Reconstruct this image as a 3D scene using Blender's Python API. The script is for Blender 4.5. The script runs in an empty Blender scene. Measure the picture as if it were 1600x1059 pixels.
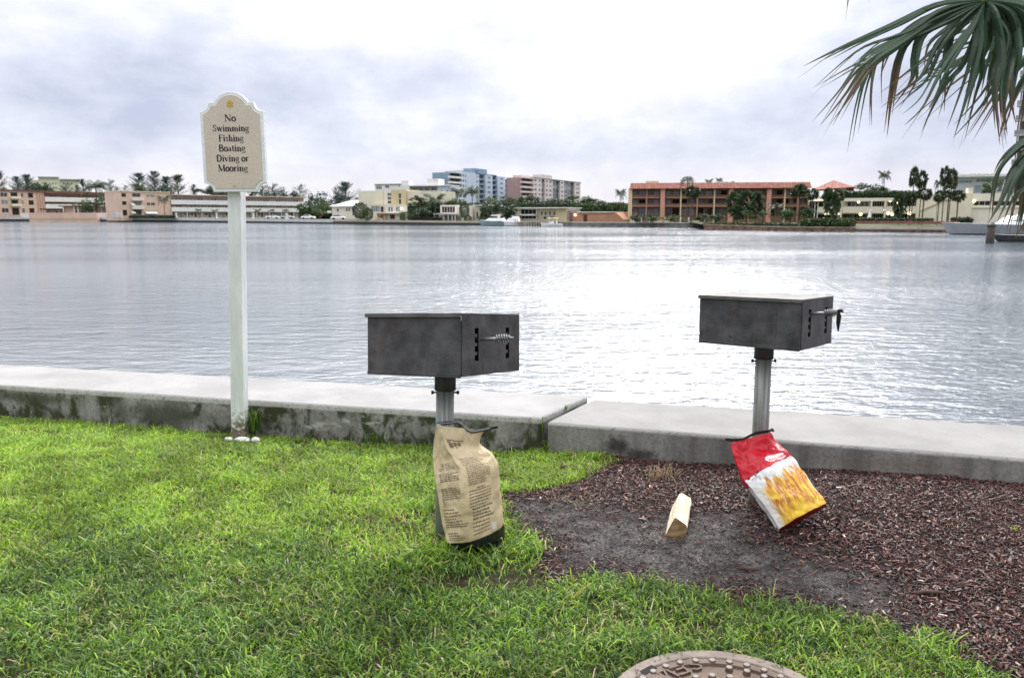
import bpy, bmesh, math, random
import numpy as np
from mathutils import Vector, Matrix, noise as mnoise
R = math.radians
SC = bpy.context.scene
COL = SC.collection
# ------------------------------------------------------------------ camera
F_PX = 1220.0                     # focal length in pixels of the 1600 px wide photograph
PITCH = math.atan((529.5-337)/F_PX)
CP, SP = math.cos(PITCH), math.sin(PITCH)
EYE = 1.5
cd = bpy.data.cameras.new('camera')
cam = bpy.data.objects.new('camera', cd); COL.objects.link(cam)
cam.location = (0, 0, EYE); cam.rotation_euler = (R(90)-PITCH, 0, 0)
cd.sensor_width = 36.0; cd.lens = 36.0*F_PX/1600.0
cd.clip_start = 0.05; cd.clip_end = 6000
cd.dof.use_dof = True; cd.dof.focus_distance = 3.9; cd.dof.aperture_fstop = 6.8
SC.camera = cam
# ------------------------------------------------------------------ light and exposure
SUN_AZ, SUN_EL = R(14), R(50)     # ahead of the camera, a little to its right, behind thin cloud
SC.view_settings.view_transform = 'Standard'; SC.view_settings.look = 'None'
SC.view_settings.exposure = 0.42; SC.view_settings.gamma = 1.0
sl = bpy.data.lights.new('sun', 'SUN'); sl.energy = 1.7; sl.angle = R(10); sl.color = (1.0, 0.95, 0.87)
sun = bpy.data.objects.new('sun', sl); COL.objects.link(sun)
sdir = Vector((math.sin(SUN_AZ)*math.cos(SUN_EL), math.cos(SUN_AZ)*math.cos(SUN_EL), math.sin(SUN_EL)))
sun.rotation_euler = (-sdir).to_track_quat('-Z', 'Y').to_euler()
sun.location = (0, 0, 30)
try:
    SC.cycles.use_denoising = True
    SC.cycles.max_bounces = 8; SC.cycles.transparent_max_bounces = 8
    SC.cycles.caustics_reflective = False; SC.cycles.caustics_refractive = False
except Exception: pass

# ------------------------------------------------------------------ node helpers
class NT:
    def __init__(s, tree): s.t = tree; s.n = tree.nodes; s.l = tree.links
    def node(s, typ, **kw):
        n = s.n.new(typ)
        for k, v in kw.items(): setattr(n, k, v)
        return n
    def put(s, sock, v):
        if v is None: return
        if isinstance(v, (int, float)): sock.default_value = v
        elif isinstance(v, tuple):
            if len(v) == 3 and sock.type == 'RGBA': v = (*v, 1)
            sock.default_value = v
        else: s.l.new(v, sock)
    def m(s, op, a, b=None, c=None, clamp=False):
        n = s.node('ShaderNodeMath', operation=op, use_clamp=clamp)
        for i, v in enumerate((a, b, c)): s.put(n.inputs[i], v)
        return n.outputs[0]
    def vm(s, op, a, b=None):
        n = s.node('ShaderNodeVectorMath', operation=op)
        s.put(n.inputs[0], a); s.put(n.inputs[1], b)
        return n.outputs['Value'] if op in ('DOT_PRODUCT', 'LENGTH') else n.outputs[0]
    def mix(s, f, a, b, blend='MIX'):
        n = s.node('ShaderNodeMix', data_type='RGBA', blend_type=blend)
        s.put(n.inputs[0], f); s.put(n.inputs[6], a); s.put(n.inputs[7], b)
        return n.outputs[2]
    def noise(s, vec, scale, detail=4, rough=0.55, dist=0.0):
        n = s.node('ShaderNodeTexNoise')
        s.put(n.inputs['Vector'], vec); n.inputs['Scale'].default_value = scale
        n.inputs['Detail'].default_value = detail; n.inputs['Roughness'].default_value = rough
        n.inputs['Distortion'].default_value = dist
        return n.outputs[0]
    def vor(s, vec, scale):
        n = s.node('ShaderNodeTexVoronoi')
        s.put(n.inputs['Vector'], vec); n.inputs['Scale'].default_value = scale
        return n.outputs[0]
    def sm(s, x, lo, hi):
        n = s.node('ShaderNodeMapRange', interpolation_type='SMOOTHSTEP')
        s.put(n.inputs[0], x); n.inputs[1].default_value = lo; n.inputs[2].default_value = hi
        return n.outputs[0]
    def ramp(s, f, stops):
        n = s.node('ShaderNodeValToRGB'); e = n.color_ramp.elements
        while len(e) < len(stops): e.new(0.5)
        for k, (p, c) in zip(e, stops): k.position = p; k.color = (*c, 1)
        s.put(n.inputs[0], f); return n.outputs[0]
    def sep(s, v):
        n = s.node('ShaderNodeSeparateXYZ'); s.put(n.inputs[0], v); return n.outputs
    def comb(s, x, y, z):
        n = s.node('ShaderNodeCombineXYZ')
        for i, v in enumerate((x, y, z)): s.put(n.inputs[i], v)
        return n.outputs[0]
    def mapv(s, vec, scale=(1, 1, 1), loc=(0, 0, 0), rot=(0, 0, 0)):
        n = s.node('ShaderNodeMapping'); s.put(n.inputs[0], vec)
        n.inputs['Scale'].default_value = scale; n.inputs['Location'].default_value = loc; n.inputs['Rotation'].default_value = rot
        return n.outputs[0]
    def pos(s): return s.node('ShaderNodeNewGeometry').outputs['Position']
    def obj(s): return s.node('ShaderNodeTexCoord').outputs['Object']
    def uv(s): return s.node('ShaderNodeTexCoord').outputs['UV']
    def rnd(s): return s.node('ShaderNodeNewGeometry').outputs['Random Per Island']
    def attr(s, name): return s.node('ShaderNodeAttribute', attribute_name=name).outputs['Color']
    def bump(s, h, dist=1.0, strength=1.0):
        n = s.node('ShaderNodeBump'); n.inputs['Strength'].default_value = strength
        n.inputs['Distance'].default_value = dist; s.put(n.inputs['Height'], h); return n.outputs[0]

def new_mat(name):
    m = bpy.data.materials.new(name); m.use_nodes = True
    m.node_tree.nodes.clear()
    return m, NT(m.node_tree)
def finish(t, col, rough=0.6, normal=None, spec=0.5, metal=0.0, ior=None, trans=0.0, tcol=None, coat=0.0):
    p = t.node('ShaderNodeBsdfPrincipled')
    t.put(p.inputs['Base Color'], col); t.put(p.inputs['Roughness'], rough)
    t.put(p.inputs['Specular IOR Level'], spec); t.put(p.inputs['Metallic'], metal)
    if coat: t.put(p.inputs['Coat Weight'], coat)
    if ior: t.put(p.inputs['IOR'], ior)
    if normal is not None: t.put(p.inputs['Normal'], normal)
    o = t.node('ShaderNodeOutputMaterial'); sh = p.outputs[0]
    if trans:
        tr = t.node('ShaderNodeBsdfTranslucent'); t.put(tr.inputs[0], tcol if tcol is not None else col)
        mx = t.node('ShaderNodeMixShader'); mx.inputs[0].default_value = trans
        t.l.new(sh, mx.inputs[1]); t.l.new(tr.outputs[0], mx.inputs[2]); sh = mx.outputs[0]
    t.l.new(sh, o.inputs[0])
_mc = {}
def flat(name, col, rough=0.7, var=0.18, scale=1.5, bump=0.0, spec=0.4, metal=0.0, bscale=None):
    """a mottled one-colour material; cached by name"""
    if name in _mc: return _mc[name]
    m, t = new_mat(name)
    n = t.noise(t.obj(), scale, 6, 0.6)
    f = t.sm(n, 0.3, 0.7)
    c = t.mix(f, tuple(x*(1-var) for x in col), tuple(min(1, x*(1+var)) for x in col))
    nb = t.bump(t.noise(t.obj(), bscale or scale*6, 5, 0.6), bump) if bump else None
    finish(t, c, rough, nb, spec, metal); _mc[name] = m; return m
def leafmat(name, dark, light, rough=0.5, trans=0.25, extra=None):
    if name in _mc: return _mc[name]
    m, t = new_mat(name)
    c = t.mix(t.rnd(), dark, light)
    if extra: c = t.mix(t.sm(t.rnd(), 0.9, 0.95), c, extra)
    finish(t, c, rough, None, 0.3, 0, None, trans, c); _mc[name] = m; return m
def lampmat(name, col, e):
    m, t = new_mat(name)
    p = t.node('ShaderNodeEmission'); t.put(p.inputs[0], col); p.inputs[1].default_value = e
    o = t.node('ShaderNodeOutputMaterial'); t.l.new(p.outputs[0], o.inputs[0]); return m

# ------------------------------------------------------------------ world: high cloud over a Nishita sky
w = bpy.data.worlds.new('World'); SC.world = w; w.use_nodes = True
t = NT(w.node_tree); t.n.clear()
sky = t.node('ShaderNodeTexSky', sky_type='NISHITA')
sky.sun_disc = False; sky.sun_elevation = SUN_EL; sky.sun_rotation = SUN_AZ
d = t.vm('NORMALIZE', t.node('ShaderNodeTexCoord').outputs['Generated'])
dx, dy, dz = t.sep(d)
az = t.m('ARCTAN2', dx, dy); el = t.m('ARCSINE', dz)
pv = t.comb(t.m('MULTIPLY', az, 3.1), t.m('MULTIPLY', el, 5.6), 3.7)
n1 = t.noise(pv, 1.15, 11, 0.58, 0.08)
n2 = t.noise(t.mapv(pv, loc=(7.3, 2.2, 1.0)), 3.3, 11, 0.60, 0.15)
dens = t.m('ADD', t.m('MULTIPLY', n1, 0.60), t.m('MULTIPLY', n2, 0.40))
def blob(a, e, wa, we):            # soft cloud bank centred on a compass bearing and elevation (degrees)
    qa = t.m('DIVIDE', t.m('SUBTRACT', az, R(a)), R(wa)); qe = t.m('DIVIDE', t.m('SUBTRACT', el, R(e)), R(we))
    return t.m('EXPONENT', t.m('MULTIPLY', t.m('ADD', t.m('MULTIPLY', qa, qa), t.m('MULTIPLY', qe, qe)), -1.0))
grey = None
for a, e, wa, we, k in ((-8, 9.0, 8, 3.2, .16), (-26, 8, 14, 5, .085), (24, 6.0, 17, 4.5, .13), (30, 11, 9, 4, .05), (-20, 3.0, 30, 2, .05),
                        (5, 11, 11, 6, -.15), (-14, 14, 6, 4, -.10), (-25, 15.5, 9, 3, -.03), (14, 12.5, 8, 3, -.12), (7, 2.2, 20, 1.2, -.05)):
    b_ = t.m('MULTIPLY', blob(a, e, wa, we), k)
    grey = b_ if grey is None else t.m('ADD', grey, b_)
g = t.m('ADD', t.m('SUBTRACT', 0.5, dens), grey)          # positive: shaded cloud base
g = t.m('ADD', t.m('MULTIPLY', g, 2.9), 0.35, clamp=True)
ccol = t.ramp(g, [(0.0, (0.86, 0.87, 0.89)), (0.25, (0.77, 0.785, 0.85)), (0.55, (0.63, 0.655, 0.76)), (1.0, (0.45, 0.49, 0.62))])
warm = t.m('MULTIPLY', t.m('SUBTRACT', 1.0, t.sm(el, R(1.0), R(5.0))), 0.5)
ccol = t.mix(warm, ccol, (0.74, 0.69, 0.73))
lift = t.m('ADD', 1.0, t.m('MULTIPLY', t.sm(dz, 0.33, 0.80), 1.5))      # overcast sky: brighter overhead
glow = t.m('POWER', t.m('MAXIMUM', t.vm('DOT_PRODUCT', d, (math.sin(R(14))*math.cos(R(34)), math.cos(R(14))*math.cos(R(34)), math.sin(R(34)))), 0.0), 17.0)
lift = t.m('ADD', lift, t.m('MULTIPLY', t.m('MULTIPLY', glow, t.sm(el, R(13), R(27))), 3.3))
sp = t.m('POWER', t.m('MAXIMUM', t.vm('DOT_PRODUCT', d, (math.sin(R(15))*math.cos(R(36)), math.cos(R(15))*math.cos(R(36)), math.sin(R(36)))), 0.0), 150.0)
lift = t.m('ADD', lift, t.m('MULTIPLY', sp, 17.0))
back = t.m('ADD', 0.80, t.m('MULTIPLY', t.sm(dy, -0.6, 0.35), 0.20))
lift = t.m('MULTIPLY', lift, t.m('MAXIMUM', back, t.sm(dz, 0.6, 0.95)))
hi = t.sm(el, R(16), R(32))
ccol = t.mix(t.m('MULTIPLY', hi, 0.75), ccol, (1.0, 0.995, 0.985))
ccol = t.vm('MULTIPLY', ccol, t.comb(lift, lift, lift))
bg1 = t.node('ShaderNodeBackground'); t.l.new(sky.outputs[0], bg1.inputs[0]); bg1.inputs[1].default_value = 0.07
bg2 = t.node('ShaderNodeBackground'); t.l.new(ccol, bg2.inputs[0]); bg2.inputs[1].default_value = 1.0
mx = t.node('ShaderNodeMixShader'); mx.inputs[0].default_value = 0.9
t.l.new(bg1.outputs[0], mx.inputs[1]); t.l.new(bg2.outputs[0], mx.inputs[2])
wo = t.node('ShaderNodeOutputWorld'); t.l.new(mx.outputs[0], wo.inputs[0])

# ------------------------------------------------------------------ geometry helpers
def ray(u, v):
    x = (u-800)/F_PX; y = -(v-529.5)/F_PX
    return (x, CP+y*SP, -SP+y*CP)
def at(u, v, Y):
    r = ray(u, v); k = Y/r[1]; return Vector((r[0]*k, Y, EYE+r[2]*k))
def onz(u, v, z=0.0):
    r = ray(u, v); k = (z-EYE)/r[2]; return Vector((r[0]*k, r[1]*k, z))
def zv(v, Y, u=800): return at(u, v, Y).z
def xu(u, Y): return (u-800)/F_PX*Y/1.012

class MB:
    """collects shapes for one mesh"""
    def __init__(s): s.v = []; s.f = []; s.mi = []
    def add(s, vs, fs, mi=0):
        o = len(s.v); s.v += [tuple(p) for p in vs]
        s.f += [tuple(i+o for i in f) for f in fs]; s.mi += [mi]*len(fs); return s
    def box(s, x0, x1, y0, y1, z0, z1, mi=0):
        return s.add([(x0,y0,z0),(x1,y0,z0),(x1,y1,z0),(x0,y1,z0),(x0,y0,z1),(x1,y0,z1),(x1,y1,z1),(x0,y1,z1)],
                     [(0,3,2,1),(4,5,6,7),(0,1,5,4),(1,2,6,5),(2,3,7,6),(3,0,4,7)], mi)
    def prism(s, poly, z0, z1, mi=0):
        n = len(poly)
        return s.add([(p[0],p[1],z0) for p in poly]+[(p[0],p[1],z1) for p in poly],
                     [tuple(range(n))[::-1], tuple(range(n, 2*n))]+[(i,(i+1)%n,(i+1)%n+n,i+n) for i in range(n)], mi)
    def hexa(s, b, tp, mi=0):
        return s.add(list(b)+list(tp), [(0,3,2,1),(4,5,6,7),(0,1,5,4),(1,2,6,5),(2,3,7,6),(3,0,4,7)], mi)
    def tube(s, pts, rad, n=8, cap=True, mi=0):
        pts = [Vector(p) for p in pts]; k = len(pts)
        rs = rad if isinstance(rad, (list, tuple)) else [rad]*k
        vs = []; ref = None
        for i, p in enumerate(pts):
            d = (pts[min(i+1, k-1)]-pts[max(i-1, 0)]).normalized()
            if ref is None: ref = Vector((0,0,1)) if abs(d.z) < .9 else Vector((1,0,0))
            a = d.cross(ref).normalized(); b = a.cross(d).normalized(); ref = b
            for j in range(n):
                th = 2*math.pi*j/n; vs.append(p+(a*math.cos(th)+b*math.sin(th))*rs[i])
        fs = [(i*n+j, i*n+(j+1)%n, (i+1)*n+(j+1)%n, (i+1)*n+j) for i in range(k-1) for j in range(n)]
        if cap: fs += [tuple(range(n))[::-1], tuple(range((k-1)*n, k*n))]
        return s.add(vs, fs, mi)
    def build(s, name, mats, parent=None, smooth=False, bevel=0.0, loc=None):
        me = bpy.data.meshes.new(name); me.from_pydata(s.v, [], s.f)
        if not isinstance(mats, (list, tuple)): mats = [mats]
        for m in mats: me.materials.append(m)
        if len(mats) > 1: me.polygons.foreach_set('material_index', s.mi)
        if smooth: me.polygons.foreach_set('use_smooth', [True]*len(me.polygons))
        me.update()
        o = bpy.data.objects.new(name, me); COL.objects.link(o)
        if parent is not None: o.parent = parent
        if loc is not None: o.location = loc
        if bevel:
            md = o.modifiers.new('bevel', 'BEVEL'); md.width = bevel; md.segments = 2; md.limit_method = 'ANGLE'
        return o
def np_mesh(name, v, f, mats, parent=None, col=None, smooth=False):
    """v (n,3), f (m,k) quads or triangles of one size; or list of arrays of faces"""
    fl = f if isinstance(f, list) else [f]
    me = bpy.data.meshes.new(name)
    me.vertices.add(len(v)); me.vertices.foreach_set('co', np.asarray(v, np.float32).ravel())
    li = np.concatenate([a.ravel() for a in fl]).astype(np.int32)
    cnt = np.concatenate([np.full(len(a), a.shape[1], np.int32) for a in fl])
    st = np.concatenate([[0], np.cumsum(cnt)[:-1]]).astype(np.int32)
    me.loops.add(len(li)); me.loops.foreach_set('vertex_index', li)
    me.polygons.add(len(cnt)); me.polygons.foreach_set('loop_start', st)
    me.update(calc_edges=True); me.validate()
    if col is not None:
        a = me.color_attributes.new('Col', 'FLOAT_COLOR', 'POINT')
        c4 = np.ones((len(v), 4), np.float32); c4[:, :3] = col; a.data.foreach_set('color', c4.ravel())
    for m in (mats if isinstance(mats, (list, tuple)) else [mats]): me.materials.append(m)
    me.polygons.foreach_set('use_smooth', np.full(len(cnt), smooth))
    o = bpy.data.objects.new(name, me); COL.objects.link(o)
    if parent is not None: o.parent = parent
    return o
def tag(o, label=None, cat=None, group=None, kind=None):
    if label: o['label'] = label
    if cat: o['category'] = cat
    if group: o['group'] = group
    if kind: o['kind'] = kind
    return o
def thing(name, label, cat, loc=(0,0,0), rz=0.0, group=None):
    o = bpy.data.objects.new(name, None); COL.objects.link(o); o.empty_display_size = 0.2
    o.location = loc; o.rotation_euler = (0, 0, rz)
    return tag(o, label, cat, group)
def copy_tree(o, parent=None):
    c = o.copy(); COL.objects.link(c)
    if parent is not None: c.parent = parent
    for ch in list(o.children): copy_tree(ch, c)
    return c
_rng = np.random.RandomState(7)
_lat = np.random.RandomState(3).rand(256, 256)
def vnoise(x, y, s=1.0, o=0):
    x = np.asarray(x)*s+o*17.3+500; y = np.asarray(y)*s+o*9.1+500
    i = np.floor(x).astype(int); j = np.floor(y).astype(int); a = x-i; b = y-j
    a = a*a*(3-2*a); b = b*b*(3-2*b); i &= 255; j &= 255; i1 = (i+1) & 255; j1 = (j+1) & 255
    return (_lat[i,j]*(1-a)+_lat[i1,j]*a)*(1-b)+(_lat[i,j1]*(1-a)+_lat[i1,j1]*a)*b
def fnoise(x, y, s=1.0, o=0, k=3):
    r = 0; a = .5; n = 0
    for q in range(k): r = r+a*vnoise(x, y, s*2**q, o+q); n += a; a *= .5
    return r/n
def sstep(x, a, b):
    q = np.clip((np.asarray(x, float)-a)/(b-a), 0, 1); return q*q*(3-2*q)
# ================================================================== GROUND
WZ = -0.9                                    # water level
W1 = lambda x: 4.95-0.241*x                  # wall front, first length
W2 = lambda x: 4.87-0.30*(x-0.225)           # wall front, second length
def wall_y(x): return np.where(np.asarray(x) < 0.2, W1(np.asarray(x)), W2(np.asarray(x)))
def gz(x, y):
    x = np.asarray(x, float); y = np.asarray(y, float)
    return 0.05*sstep(x, 0.9, 2.5)+0.035*(fnoise(x, y, 1.3, 5)-0.5)+0.012*(fnoise(x, y, 6, 8, 2)-0.5)-0.055*np.exp(-((wall_y(x)-y)/0.55)**2)*(1-sstep(x, -.4, .6))+0.065*np.exp(-((x-1.52)/.36)**2-((y-3.70)/.36)**2)
def gzf(x, y): return float(gz(x, y))
MPX = [(955,722),(938,738),(905,750),(872,764),(830,768),(786,776),(782,800),(800,822),(828,842),(838,868),(848,905),(905,912),
       (960,908),(1040,916),(1100,928),(1150,938),(1190,935),(1240,958),(1300,968),(1350,990),(1400,990),(1450,1010),(1500,1034),(1540,1044),(1590,1090)]
MP = [tuple(onz(u, v)[:2]) for u, v in MPX]
MP = MP+[(2.6, 1.2), (6.5, 0.6), (9, 1.5), (9, 2.2), (0.75, 5.2)]
MPA = np.array(MP)
def poly_sd(x, y, P=MPA):
    """signed distance, negative inside"""
    x = np.asarray(x, float); y = np.asarray(y, float); d = np.full(x.shape, 1e9); ins = np.zeros(x.shape, bool)
    for i in range(len(P)):
        ax, ay = P[i]; bx, by = P[(i+1) % len(P)]
        ex, ey = bx-ax, by-ay; wx, wy = x-ax, y-ay
        tt = np.clip((wx*ex+wy*ey)/(ex*ex+ey*ey), 0, 1)
        d = np.minimum(d, (wx-tt*ex)**2+(wy-tt*ey)**2)
        c = ((ay > y) != (by > y)) & (x < (bx-ax)*(y-ay)/((by-ay) if by != ay else 1e-9)+ax); ins ^= c
    d = np.sqrt(d); return np.where(ins, -d, d)
def mulch_sd(x, y): return poly_sd(x, y)+0.16*(fnoise(x, y, 5.0, 21)-0.5)
ASH = np.array([tuple(onz(u, v)[:2]) for u, v in ((790,785),(870,778),(950,790),(1040,805),(1120,800),(1190,800),(1200,840),(1290,870),(1390,930),(1420,985),(1300,962),(1190,930),(1050,912),(850,905),(835,850))])
def ash_sd(x, y): return poly_sd(x, y, ASH)+0.25*(fnoise(x, y, 4.0, 31)-0.5)
MH = (0.648, 2.112, 0.372)                    # manhole centre and radius

xs = np.concatenate([np.linspace(-16, -5, 23)[:-1], np.linspace(-5, 4, 260), np.linspace(4, 11, 20)[1:]])
ts = np.concatenate([np.linspace(0, 0.6, 16)[:-1], np.linspace(0.6, 1, 190)])
gx, gt = np.meshgrid(xs, ts, indexing='ij')
gy = -8+(wall_y(gx)+0.03+8)*gt
gzz = gz(gx, gy)+0.012*(fnoise(gx, gy, 22, 4, 2)-0.5)*(mulch_sd(gx, gy) < 0)
gv = np.stack([gx, gy, gzz], -1).reshape(-1, 3)
nX, nY = len(xs), len(ts)
ii, jj = np.meshgrid(np.arange(nX-1), np.arange(nY-1), indexing='ij'); b0 = (ii*nY+jj).ravel()
gf = np.stack([b0, b0+nY, b0+nY+1, b0+1], -1)
msd = mulch_sd(gv[:, 0], gv[:, 1]); asd = ash_sd(gv[:, 0], gv[:, 1])
gc = np.stack([1-sstep(msd, -0.05, 0.03), 1-sstep(asd, -0.28, 0.16), np.zeros(len(gv))], -1)
m, t = new_mat('soil')
c = t.attr('Col'); mr, ar, _ = t.sep(c)
p = t.pos()
n1 = t.noise(p, 9, 8, 0.65); n2 = t.noise(p, 55, 6, 0.7); n3 = t.vor(p, 70)
soil = t.mix(t.sm(n1, 0.3, 0.7), (0.035, 0.028, 0.016), (0.085, 0.066, 0.036))
mul = t.mix(t.sm(n2, 0.35, 0.65), (0.010, 0.007, 0.008), (0.060, 0.035, 0.035))
ash = t.mix(t.sm(n1, 0.35, 0.68), (0.066, 0.060, 0.058), (0.25, 0.232, 0.225))
ash = t.mix(t.sm(n2, 0.42, 0.72), ash, (0.018, 0.016, 0.017))
cc = t.mix(mr, soil, t.mix(t.m('MULTIPLY', ar, 0.92), mul, ash))
hb = t.m('ADD', t.m('ADD', t.m('MULTIPLY', n2, 0.032), t.m('MULTIPLY', n1, 0.05)), t.m('MULTIPLY', n3, 0.012))
finish(t, cc, 0.9, t.bump(hb, 1.0), 0.25)
tag(np_mesh('ground', gv, gf, m, col=gc, smooth=True), kind='structure')

# ================================================================== WATER
m, t = new_mat('water')
p = t.pos(); px_, py_, pz_ = t.sep(p)
def w_(s, sx=0.8, dist=0.3, o=0.0, det=3): return t.noise(t.mapv(p, scale=(sx, 1, 1), loc=(o, o, 0), rot=(0, 0, R(2))), s, det, 0.55, dist)
gust = t.sm(t.noise(t.mapv(p, scale=(0.35, 1.0, 1)), 0.055, 4, 0.5, 0.6), 0.36, 0.62)
h = t.m('MULTIPLY', w_(0.9, .38, .3), 0.045)
h = t.m('ADD', h, t.m('MULTIPLY', w_(3.2, .42, .3, 3), t.m('ADD', 0.046, t.m('MULTIPLY', gust, 0.034))))
h = t.m('ADD', h, t.m('MULTIPLY', w_(10.0, .5, .3, 7, 4), t.m('ADD', 0.021, t.m('MULTIPLY', gust, 0.017))))
col = t.mix(gust, (0.075, 0.095, 0.115), (0.105, 0.125, 0.145))
finish(t, col, t.m('ADD', 0.06, t.m('MULTIPLY', gust, 0.05)), t.bump(h, 1.0), 0.5, 0, 4.2)
mb = MB(); mb.add([(-1500, 4.0, WZ), (1500, 4.0, WZ), (1500, 1400, WZ), (-1500, 1400, WZ)], [(0, 1, 2, 3)])
tag(mb.build('water', m), kind='structure')

# ================================================================== SEA WALL (two lengths of cast concrete)
def concrete(name, moss, base, patches=()):
    m, t = new_mat(name)
    p = t.pos(); nx, ny, nz = t.sep(t.node('ShaderNodeNewGeometry').outputs['Normal']); x, y, z = t.sep(p)
    n = t.noise(p, 2.2, 8, 0.65); nf = t.noise(p, 45, 5, 0.7); ns = t.noise(t.mapv(p, scale=(2.4, 2.4, 0.5)), 2.6, 6, 0.6)
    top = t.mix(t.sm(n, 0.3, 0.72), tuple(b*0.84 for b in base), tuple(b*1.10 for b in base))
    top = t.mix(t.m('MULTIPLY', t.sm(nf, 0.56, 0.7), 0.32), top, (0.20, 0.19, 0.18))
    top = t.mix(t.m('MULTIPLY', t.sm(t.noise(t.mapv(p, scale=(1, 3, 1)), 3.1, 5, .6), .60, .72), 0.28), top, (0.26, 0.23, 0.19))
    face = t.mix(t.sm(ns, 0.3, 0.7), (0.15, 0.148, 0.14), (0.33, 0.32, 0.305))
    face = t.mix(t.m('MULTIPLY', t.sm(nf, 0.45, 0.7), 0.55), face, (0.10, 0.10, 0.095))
    blot = t.noise(t.mapv(p, scale=(1.3, 1.3, 1.0)), 3.4, 9, 0.66, 0.4)
    mo = t.m('MULTIPLY', t.sm(blot, 0.45, 0.56), moss)
    face = t.mix(mo, face, t.mix(nf, (0.018, 0.022, 0.012), (0.065, 0.075, 0.035)))
    wht = t.m('MULTIPLY', t.sm(t.noise(t.mapv(p, scale=(1, 1, 2.6), loc=(3, 0, 0)), 3.0, 5, 0.6), 0.635, 0.69), moss)
    face = t.mix(t.m('MULTIPLY', wht, 0.7), face, (0.46, 0.46, 0.43))
    for (cx, cz, rx, rz_, cl, k) in patches:
        qx = t.m('DIVIDE', t.m('SUBTRACT', x, cx), rx); qz = t.m('DIVIDE', t.m('SUBTRACT', z, cz), rz_)
        e = t.m('EXPONENT', t.m('MULTIPLY', t.m('ADD', t.m('MULTIPLY', qx, qx), t.m('MULTIPLY', qz, qz)), -1.0))
        e = t.m('MULTIPLY', t.sm(t.m('ADD', e, t.m('ADD', t.m('MULTIPLY', t.m('SUBTRACT', n, .5), 1.1), t.m('MULTIPLY', t.m('SUBTRACT', nf, .5), 0.7))), 0.22, 0.95), k)
        face = t.mix(e, face, cl)
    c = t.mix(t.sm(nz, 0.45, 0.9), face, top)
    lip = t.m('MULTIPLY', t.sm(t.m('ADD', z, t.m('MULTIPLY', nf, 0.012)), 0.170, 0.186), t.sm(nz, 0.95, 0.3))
    c = t.mix(t.m('MULTIPLY', lip, 0.8), c, t.mix(t.sm(nf, .5, .68), (0.52, 0.51, 0.50), (0.24, 0.23, 0.22)))  # paler lip colour paints the light caught by the upturned edge
    hb = t.m('ADD', t.m('MULTIPLY', nf, 0.006), t.m('MULTIPLY', n, 0.012))
    finish(t, c, 0.88, t.bump(hb, 1.0), 0.25); return m
def wall_piece(name, quad, ztop, mat, label):
    """quad: front-left, front-right, back-right, back-left in plan"""
    bm = bmesh.new(); nseg = 260
    fl, fr, br, bl = [Vector((*q, 0)) for q in quad]
    rows = []
    for i in range(nseg+1):
        k = i/nseg; a = fl.lerp(fr, k); b = bl.lerp(br, k)
        ch = max(0.0, mnoise.noise(Vector((a.x*7.0, 2.3, 4)))-.25)*.03+max(0.0, mnoise.noise(Vector((a.x*17.0, 2.3, 4)))-.3)*.02; wob = 0.006*mnoise.noise(Vector((a.x*2.1, 0.3, 1)))+ch; wz = 0.004*mnoise.noise(Vector((a.x*1.3, 5, 1)))-ch*.5
        rows.append([bm.verts.new(q) for q in ((a.x, a.y+wob, -1.7), (a.x, a.y+wob, ztop+wz), (b.x, b.y, ztop+wz-0.006), (b.x, b.y, -1.7))])
    for i in range(nseg):
        for j in range(3): bm.faces.new((rows[i][j], rows[i+1][j], rows[i+1][j+1], rows[i][j+1]))
    bm.faces.new(rows[0]); bm.faces.new(rows[-1][::-1])
    bmesh.ops.recalc_face_normals(bm, faces=bm.faces)
    ed = [e for e in bm.edges if len(e.link_faces) == 2 and e.calc_face_angle(0) > 0.8 and max(v.co.z for v in e.verts) > 0]
    bmesh.ops.bevel(bm, geom=ed, offset=0.016, segments=3, profile=0.5, affect='EDGES')
    me = bpy.data.meshes.new(name); bm.to_mesh(me); bm.free(); me.materials.append(mat)
    me.polygons.foreach_set('use_smooth', [True]*len(me.polygons))
    o = bpy.data.objects.new(name, me); COL.objects.link(o)
    md = o.modifiers.new('smooth', 'WEIGHTED_NORMAL'); md.keep_sharp = True
    return tag(o, label, 'sea wall', kind='thing')
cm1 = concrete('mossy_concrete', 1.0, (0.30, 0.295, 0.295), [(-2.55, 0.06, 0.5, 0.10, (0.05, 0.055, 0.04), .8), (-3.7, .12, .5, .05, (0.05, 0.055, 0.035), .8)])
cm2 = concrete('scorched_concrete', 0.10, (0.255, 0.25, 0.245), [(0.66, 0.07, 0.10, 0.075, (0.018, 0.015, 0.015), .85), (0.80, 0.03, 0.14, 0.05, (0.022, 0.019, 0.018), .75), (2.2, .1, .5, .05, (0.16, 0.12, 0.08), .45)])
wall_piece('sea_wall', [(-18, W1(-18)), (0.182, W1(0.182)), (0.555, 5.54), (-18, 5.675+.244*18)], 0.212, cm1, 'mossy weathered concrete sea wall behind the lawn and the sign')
wall_piece('sea_wall', [(0.225, W2(0.225)), (13, W2(13)), (13, 5.518-.267*12.42), (0.585, 5.518)], 0.194, cm2, 'cleaner concrete sea wall with a black scorch mark beside the mulch')

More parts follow.
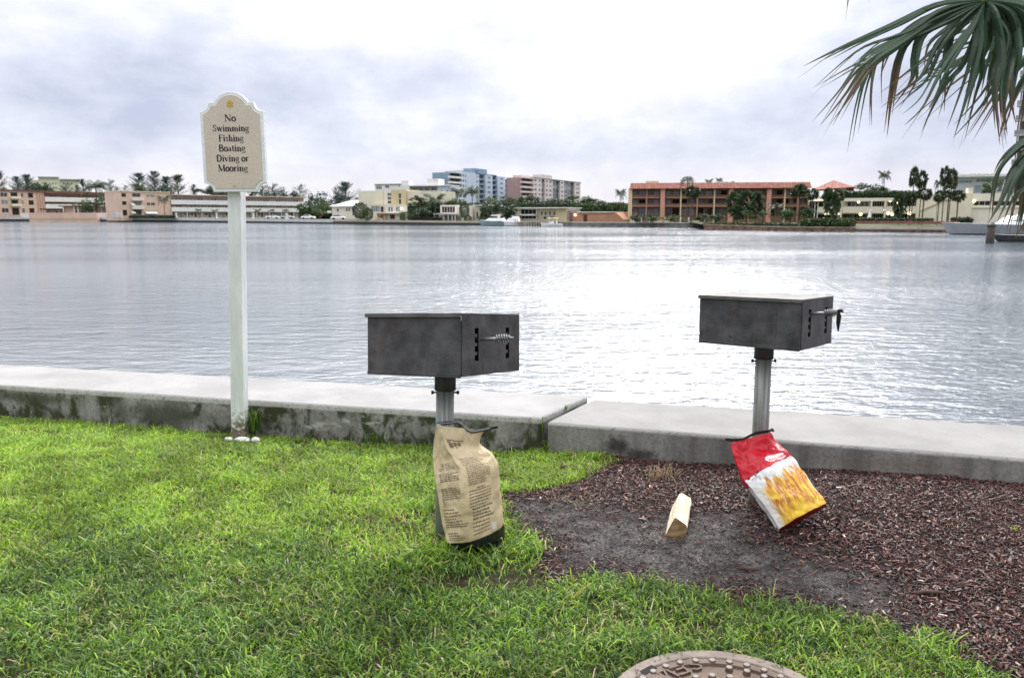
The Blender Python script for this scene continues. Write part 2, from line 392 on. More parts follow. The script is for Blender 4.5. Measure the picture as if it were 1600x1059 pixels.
# ================================================================== GRASS
def blades(n_per_m2, name, hmul, accept, seed, region, mat, colf, wmul=1.0):
    rs = np.random.RandomState(seed); x0, x1, y0, y1 = region
    n = int((x1-x0)*(y1-y0)*n_per_m2)
    x = rs.uniform(x0, x1, n); y = rs.uniform(y0, y1, n)
    ok = (np.abs(x+0.0) < 0.74*y+0.95) & (y < wall_y(x)-0.004)
    x, y = x[ok], y[ok]; k, hm = accept(x, y, rs); x, y, hm = x[k], y[k], hm[k]; n = len(x)
    z = gz(x, y)-0.003
    h = (0.014+0.019*rs.rand(n)**1.4+0.016*(rs.rand(n) < .12))*hm*hmul
    wd = (0.0016+0.0020*rs.rand(n))*wmul*(0.75+0.25*hm)
    th = rs.uniform(0, 2*math.pi, n); lean = (0.35+1.75*rs.rand(n))*h
    ld = th+rs.normal(0, .9, n)
    dxl, dyl = np.cos(ld)*lean, np.sin(ld)*lean
    px, py = -np.sin(th), np.cos(th)
    def P(k, zz, w_): return np.stack([x+dxl*k+px*wd*w_, y+dyl*k+py*wd*w_, z+h*zz], -1)
    v = np.stack([P(0, 0, -.6), P(0, 0, .6), P(.30, .62, .9), P(.30, .62, -.9), P(.62, .93, .62), P(.62, .93, -.62), P(1.0, 1.0-0.25*(lean/h/1.3), 0)], 1)
    base = np.arange(n)*7
    q = np.concatenate([np.stack([base, base+1, base+2, base+3], -1), np.stack([base+3, base+2, base+4, base+5], -1)])
    tr = np.stack([base+5, base+4, base+6], -1)
    c = np.repeat(colf(x, y, rs)[:, None, :], 7, 1)
    return np_mesh(name, v.reshape(-1, 3), [q, tr], mat, col=c.reshape(-1, 3))
m, t = new_mat('grass_blade')
c = t.attr('Col')
finish(t, c, 0.46, None, 0.4, 0, None, 0.40, t.mix(0.5, c, t.vm('MULTIPLY', c, (1.2, 1.12, 0.6))))
GRASS_M = m
def g_accept(x, y, rs):
    sd = mulch_sd(x, y)
    p = sstep(sd, -0.06, 0.07)
    p = p*((x-MH[0])**2+(y-MH[1])**2 > (MH[2]-0.03+0.05*rs.rand(len(x)))**2)
    thin = fnoise(x, y, 1.1, 41); thin2 = fnoise(x, y, 5.5, 44)
    p = p*(0.30+0.70*sstep(thin*0.4+thin2*0.6, 0.34, 0.52))*(0.35+0.65*sstep(fnoise(x, y, 17, 47, 2), .34, .52))
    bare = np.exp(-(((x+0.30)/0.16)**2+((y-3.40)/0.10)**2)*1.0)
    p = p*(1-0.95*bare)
    sh = np.exp(-(((x+0.12)/0.42)**2+((y-3.02)/0.13)**2)**2); p = p*(1-0.80*sh*(0.5+0.5*sstep(fnoise(x, y, 6, 46), .35, .5)))  # grass thinned to bare dark soil, standing in for the grill's shadow
    hm = 0.62+0.75*fnoise(x, y, 3.2, 51)+0.25*fnoise(x, y, 9, 55)
    tall = np.exp(-(((x+0.28)/0.42)**2+((y-3.26)/0.20)**2)**1.5); hm = hm+0.95*tall
    edge = np.exp(-((wall_y(x)-y)/0.05)**2); hm = hm-0.25*edge
    mow = np.exp(-((sd-0.05)/0.10)**2); hm = hm+0.35*mow*(fnoise(x, y, 7, 58) > .45)
    return rs.rand(len(x)) < p, hm
CA = np.array([(0.095, 0.185, 0.026), (0.180, 0.310, 0.036), (0.320, 0.480, 0.045), (0.036, 0.085, 0.020), (0.50, 0.43, 0.22), (0.220, 0.330, 0.130)])
def g_col(x, y, rs):
    n = len(x); a = fnoise(x, y, 1.0, 61); b = fnoise(x, y, 4, 63)
    lush = np.clip(sstep(y, 2.6, 4.2)*0.95+(a-.5)*0.9+(b-.5)*0.8, 0, 1)
    lush = np.clip(lush+0.6*np.exp(-(((x+0.45)/0.34)**2+((y-3.40)/0.20)**2)**1.5), 0, 1)
    r = rs.rand(n)
    w = np.stack([0.34-0.18*lush, 0.28+0*lush, 0.08+0.50*lush, 0.30-0.28*lush, 0.045+0.08*(b > .60), 0.12-.05*lush], -1)
    w = np.clip(w, 0.01, 1); w = np.cumsum(w/w.sum(1, keepdims=True), 1)
    idx = (r[:, None] > w).sum(1).clip(0, 5)
    return CA[idx]*((0.75+0.5*rs.rand(n))*(0.76+0.52*sstep(fnoise(x, y, 5.5, 66), .25, .75)))[:, None]
def th_accept(x, y, rs):
    k, hm = g_accept(x, y, rs); return k & (rs.rand(len(x)) < .25+.75*sstep(fnoise(x, y, 2.6, 81), .42, .62)), hm*0+.75
TC = np.array([(.34, .28, .15), (.22, .17, .09), (.46, .40, .25), (.12, .10, .045)])
def th_col(x, y, rs): return TC[rs.randint(0, 4, len(x))]*(0.7+0.6*rs.rand(len(x)))[:, None]
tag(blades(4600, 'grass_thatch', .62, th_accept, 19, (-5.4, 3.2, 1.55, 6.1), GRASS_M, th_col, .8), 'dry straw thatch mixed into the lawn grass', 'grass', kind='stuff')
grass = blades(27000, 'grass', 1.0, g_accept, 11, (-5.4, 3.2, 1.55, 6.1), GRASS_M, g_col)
tag(grass, 'short green lawn grass growing up to the sea wall and the mulch', 'grass', kind='stuff')

# ================================================================== MULCH CHIPS
rs = np.random.RandomState(5); n = 300000
x = rs.uniform(-0.3, 4.9, n); y = rs.uniform(1.4, 5.0, n)
sd = mulch_sd(x, y); ad = ash_sd(x, y)
k = (y < wall_y(x)-0.01) & (np.abs(x) < 0.74*y+1.5) & (rs.rand(n) < (1-sstep(sd, -0.07, 0.04))*(0.42+0.58*sstep(ad, -0.25, 0.20))*(0.55+0.45*sstep(fnoise(x, y, 7, 71), .35, .55)))
x, y, sd, ad = x[k], y[k], sd[k], ad[k]; n = len(x)
L = (0.0032+0.0118*rs.rand(n)**2.6)*(1+0.5*(rs.rand(n) < .05)); Wd = L*(0.12+0.24*rs.rand(n)**1.3); T = 0.0012+0.002*rs.rand(n)
th = rs.uniform(0, math.pi, n); tz = rs.normal(0, 0.30, n); tr_ = rs.normal(0, 0.4, n)
ax = np.stack([np.cos(th)*np.cos(tz), np.sin(th)*np.cos(tz), np.sin(tz)], -1)
sx = np.stack([-np.sin(th)*np.cos(tr_), np.cos(th)*np.cos(tr_), np.sin(tr_)], -1)
nz = np.cross(ax, sx)
cz = gz(x, y)+0.003+0.009*rs.rand(n); cen = np.stack([x, y, cz], -1)
vs = []
for (a, b, c_) in ((-1,-.7,-1),(1,-1,-1),(.85,1,-1),(-.9,.8,-1),(-1,-.7,1),(1,-1,1),(.85,1,1),(-.9,.8,1)):
    vs.append(cen+ax*(a*L)[:, None]+sx*(b*Wd)[:, None]+nz*(c_*T)[:, None])
v = np.stack(vs, 1).reshape(-1, 3); b0 = np.arange(n)*8
q = np.concatenate([np.stack([b0+i for i in f], -1) for f in ((0,3,2,1),(4,5,6,7),(0,1,5,4),(1,2,6,5),(2,3,7,6),(3,0,4,7))])
MC = np.array([(0.058, 0.021, 0.018), (0.115, 0.042, 0.034), (0.026, 0.013, 0.011), (0.150, 0.072, 0.056), (0.42, 0.33, 0.26), (0.012, 0.008, 0.008)])
idx = np.searchsorted(np.cumsum([.28, .20, .22, .12, .024, .156]), rs.rand(n)*0.999); cc = MC[idx]*(0.7+0.6*rs.rand(n))[:, None]
gr = (rs.rand(n) < .88*(1-sstep(ad, -.22, .12))); cc[gr] = np.array([(.05, .043, .04), (.14, .125, .115), (.022, .019, .018), (.09, .07, .06)])[rs.randint(0, 4, gr.sum())]; L_s = np.where(gr, .55, 1.0)
cc = np.repeat(cc[:, None], 8, 1).reshape(-1, 3); v = (np.repeat(cen, 8, 0)+(v-np.repeat(cen, 8, 0))*np.repeat(L_s, 8)[:, None])
m, t = new_mat('mulch_chip'); finish(t, t.attr('Col'), 0.55, None, 0.45)
tag(np_mesh('mulch', v, q, m, col=cc), 'reddish brown shredded bark mulch spread along the sea wall', 'mulch', kind='stuff')

# ================================================================== SIGN on its white post
WHITE = flat('sign_white', (0.74, 0.77, 0.78), 0.45, 0.06, 6, 0.004, 0.4)
m, t = new_mat('sign_face')
n = t.noise(t.obj(), 130, 3, 0.7); n0 = t.noise(t.obj(), 5, 5, 0.6)
c = t.mix(t.sm(n, 0.35, 0.65), (0.55, 0.485, 0.41), (0.64, 0.575, 0.495))
c = t.mix(t.m('MULTIPLY', t.sm(n0, .4, .7), .25), c, (0.40, 0.36, 0.30))
finish(t, c, 0.7, t.bump(n, 0.002), 0.3); TAN = m
m, t = new_mat('white_post_paint')
p = t.obj(); x_, y_, z_ = t.sep(p)
n = t.noise(t.mapv(p, scale=(8, 8, 1.5)), 2.2, 7, 0.65)
c = t.mix(t.sm(n, 0.35, 0.7), (0.60, 0.63, 0.63), (0.76, 0.78, 0.78))
wear = t.m('MULTIPLY', t.sm(t.m('SUBTRACT', t.noise(p, 26, 6, 0.7), t.m('MULTIPLY', z_, 0.9)), 0.28, 0.42), t.sm(z_, 0.30, 0.12))
c = t.mix(wear, c, t.mix(t.noise(p, 60, 3, .6), (0.06, 0.05, 0.04), (0.24, 0.19, 0.14)))
finish(t, c, 0.5, t.bump(n, 0.006), 0.4); POSTW = m
BLACK_L = flat('black_lettering', (0.012, 0.012, 0.018), 0.5, .05)
GOLD = flat('gold_emblem', (0.55, 0.38, 0.06), 0.4, .1, 8, 0, .5, .3)
STEEL = flat('screw_steel', (0.25, 0.25, 0.25), 0.4, .1, 8, 0, .5, .9)
SY = 5.27
SXp = at(374, 668, SY).x
sgn = thing('sign', 'white framed tan sign forbidding swimming, on a white post by the sea wall', 'sign', (SXp, SY, -0.05))
sgn.rotation_euler = (0, R(2.4), R(-4))
topz = zv(300, SY, 372)+0.05               # height of the board's bottom edge over the post foot
pz1 = topz+0.42
mb = MB(); hw = 0.0445
def rotq(x, y, a=0.0): return (x*math.cos(a)-y*math.sin(a), x*math.sin(a)+y*math.cos(a))
pl = [rotq(*q) for q in ((-hw, -hw), (hw, -hw), (hw, hw), (-hw, hw))]
mb.prism(pl, 0, pz1)
post = mb.build('post', POSTW, sgn, bevel=0.004)
# board outline in photo pixels about the board's centre line, 1 px = SC_ metres
S_ = (SY*CP-0.45*SP)/F_PX
def board_outline(inset=0.0):
    i = inset; pts = []
    def arc(cx, cy, r, a0, a1, k=7):
        for q in range(k+1):
            a = R(a0+(a1-a0)*q/k); pts.append((cx+r*math.cos(a), cy+r*math.sin(a)))
    W, H = 49.5, 156
    # clockwise from the bottom left, y up, origin at bottom centre; concave corner bites
    arc(-W, 0, 14+i, 90-math.degrees(math.asin(min(1, i/(14+i)))), math.degrees(math.asin(min(1, i/(14+i)))))
    arc(W, 0, 14+i, 180-math.degrees(math.asin(min(1, i/(14+i)))), 90+math.degrees(math.asin(min(1, i/(14+i)))))
    sh = 140.5
    arc(W, sh, 14+i, 270-math.degrees(math.asin(min(1, i/(14+i)))), 180+math.degrees(math.asin(min(1, i/(14+i)))))
    # arch over the shoulders
    r = 30.0-i; cy = 126.5; yy = sh-i
    a0 = math.degrees(math.asin((yy-cy)/r))
    arc(0, cy, r, a0, 180-a0, 16)
    arc(-W, sh, 14+i, -math.degrees(math.asin(min(1, i/(14+i)))), -90+math.degrees(math.asin(min(1, i/(14+i)))))
    out = []
    for p_ in pts:
        if not out or (abs(out[-1][0]-p_[0])+abs(out[-1][1]-p_[1])) > 1e-6: out.append(p_)
    return out
bx0 = (367.3-372.6+9)*S_
BA = R(2.5); BC, BS = math.cos(BA), math.sin(BA)
SV = 0.955                                    # the board is a little squatter than it is drawn
def bp(x, z):                                # the board hangs plumb although its post leans
    X, Z = x-bx0, (z-topz)*SV-.33
    return (bx0+X*BC-Z*BS, topz+.33+X*BS+Z*BC)
def plate(poly, y0, y1, mats, name, bev=0.0):
    mb = MB(); n = len(poly)
    P2 = [bp(p_[0]*S_+bx0, p_[1]*S_+topz) for p_ in poly]; vs = [(a, y0, c) for a, c in P2]+[(a, y1, c) for a, c in P2]
    mb.add(vs, [tuple(range(n)), tuple(range(n, 2*n))[::-1]]+[(i, i+n, (i+1) % n+n, (i+1) % n) for i in range(n)])
    return mb.build(name, mats, sgn, bevel=bev)
plate(board_outline(0), -0.086, -0.050, WHITE, 'frame', 0.003)
plate(board_outline(5.2), -0.0895, -0.075, TAN, 'panel', 0.001)
# ---- lettering: strokes with thick stems, thin arches and serifs
TH, TN = 0.205, 0.125
def arcp(cx, cy, rx, ry, a0, a1, k=10): return [(cx+rx*math.cos(R(a0+(a1-a0)*i/k)), cy+ry*math.sin(R(a0+(a1-a0)*i/k))) for i in range(k+1)]
def bowl(pts, lo=TN, hi=TH):
    ws = []
    for i in range(len(pts)):
        a = pts[max(i-1, 0)]; b = pts[min(i+1, len(pts)-1)]; d = math.hypot(b[0]-a[0], b[1]-a[1]) or 1
        ws.append(lo+(hi-lo)*abs((b[1]-a[1])/d)**1.3)
    return (pts, ws)
def ln(a, b, w_): return ([a, b], [w_, w_])
def serif(x, y, hw_=0.13): return ln((x-hw_, y), (x+hw_, y), 0.07)
XH = 0.66
def g_o(x): return [bowl(arcp(x, XH/2, .245, XH/2-.02, 0, 360, 20))]
def stem(x, h0, h1, s0=True, s1=True):
    r = [ln((x, h0), (x, h1), TH)]
    if s0: r.append(serif(x, h0+.025))
    if s1: r.append(ln((x-.15, h1-.03), (x, h1-.02), .06))
    return r
def arch(x0, x1): return [bowl([(x0, XH-.22)]+arcp((x0+x1)/2, XH-.20, (x1-x0)/2, .17, 170, 0, 8), .05, .12), ln((x1, XH-.2), (x1, 0), TH), serif(x1, .025)]
GL = {
 'N': (.95, [ln((.14,0),(.14,1),.07), ln((.13,.97),(.80,.03),TH), ln((.80,0),(.80,1),.07), serif(.14,.025), serif(.12,.975,.13), serif(.80,.975)]),
 'M': (1.16, [ln((.14,0),(.16,1),.07), ln((.17,.97),(.56,.05),TH), ln((.56,.05),(.95,.97),.07), ln((.97,0),(.95,1),TH), serif(.14,.025), serif(.12,.975,.11), serif(.97,.025,.16), serif(1.0,.975,.12)]),
 'S': (.66, [bowl([(.53,.74),(.50,.90),(.32,.965),(.14,.90),(.11,.75),(.20,.60),(.38,.49),(.53,.37),(.545,.20),(.47,.07),(.30,.03),(.12,.09),(.09,.28)], .075, .13)]),
 's': (.52, [bowl([(.41,.49),(.38,.60),(.25,.64),(.12,.59),(.10,.48),(.18,.39),(.32,.31),(.42,.22),(.41,.09),(.28,.02),(.11,.06),(.08,.18)], .07, .12)]),
 'F': (.72, [ln((.18,0),(.18,1),TH), ln((.08,.97),(.64,.97),.065), ln((.63,.98),(.66,.76),.06), ln((.2,.53),(.50,.53),.06), ln((.5,.62),(.5,.43),.05), serif(.18,.025,.17)]),
 'B': (.82, [ln((.18,0),(.18,1),TH), bowl([(.1,.975),(.42,.97)]+arcp(.40,.755,.21,.215,90,-90,8)+[(.2,.54)]), bowl([(.2,.52),(.44,.52)]+arcp(.44,.275,.25,.245,90,-90,8)+[(.08,.025)])]),
 'D': (.92, [ln((.18,0),(.18,1),TH), bowl([(.08,.975),(.36,.975)]+arcp(.36,.5,.42,.475,90,-90,12)+[(.08,.025)])]),
 'o': (.64, g_o(.32)),
 'w': (1.0, [ln((.13,XH),(.33,.02),TH*.9), ln((.33,.02),(.50,XH),.06), ln((.50,XH),(.68,.02),TH*.9), ln((.68,.02),(.86,XH),.06), serif(.12,XH-.025,.12), serif(.48,XH-.025,.12), serif(.87,XH-.025,.10)]),
 'v': (.70, [ln((.13,XH),(.35,.02),TH*.9), ln((.35,.02),(.56,XH),.06), serif(.12,XH-.025,.12), serif(.57,XH-.025,.10)]),
 'i': (.38, stem(.19,0,XH)+[ln((.12,.88),(.26,.88),.15)]),
 'm': (1.12, stem(.19,0,XH)+arch(.19,.56)+arch(.56,.93)),
 'n': (.75, stem(.19,0,XH)+arch(.19,.56)),
 'h': (.75, stem(.19,0,1.0)+arch(.19,.56)),
 'r': (.52, stem(.19,0,XH)+[bowl([(.2,.42),(.28,.57),(.38,.63),(.46,.60)], .07, .1), ln((.40,.57),(.48,.57),.12)]),
 't': (.44, [ln((.20,.08),(.20,.86),TH*.9), bowl([(.20,.12),(.24,.03),(.32,.02),(.40,.08)], .06, .1), ln((.06,XH-.03),(.38,XH-.03),.06)]),
 'a': (.60, [ln((.41,.08),(.41,.48),TH*.9), bowl([(.42,.46),(.36,.61),(.22,.63),(.12,.54)], .06, .1), bowl([(.41,.37),(.24,.35),(.11,.24),(.11,.10),(.22,.02),(.41,.12)], .06, .12), bowl([(.41,.1),(.46,.02),(.56,.06)], .06, .09)]),
 'g': (.62, [bowl(arcp(.28,.44,.20,.19,0,360,16), .06, .12), ln((.44,.56),(.58,.62),.07), bowl([(.14,.28),(.10,.17),(.20,.09),(.42,.07),(.54,-.03),(.53,-.17),(.36,-.27),(.16,-.25),(.08,-.14),(.16,-.02)], .06, .10)]),
 ' ': (.34, []),
 'E': (.62, [ln((.12,0),(.12,1),.13), ln((.1,.94),(.56,.94),.12), ln((.1,.5),(.5,.5),.12), ln((.1,.06),(.56,.06),.12)]),
 'W': (1.0, [ln((.06,1),(.28,0),.12), ln((.28,0),(.5,1),.12), ln((.5,1),(.72,0),.12), ln((.72,0),(.94,1),.12)]),
 'R': (.7, [ln((.12,0),(.12,1),.13), ([(.1,.95),(.42,.95),(.58,.74),(.42,.5),(.1,.5)], [.12]*5), ln((.38,.5),(.62,0),.12)]),
 'Z': (.66, [([(.53,.80),(.40,.95),(.2,.95),(.09,.78),(.2,.58),(.42,.44),(.54,.24),(.42,.05),(.2,.05),(.08,.2)], [.12]*10)]),
}
def text_strokes(txt):
    out = []; x = 0
    for ch in txt:
        adv, st = GL[ch]
        for pts, ws in st: out.append(([(a+x, b) for a, b in pts], ws))
        x += adv
    return out, x
def stroke_quads(pts, ws):
    n = len(pts); L_, R_ = [], []
    for i in range(n):
        a = pts[max(i-1, 0)]; b = pts[min(i+1, n-1)]; d = math.hypot(b[0]-a[0], b[1]-a[1]) or 1
        nx, ny = -(b[1]-a[1])/d, (b[0]-a[0])/d; w2 = ws[i]/2
        L_.append((pts[i][0]+nx*w2, pts[i][1]+ny*w2)); R_.append((pts[i][0]-nx*w2, pts[i][1]-ny*w2))
    return L_, R_
mb = MB(); lift_ = 0
def emit_text(mb, txt, width, cap, place):
    """place(x, y, lift) turns text coordinates (cap heights) into a point"""
    st, adv = text_strokes(txt); kx = width/adv
    for si, (pts, ws) in enumerate(st):
        pts = [(a*kx-width/2, b*cap) for a, b in pts]; ws = [q*cap for q in ws]
        L_, R_ = stroke_quads(pts, ws); n = len(pts); lf = 0.00004*(si % 23)
        vs = [place(*q, lf) for q in L_]+[place(*q, lf) for q in R_]+[place(*q, None) for q in L_]+[place(*q, None) for q in R_]
        fs = [(i, i+n, i+n+1, i+1) for i in range(n-1)]+[(i, i+1, i+1+2*n, i+2*n) for i in range(n-1)]+[(i+n, i+3*n, i+1+3*n, i+1+n) for i in range(n-1)]
        fs += [(0, 2*n, 3*n, n), (n-1, 2*n-1, 4*n-1, 3*n-1)]
        mb.add(vs, fs)
for txt, u0_, u1_, vb in (('No', 356.6, 374.6, 189.0), ('Swimming', 337.0, 394.2, 204.6), ('Fishing', 345.6, 385.0, 220.2), ('Boating', 344.8, 387.0, 235.8), ('Diving or', 340.3, 391.0, 251.7), ('Mooring', 342.0, 389.2, 267.2)):
    cx = ((u0_+u1_)/2-367.3)*S_+bx0; bz = topz+(299.8-vb)*S_
    emit_text(mb, txt, (u1_-u0_)*S_, 10.4*S_, lambda a, b, lf, cx=cx, bz=bz: (bp(cx+a, bz+b)[0], -0.0897-(0.0006+lf if lf is not None else 0.0), bp(cx+a, bz+b)[1]))
mb.build('lettering', BLACK_L, sgn)
mb = MB(); ec = bp(bx0-1.0*S_, topz+(299.8-162.5)*S_)
for k in range(6):
    a = R(60*k+30); c_, s_ = math.cos(a), math.sin(a); q = []
    for (r, sd_) in ((0.6, -.9), (3.0, -1.9), (5.6, -1.1), (6.4, 0), (5.6, 1.1), (3.0, 1.9), (0.6, .9)):
        q.append((ec[0]+(r*c_-sd_*s_)*S_, ec[1]+(r*s_+sd_*c_)*S_))
    n = len(q); y1 = -0.0905-0.0001*k
    mb.add([(a_, y1, b_) for a_, b_ in q]+[(a_, -0.0894, b_) for a_, b_ in q], [tuple(range(n))]+[(i, i+n, (i+1) % n+n, (i+1) % n) for i in range(n)])
mb.build('emblem', GOLD, sgn)
for (uu, vv, nm) in ((366.2, 291, 'screw'), ):
    mb = MB(); q = bp((uu-367.3)*S_+bx0, topz+(299.8-vv)*S_); mb.tube([(q[0], -0.0893, q[1]), (q[0], -0.0915, q[1])], 0.0045, 10); mb.build(nm, STEEL, sgn)
# ================================================================== PARK GRILLS
m, t = new_mat('grill_steel')
p = t.obj(); n = t.noise(p, 7, 7, 0.65); nf = t.noise(p, 120, 3, 0.6); z_ = t.sep(p)[2]
c = t.mix(t.sm(n, 0.35, 0.7), (0.030, 0.030, 0.034), (0.088, 0.087, 0.094))
rust = t.m('MULTIPLY', t.sm(t.noise(t.mapv(p, scale=(1, 1, .45)), 6, 6, 0.7), 0.52, 0.68), 0.40)
c = t.mix(rust, c, (0.100, 0.060, 0.046))
stk = t.m('MULTIPLY', t.sm(t.noise(t.mapv(p, scale=(22, 22, 1.2)), 1.6, 5, 0.6), 0.56, 0.70), 0.28)
c = t.mix(stk, c, (0.13, 0.128, 0.13))
c = t.mix(t.m('MULTIPLY', t.sm(t.noise(p, 45, 5, .7), .60, .70), .5), c, (0.012, 0.011, 0.011))
finish(t, c, t.m('ADD', 0.46, t.m('MULTIPLY', n, 0.30)), t.bump(t.m('ADD', t.m('MULTIPLY', nf, 0.0015), t.m('MULTIPLY', t.noise(p, 5, 2, .5), .022)), 1.0), 0.5, 0.25); GRILL = m
SOOT = flat('grill_inside_soot', (0.012, 0.011, 0.011), 0.9, .3, 12)
m, t = new_mat('galvanised_post')
p = t.obj(); x_, y_, z_ = t.sep(p)
st = t.noise(t.mapv(p, scale=(30, 30, 0.8)), 2.4, 5, 0.6); n = t.noise(p, 14, 6, 0.65)
c = t.mix(t.sm(st, 0.35, 0.66), (0.20, 0.21, 0.20), (0.42, 0.43, 0.42))
c = t.mix(t.m('MULTIPLY', t.sm(n, .5, .7), .45), c, (0.15, 0.155, 0.13))
finish(t, c, 0.5, t.bump(st, 0.003), 0.5, 0.45); GALV = m
COIL = flat('coil_grip_steel', (0.20, 0.205, 0.215), 0.38, .15, 20, 0.001, .5, .7)
PLATE = flat('griddle_steel', (0.10, 0.095, 0.088), 0.55, .3, 9, .002, .5, .35)
def grill(label, base, top_z, size, yaw, tilt, lean, handles, rag=False, plate_dz=0.006):
    W, D, H = size
    g = thing('park_grill', label, 'grill', base, 0)
    zb = top_z-base[2]                      # underside of the box over the post foot
    lx, ly = lean
    pm = MB(); pr = 0.0405
    pm.tube([(0, 0, -0.25), (lx*.5, ly*.5, zb*.5), (lx, ly, zb-0.03)], pr, 28)
    pm.build('post', GALV, g, smooth=True)
    cm = MB(); cm.tube([(lx*.93, ly*.93, zb-0.082), (lx, ly, zb+0.004)], pr+0.0075, 28); cm.build('collar', GRILL, g, smooth=True)
    for a in (math.pi*1.02, -0.08):
        bm_ = MB(); c_, s_ = math.cos(a), math.sin(a); z = zb-0.094
        o = Vector((lx*.93, ly*.93, z))
        bm_.tube([o+Vector((c_, s_, 0))*pr*0.9, o+Vector((c_, s_, 0))*(pr+0.016)], 0.004, 8)
        bm_.tube([o+Vector((c_, s_, 0))*(pr+0.012), o+Vector((c_, s_, 0))*(pr+0.022)], 0.0085, 6); bm_.build('bolt', SOOT, g)
    M = Matrix.Translation((lx, ly, zb)) @ Matrix.Rotation(R(tilt), 4, 'X') @ Matrix.Rotation(R(yaw), 4, 'Z')
    th = 0.0045
    def part(mb, name, mat, bevel=0.0, parent=g, smooth=False):
        mb.v = [tuple(M @ Vector(p)) for p in mb.v]; return mb.build(name, mat, parent, smooth=smooth, bevel=bevel)
    # firebox: floor, closed back (towards the lawn) and two slotted sides, closed on the water side by a plate added to darken the slots
    mb = MB()
    mb.box(-W/2, W/2, -D/2, D/2, 0, th)
    mb.box(-W/2, W/2, -D/2-th, -D/2-.0002, -0.002, H)
    mb.box(-W/2+0.01, -W/2+0.03, -D/2+.0002, -D/2+.012, .03, H-.02)
    mb.box(-W/2, W/2, D/2+.0002, D/2+th, -0.002, H*.93)
    mb.box(-W/2-.002, W/2+.002, -D/2-th-.0035, -D/2-th-.0003, -0.005, 0.012)
    part(mb, 'firebox', GRILL, 0.0022)
    if rag:
        mb = MB(); mb.tube([(-W*.16+.014*math.cos(q*.449), -D/2-th-.002, .034+.014*math.sin(q*.449)) for q in range(15)], .0022, 5, False); part(mb, 'drain_ring', COIL)
    # side plates with two columns of hooked grate slots
    for sgn_ in (-1, 1):
        mb = MB(); xs0 = sgn_*(W/2+0.0004); xs1 = xs0+sgn_*th
        ops = []
        for yc in (-D*0.27, D*0.27):
            for k in range(4):
                zc = H*0.30+k*H*0.155; ops.append((yc, zc))
        ys = sorted(set([-D/2, D/2]+[q for yc in (-D*.27, D*.27) for q in (yc-.014, yc+.004, yc+.018)]))
        zs = sorted(set([0, H+plate_dz-.0006]+[q for k in range(4) for q in (H*.30+k*H*.155-.012, H*.30+k*H*.155+.012)]))
        def hole(ya, yb, za, zb_):
            ym, zm = (ya+yb)/2, (za+zb_)/2
            for yc in (-D*.27, D*.27):
                if yc-.014 < ym < yc+.004:
                    for k in range(4):
                        if abs(zm-(H*.30+k*H*.155)) < .012: return True
                if yc+.004 < ym < yc+.018 and H*.30-.012 < zm < H*.30+3*H*.155+.012: return True
            return False
        for i in range(len(ys)-1):
            for j in range(len(zs)-1):
                if not hole(ys[i], ys[i+1], zs[j], zs[j+1]): mb.box(min(xs0, xs1), max(xs0, xs1), ys[i], ys[i+1], zs[j], zs[j+1])
        part(mb, 'side_plate', GRILL)
    mb = MB(); mb.box(-W/2+.006, W/2-.006, -D/2+.006, D/2-.02, th+.002, th+.02)
    part(mb, 'ash_bed', SOOT)
    # cooking plate laid over the top, with a small lip
    mb = MB(); mb.box(-W/2-0.010, W/2+0.006, -D/2-0.010, D/2, H+plate_dz, H+plate_dz+0.006)
    mb.box(-W/2-0.010, W/2+0.006, -D/2-0.0135, -D/2-0.0102, H+plate_dz-0.010, H+plate_dz+0.0065)
    for k in (-.33, 0.12): mb.box(W*k, W*k+.03, -D/2-.004, -D/2+.03, H+.0003, H+plate_dz-.0003)
    part(mb, 'cooking_plate', PLATE, 0.001)
    mb = MB()
    for k in range(13):
        x_ = -W/2+.03+k*(W-.06)/12; mb.tube([(x_, -D/2+.02, H*.62), (x_, D/2-.02, H*.62)], .004, 6)
    part(mb, 'grate', SOOT)
    for (sx, y0, z0, ln_, ang) in handles:
        mb = MB(); a = Vector((sx*(W/2-.02), y0, z0)); dr = Vector((sx*math.cos(R(ang)), math.sin(R(ang))*-1, 0.03)).normalized()
        e = a+dr*ln_
        mb.tube([a, a+dr*ln_*.5, e], 0.0075, 10)
        h = part(mb, 'handle', COIL, smooth=True)
        mc = MB(); pts = []; s0 = ln_*.52; s1 = ln_*.90
        u_ = dr.cross(Vector((0, 0, 1))).normalized(); w_v = dr.cross(u_)
        for q in range(100):
            k = q/99; rr = 0.0115+0.004*math.sin(k*math.pi)
            pts.append(a+dr*(s0+(s1-s0)*k)+(u_*math.cos(k*2*math.pi*6)+w_v*math.sin(k*2*math.pi*6))*rr)
        mc.tube(pts, 0.0034, 6); part(mc, 'coil_grip', COIL, parent=h, smooth=True)
        if rag and sx > 0:
            mr = MB(); c0 = a+dr*ln_*.96
            mr.tube([c0+Vector((0, 0, .014)), c0+Vector((.003, .003, -.02)), c0+Vector((.002, .0, -.055)), c0+Vector((.004, 0, -.085))], [.008, .011, .009, .003], 7)
            mr.tube([c0+Vector((-.02, 0, .008)), c0+Vector((.014, .0, .012)), c0+Vector((.022, 0, .006))], [.006, .008, .004], 7)
            part(mr, 'tie', SOOT, parent=h)
    return g, M
b1 = Vector((at(692, 846, 3.43).x, 3.43, gzf(-.31, 3.43)))
zt1 = zv(584, 3.43, 697)+0.010
g1, GM1 = grill('black park grill with a coil handle, over the brown paper bag on the lawn', b1, zt1, (0.485, 0.47, 0.243), -30, -7.5, (0.022, 0.0),
      [(1, -0.105, 0.150, .165, -26), (-1, 0.10, 0.15, .06, 0)], plate_dz=0.010)
b2 = Vector((at(1183, 783, 3.88).x, 3.88, gzf(1.27, 3.88)))
zt2 = zv(545, 3.88, 1191)+.034
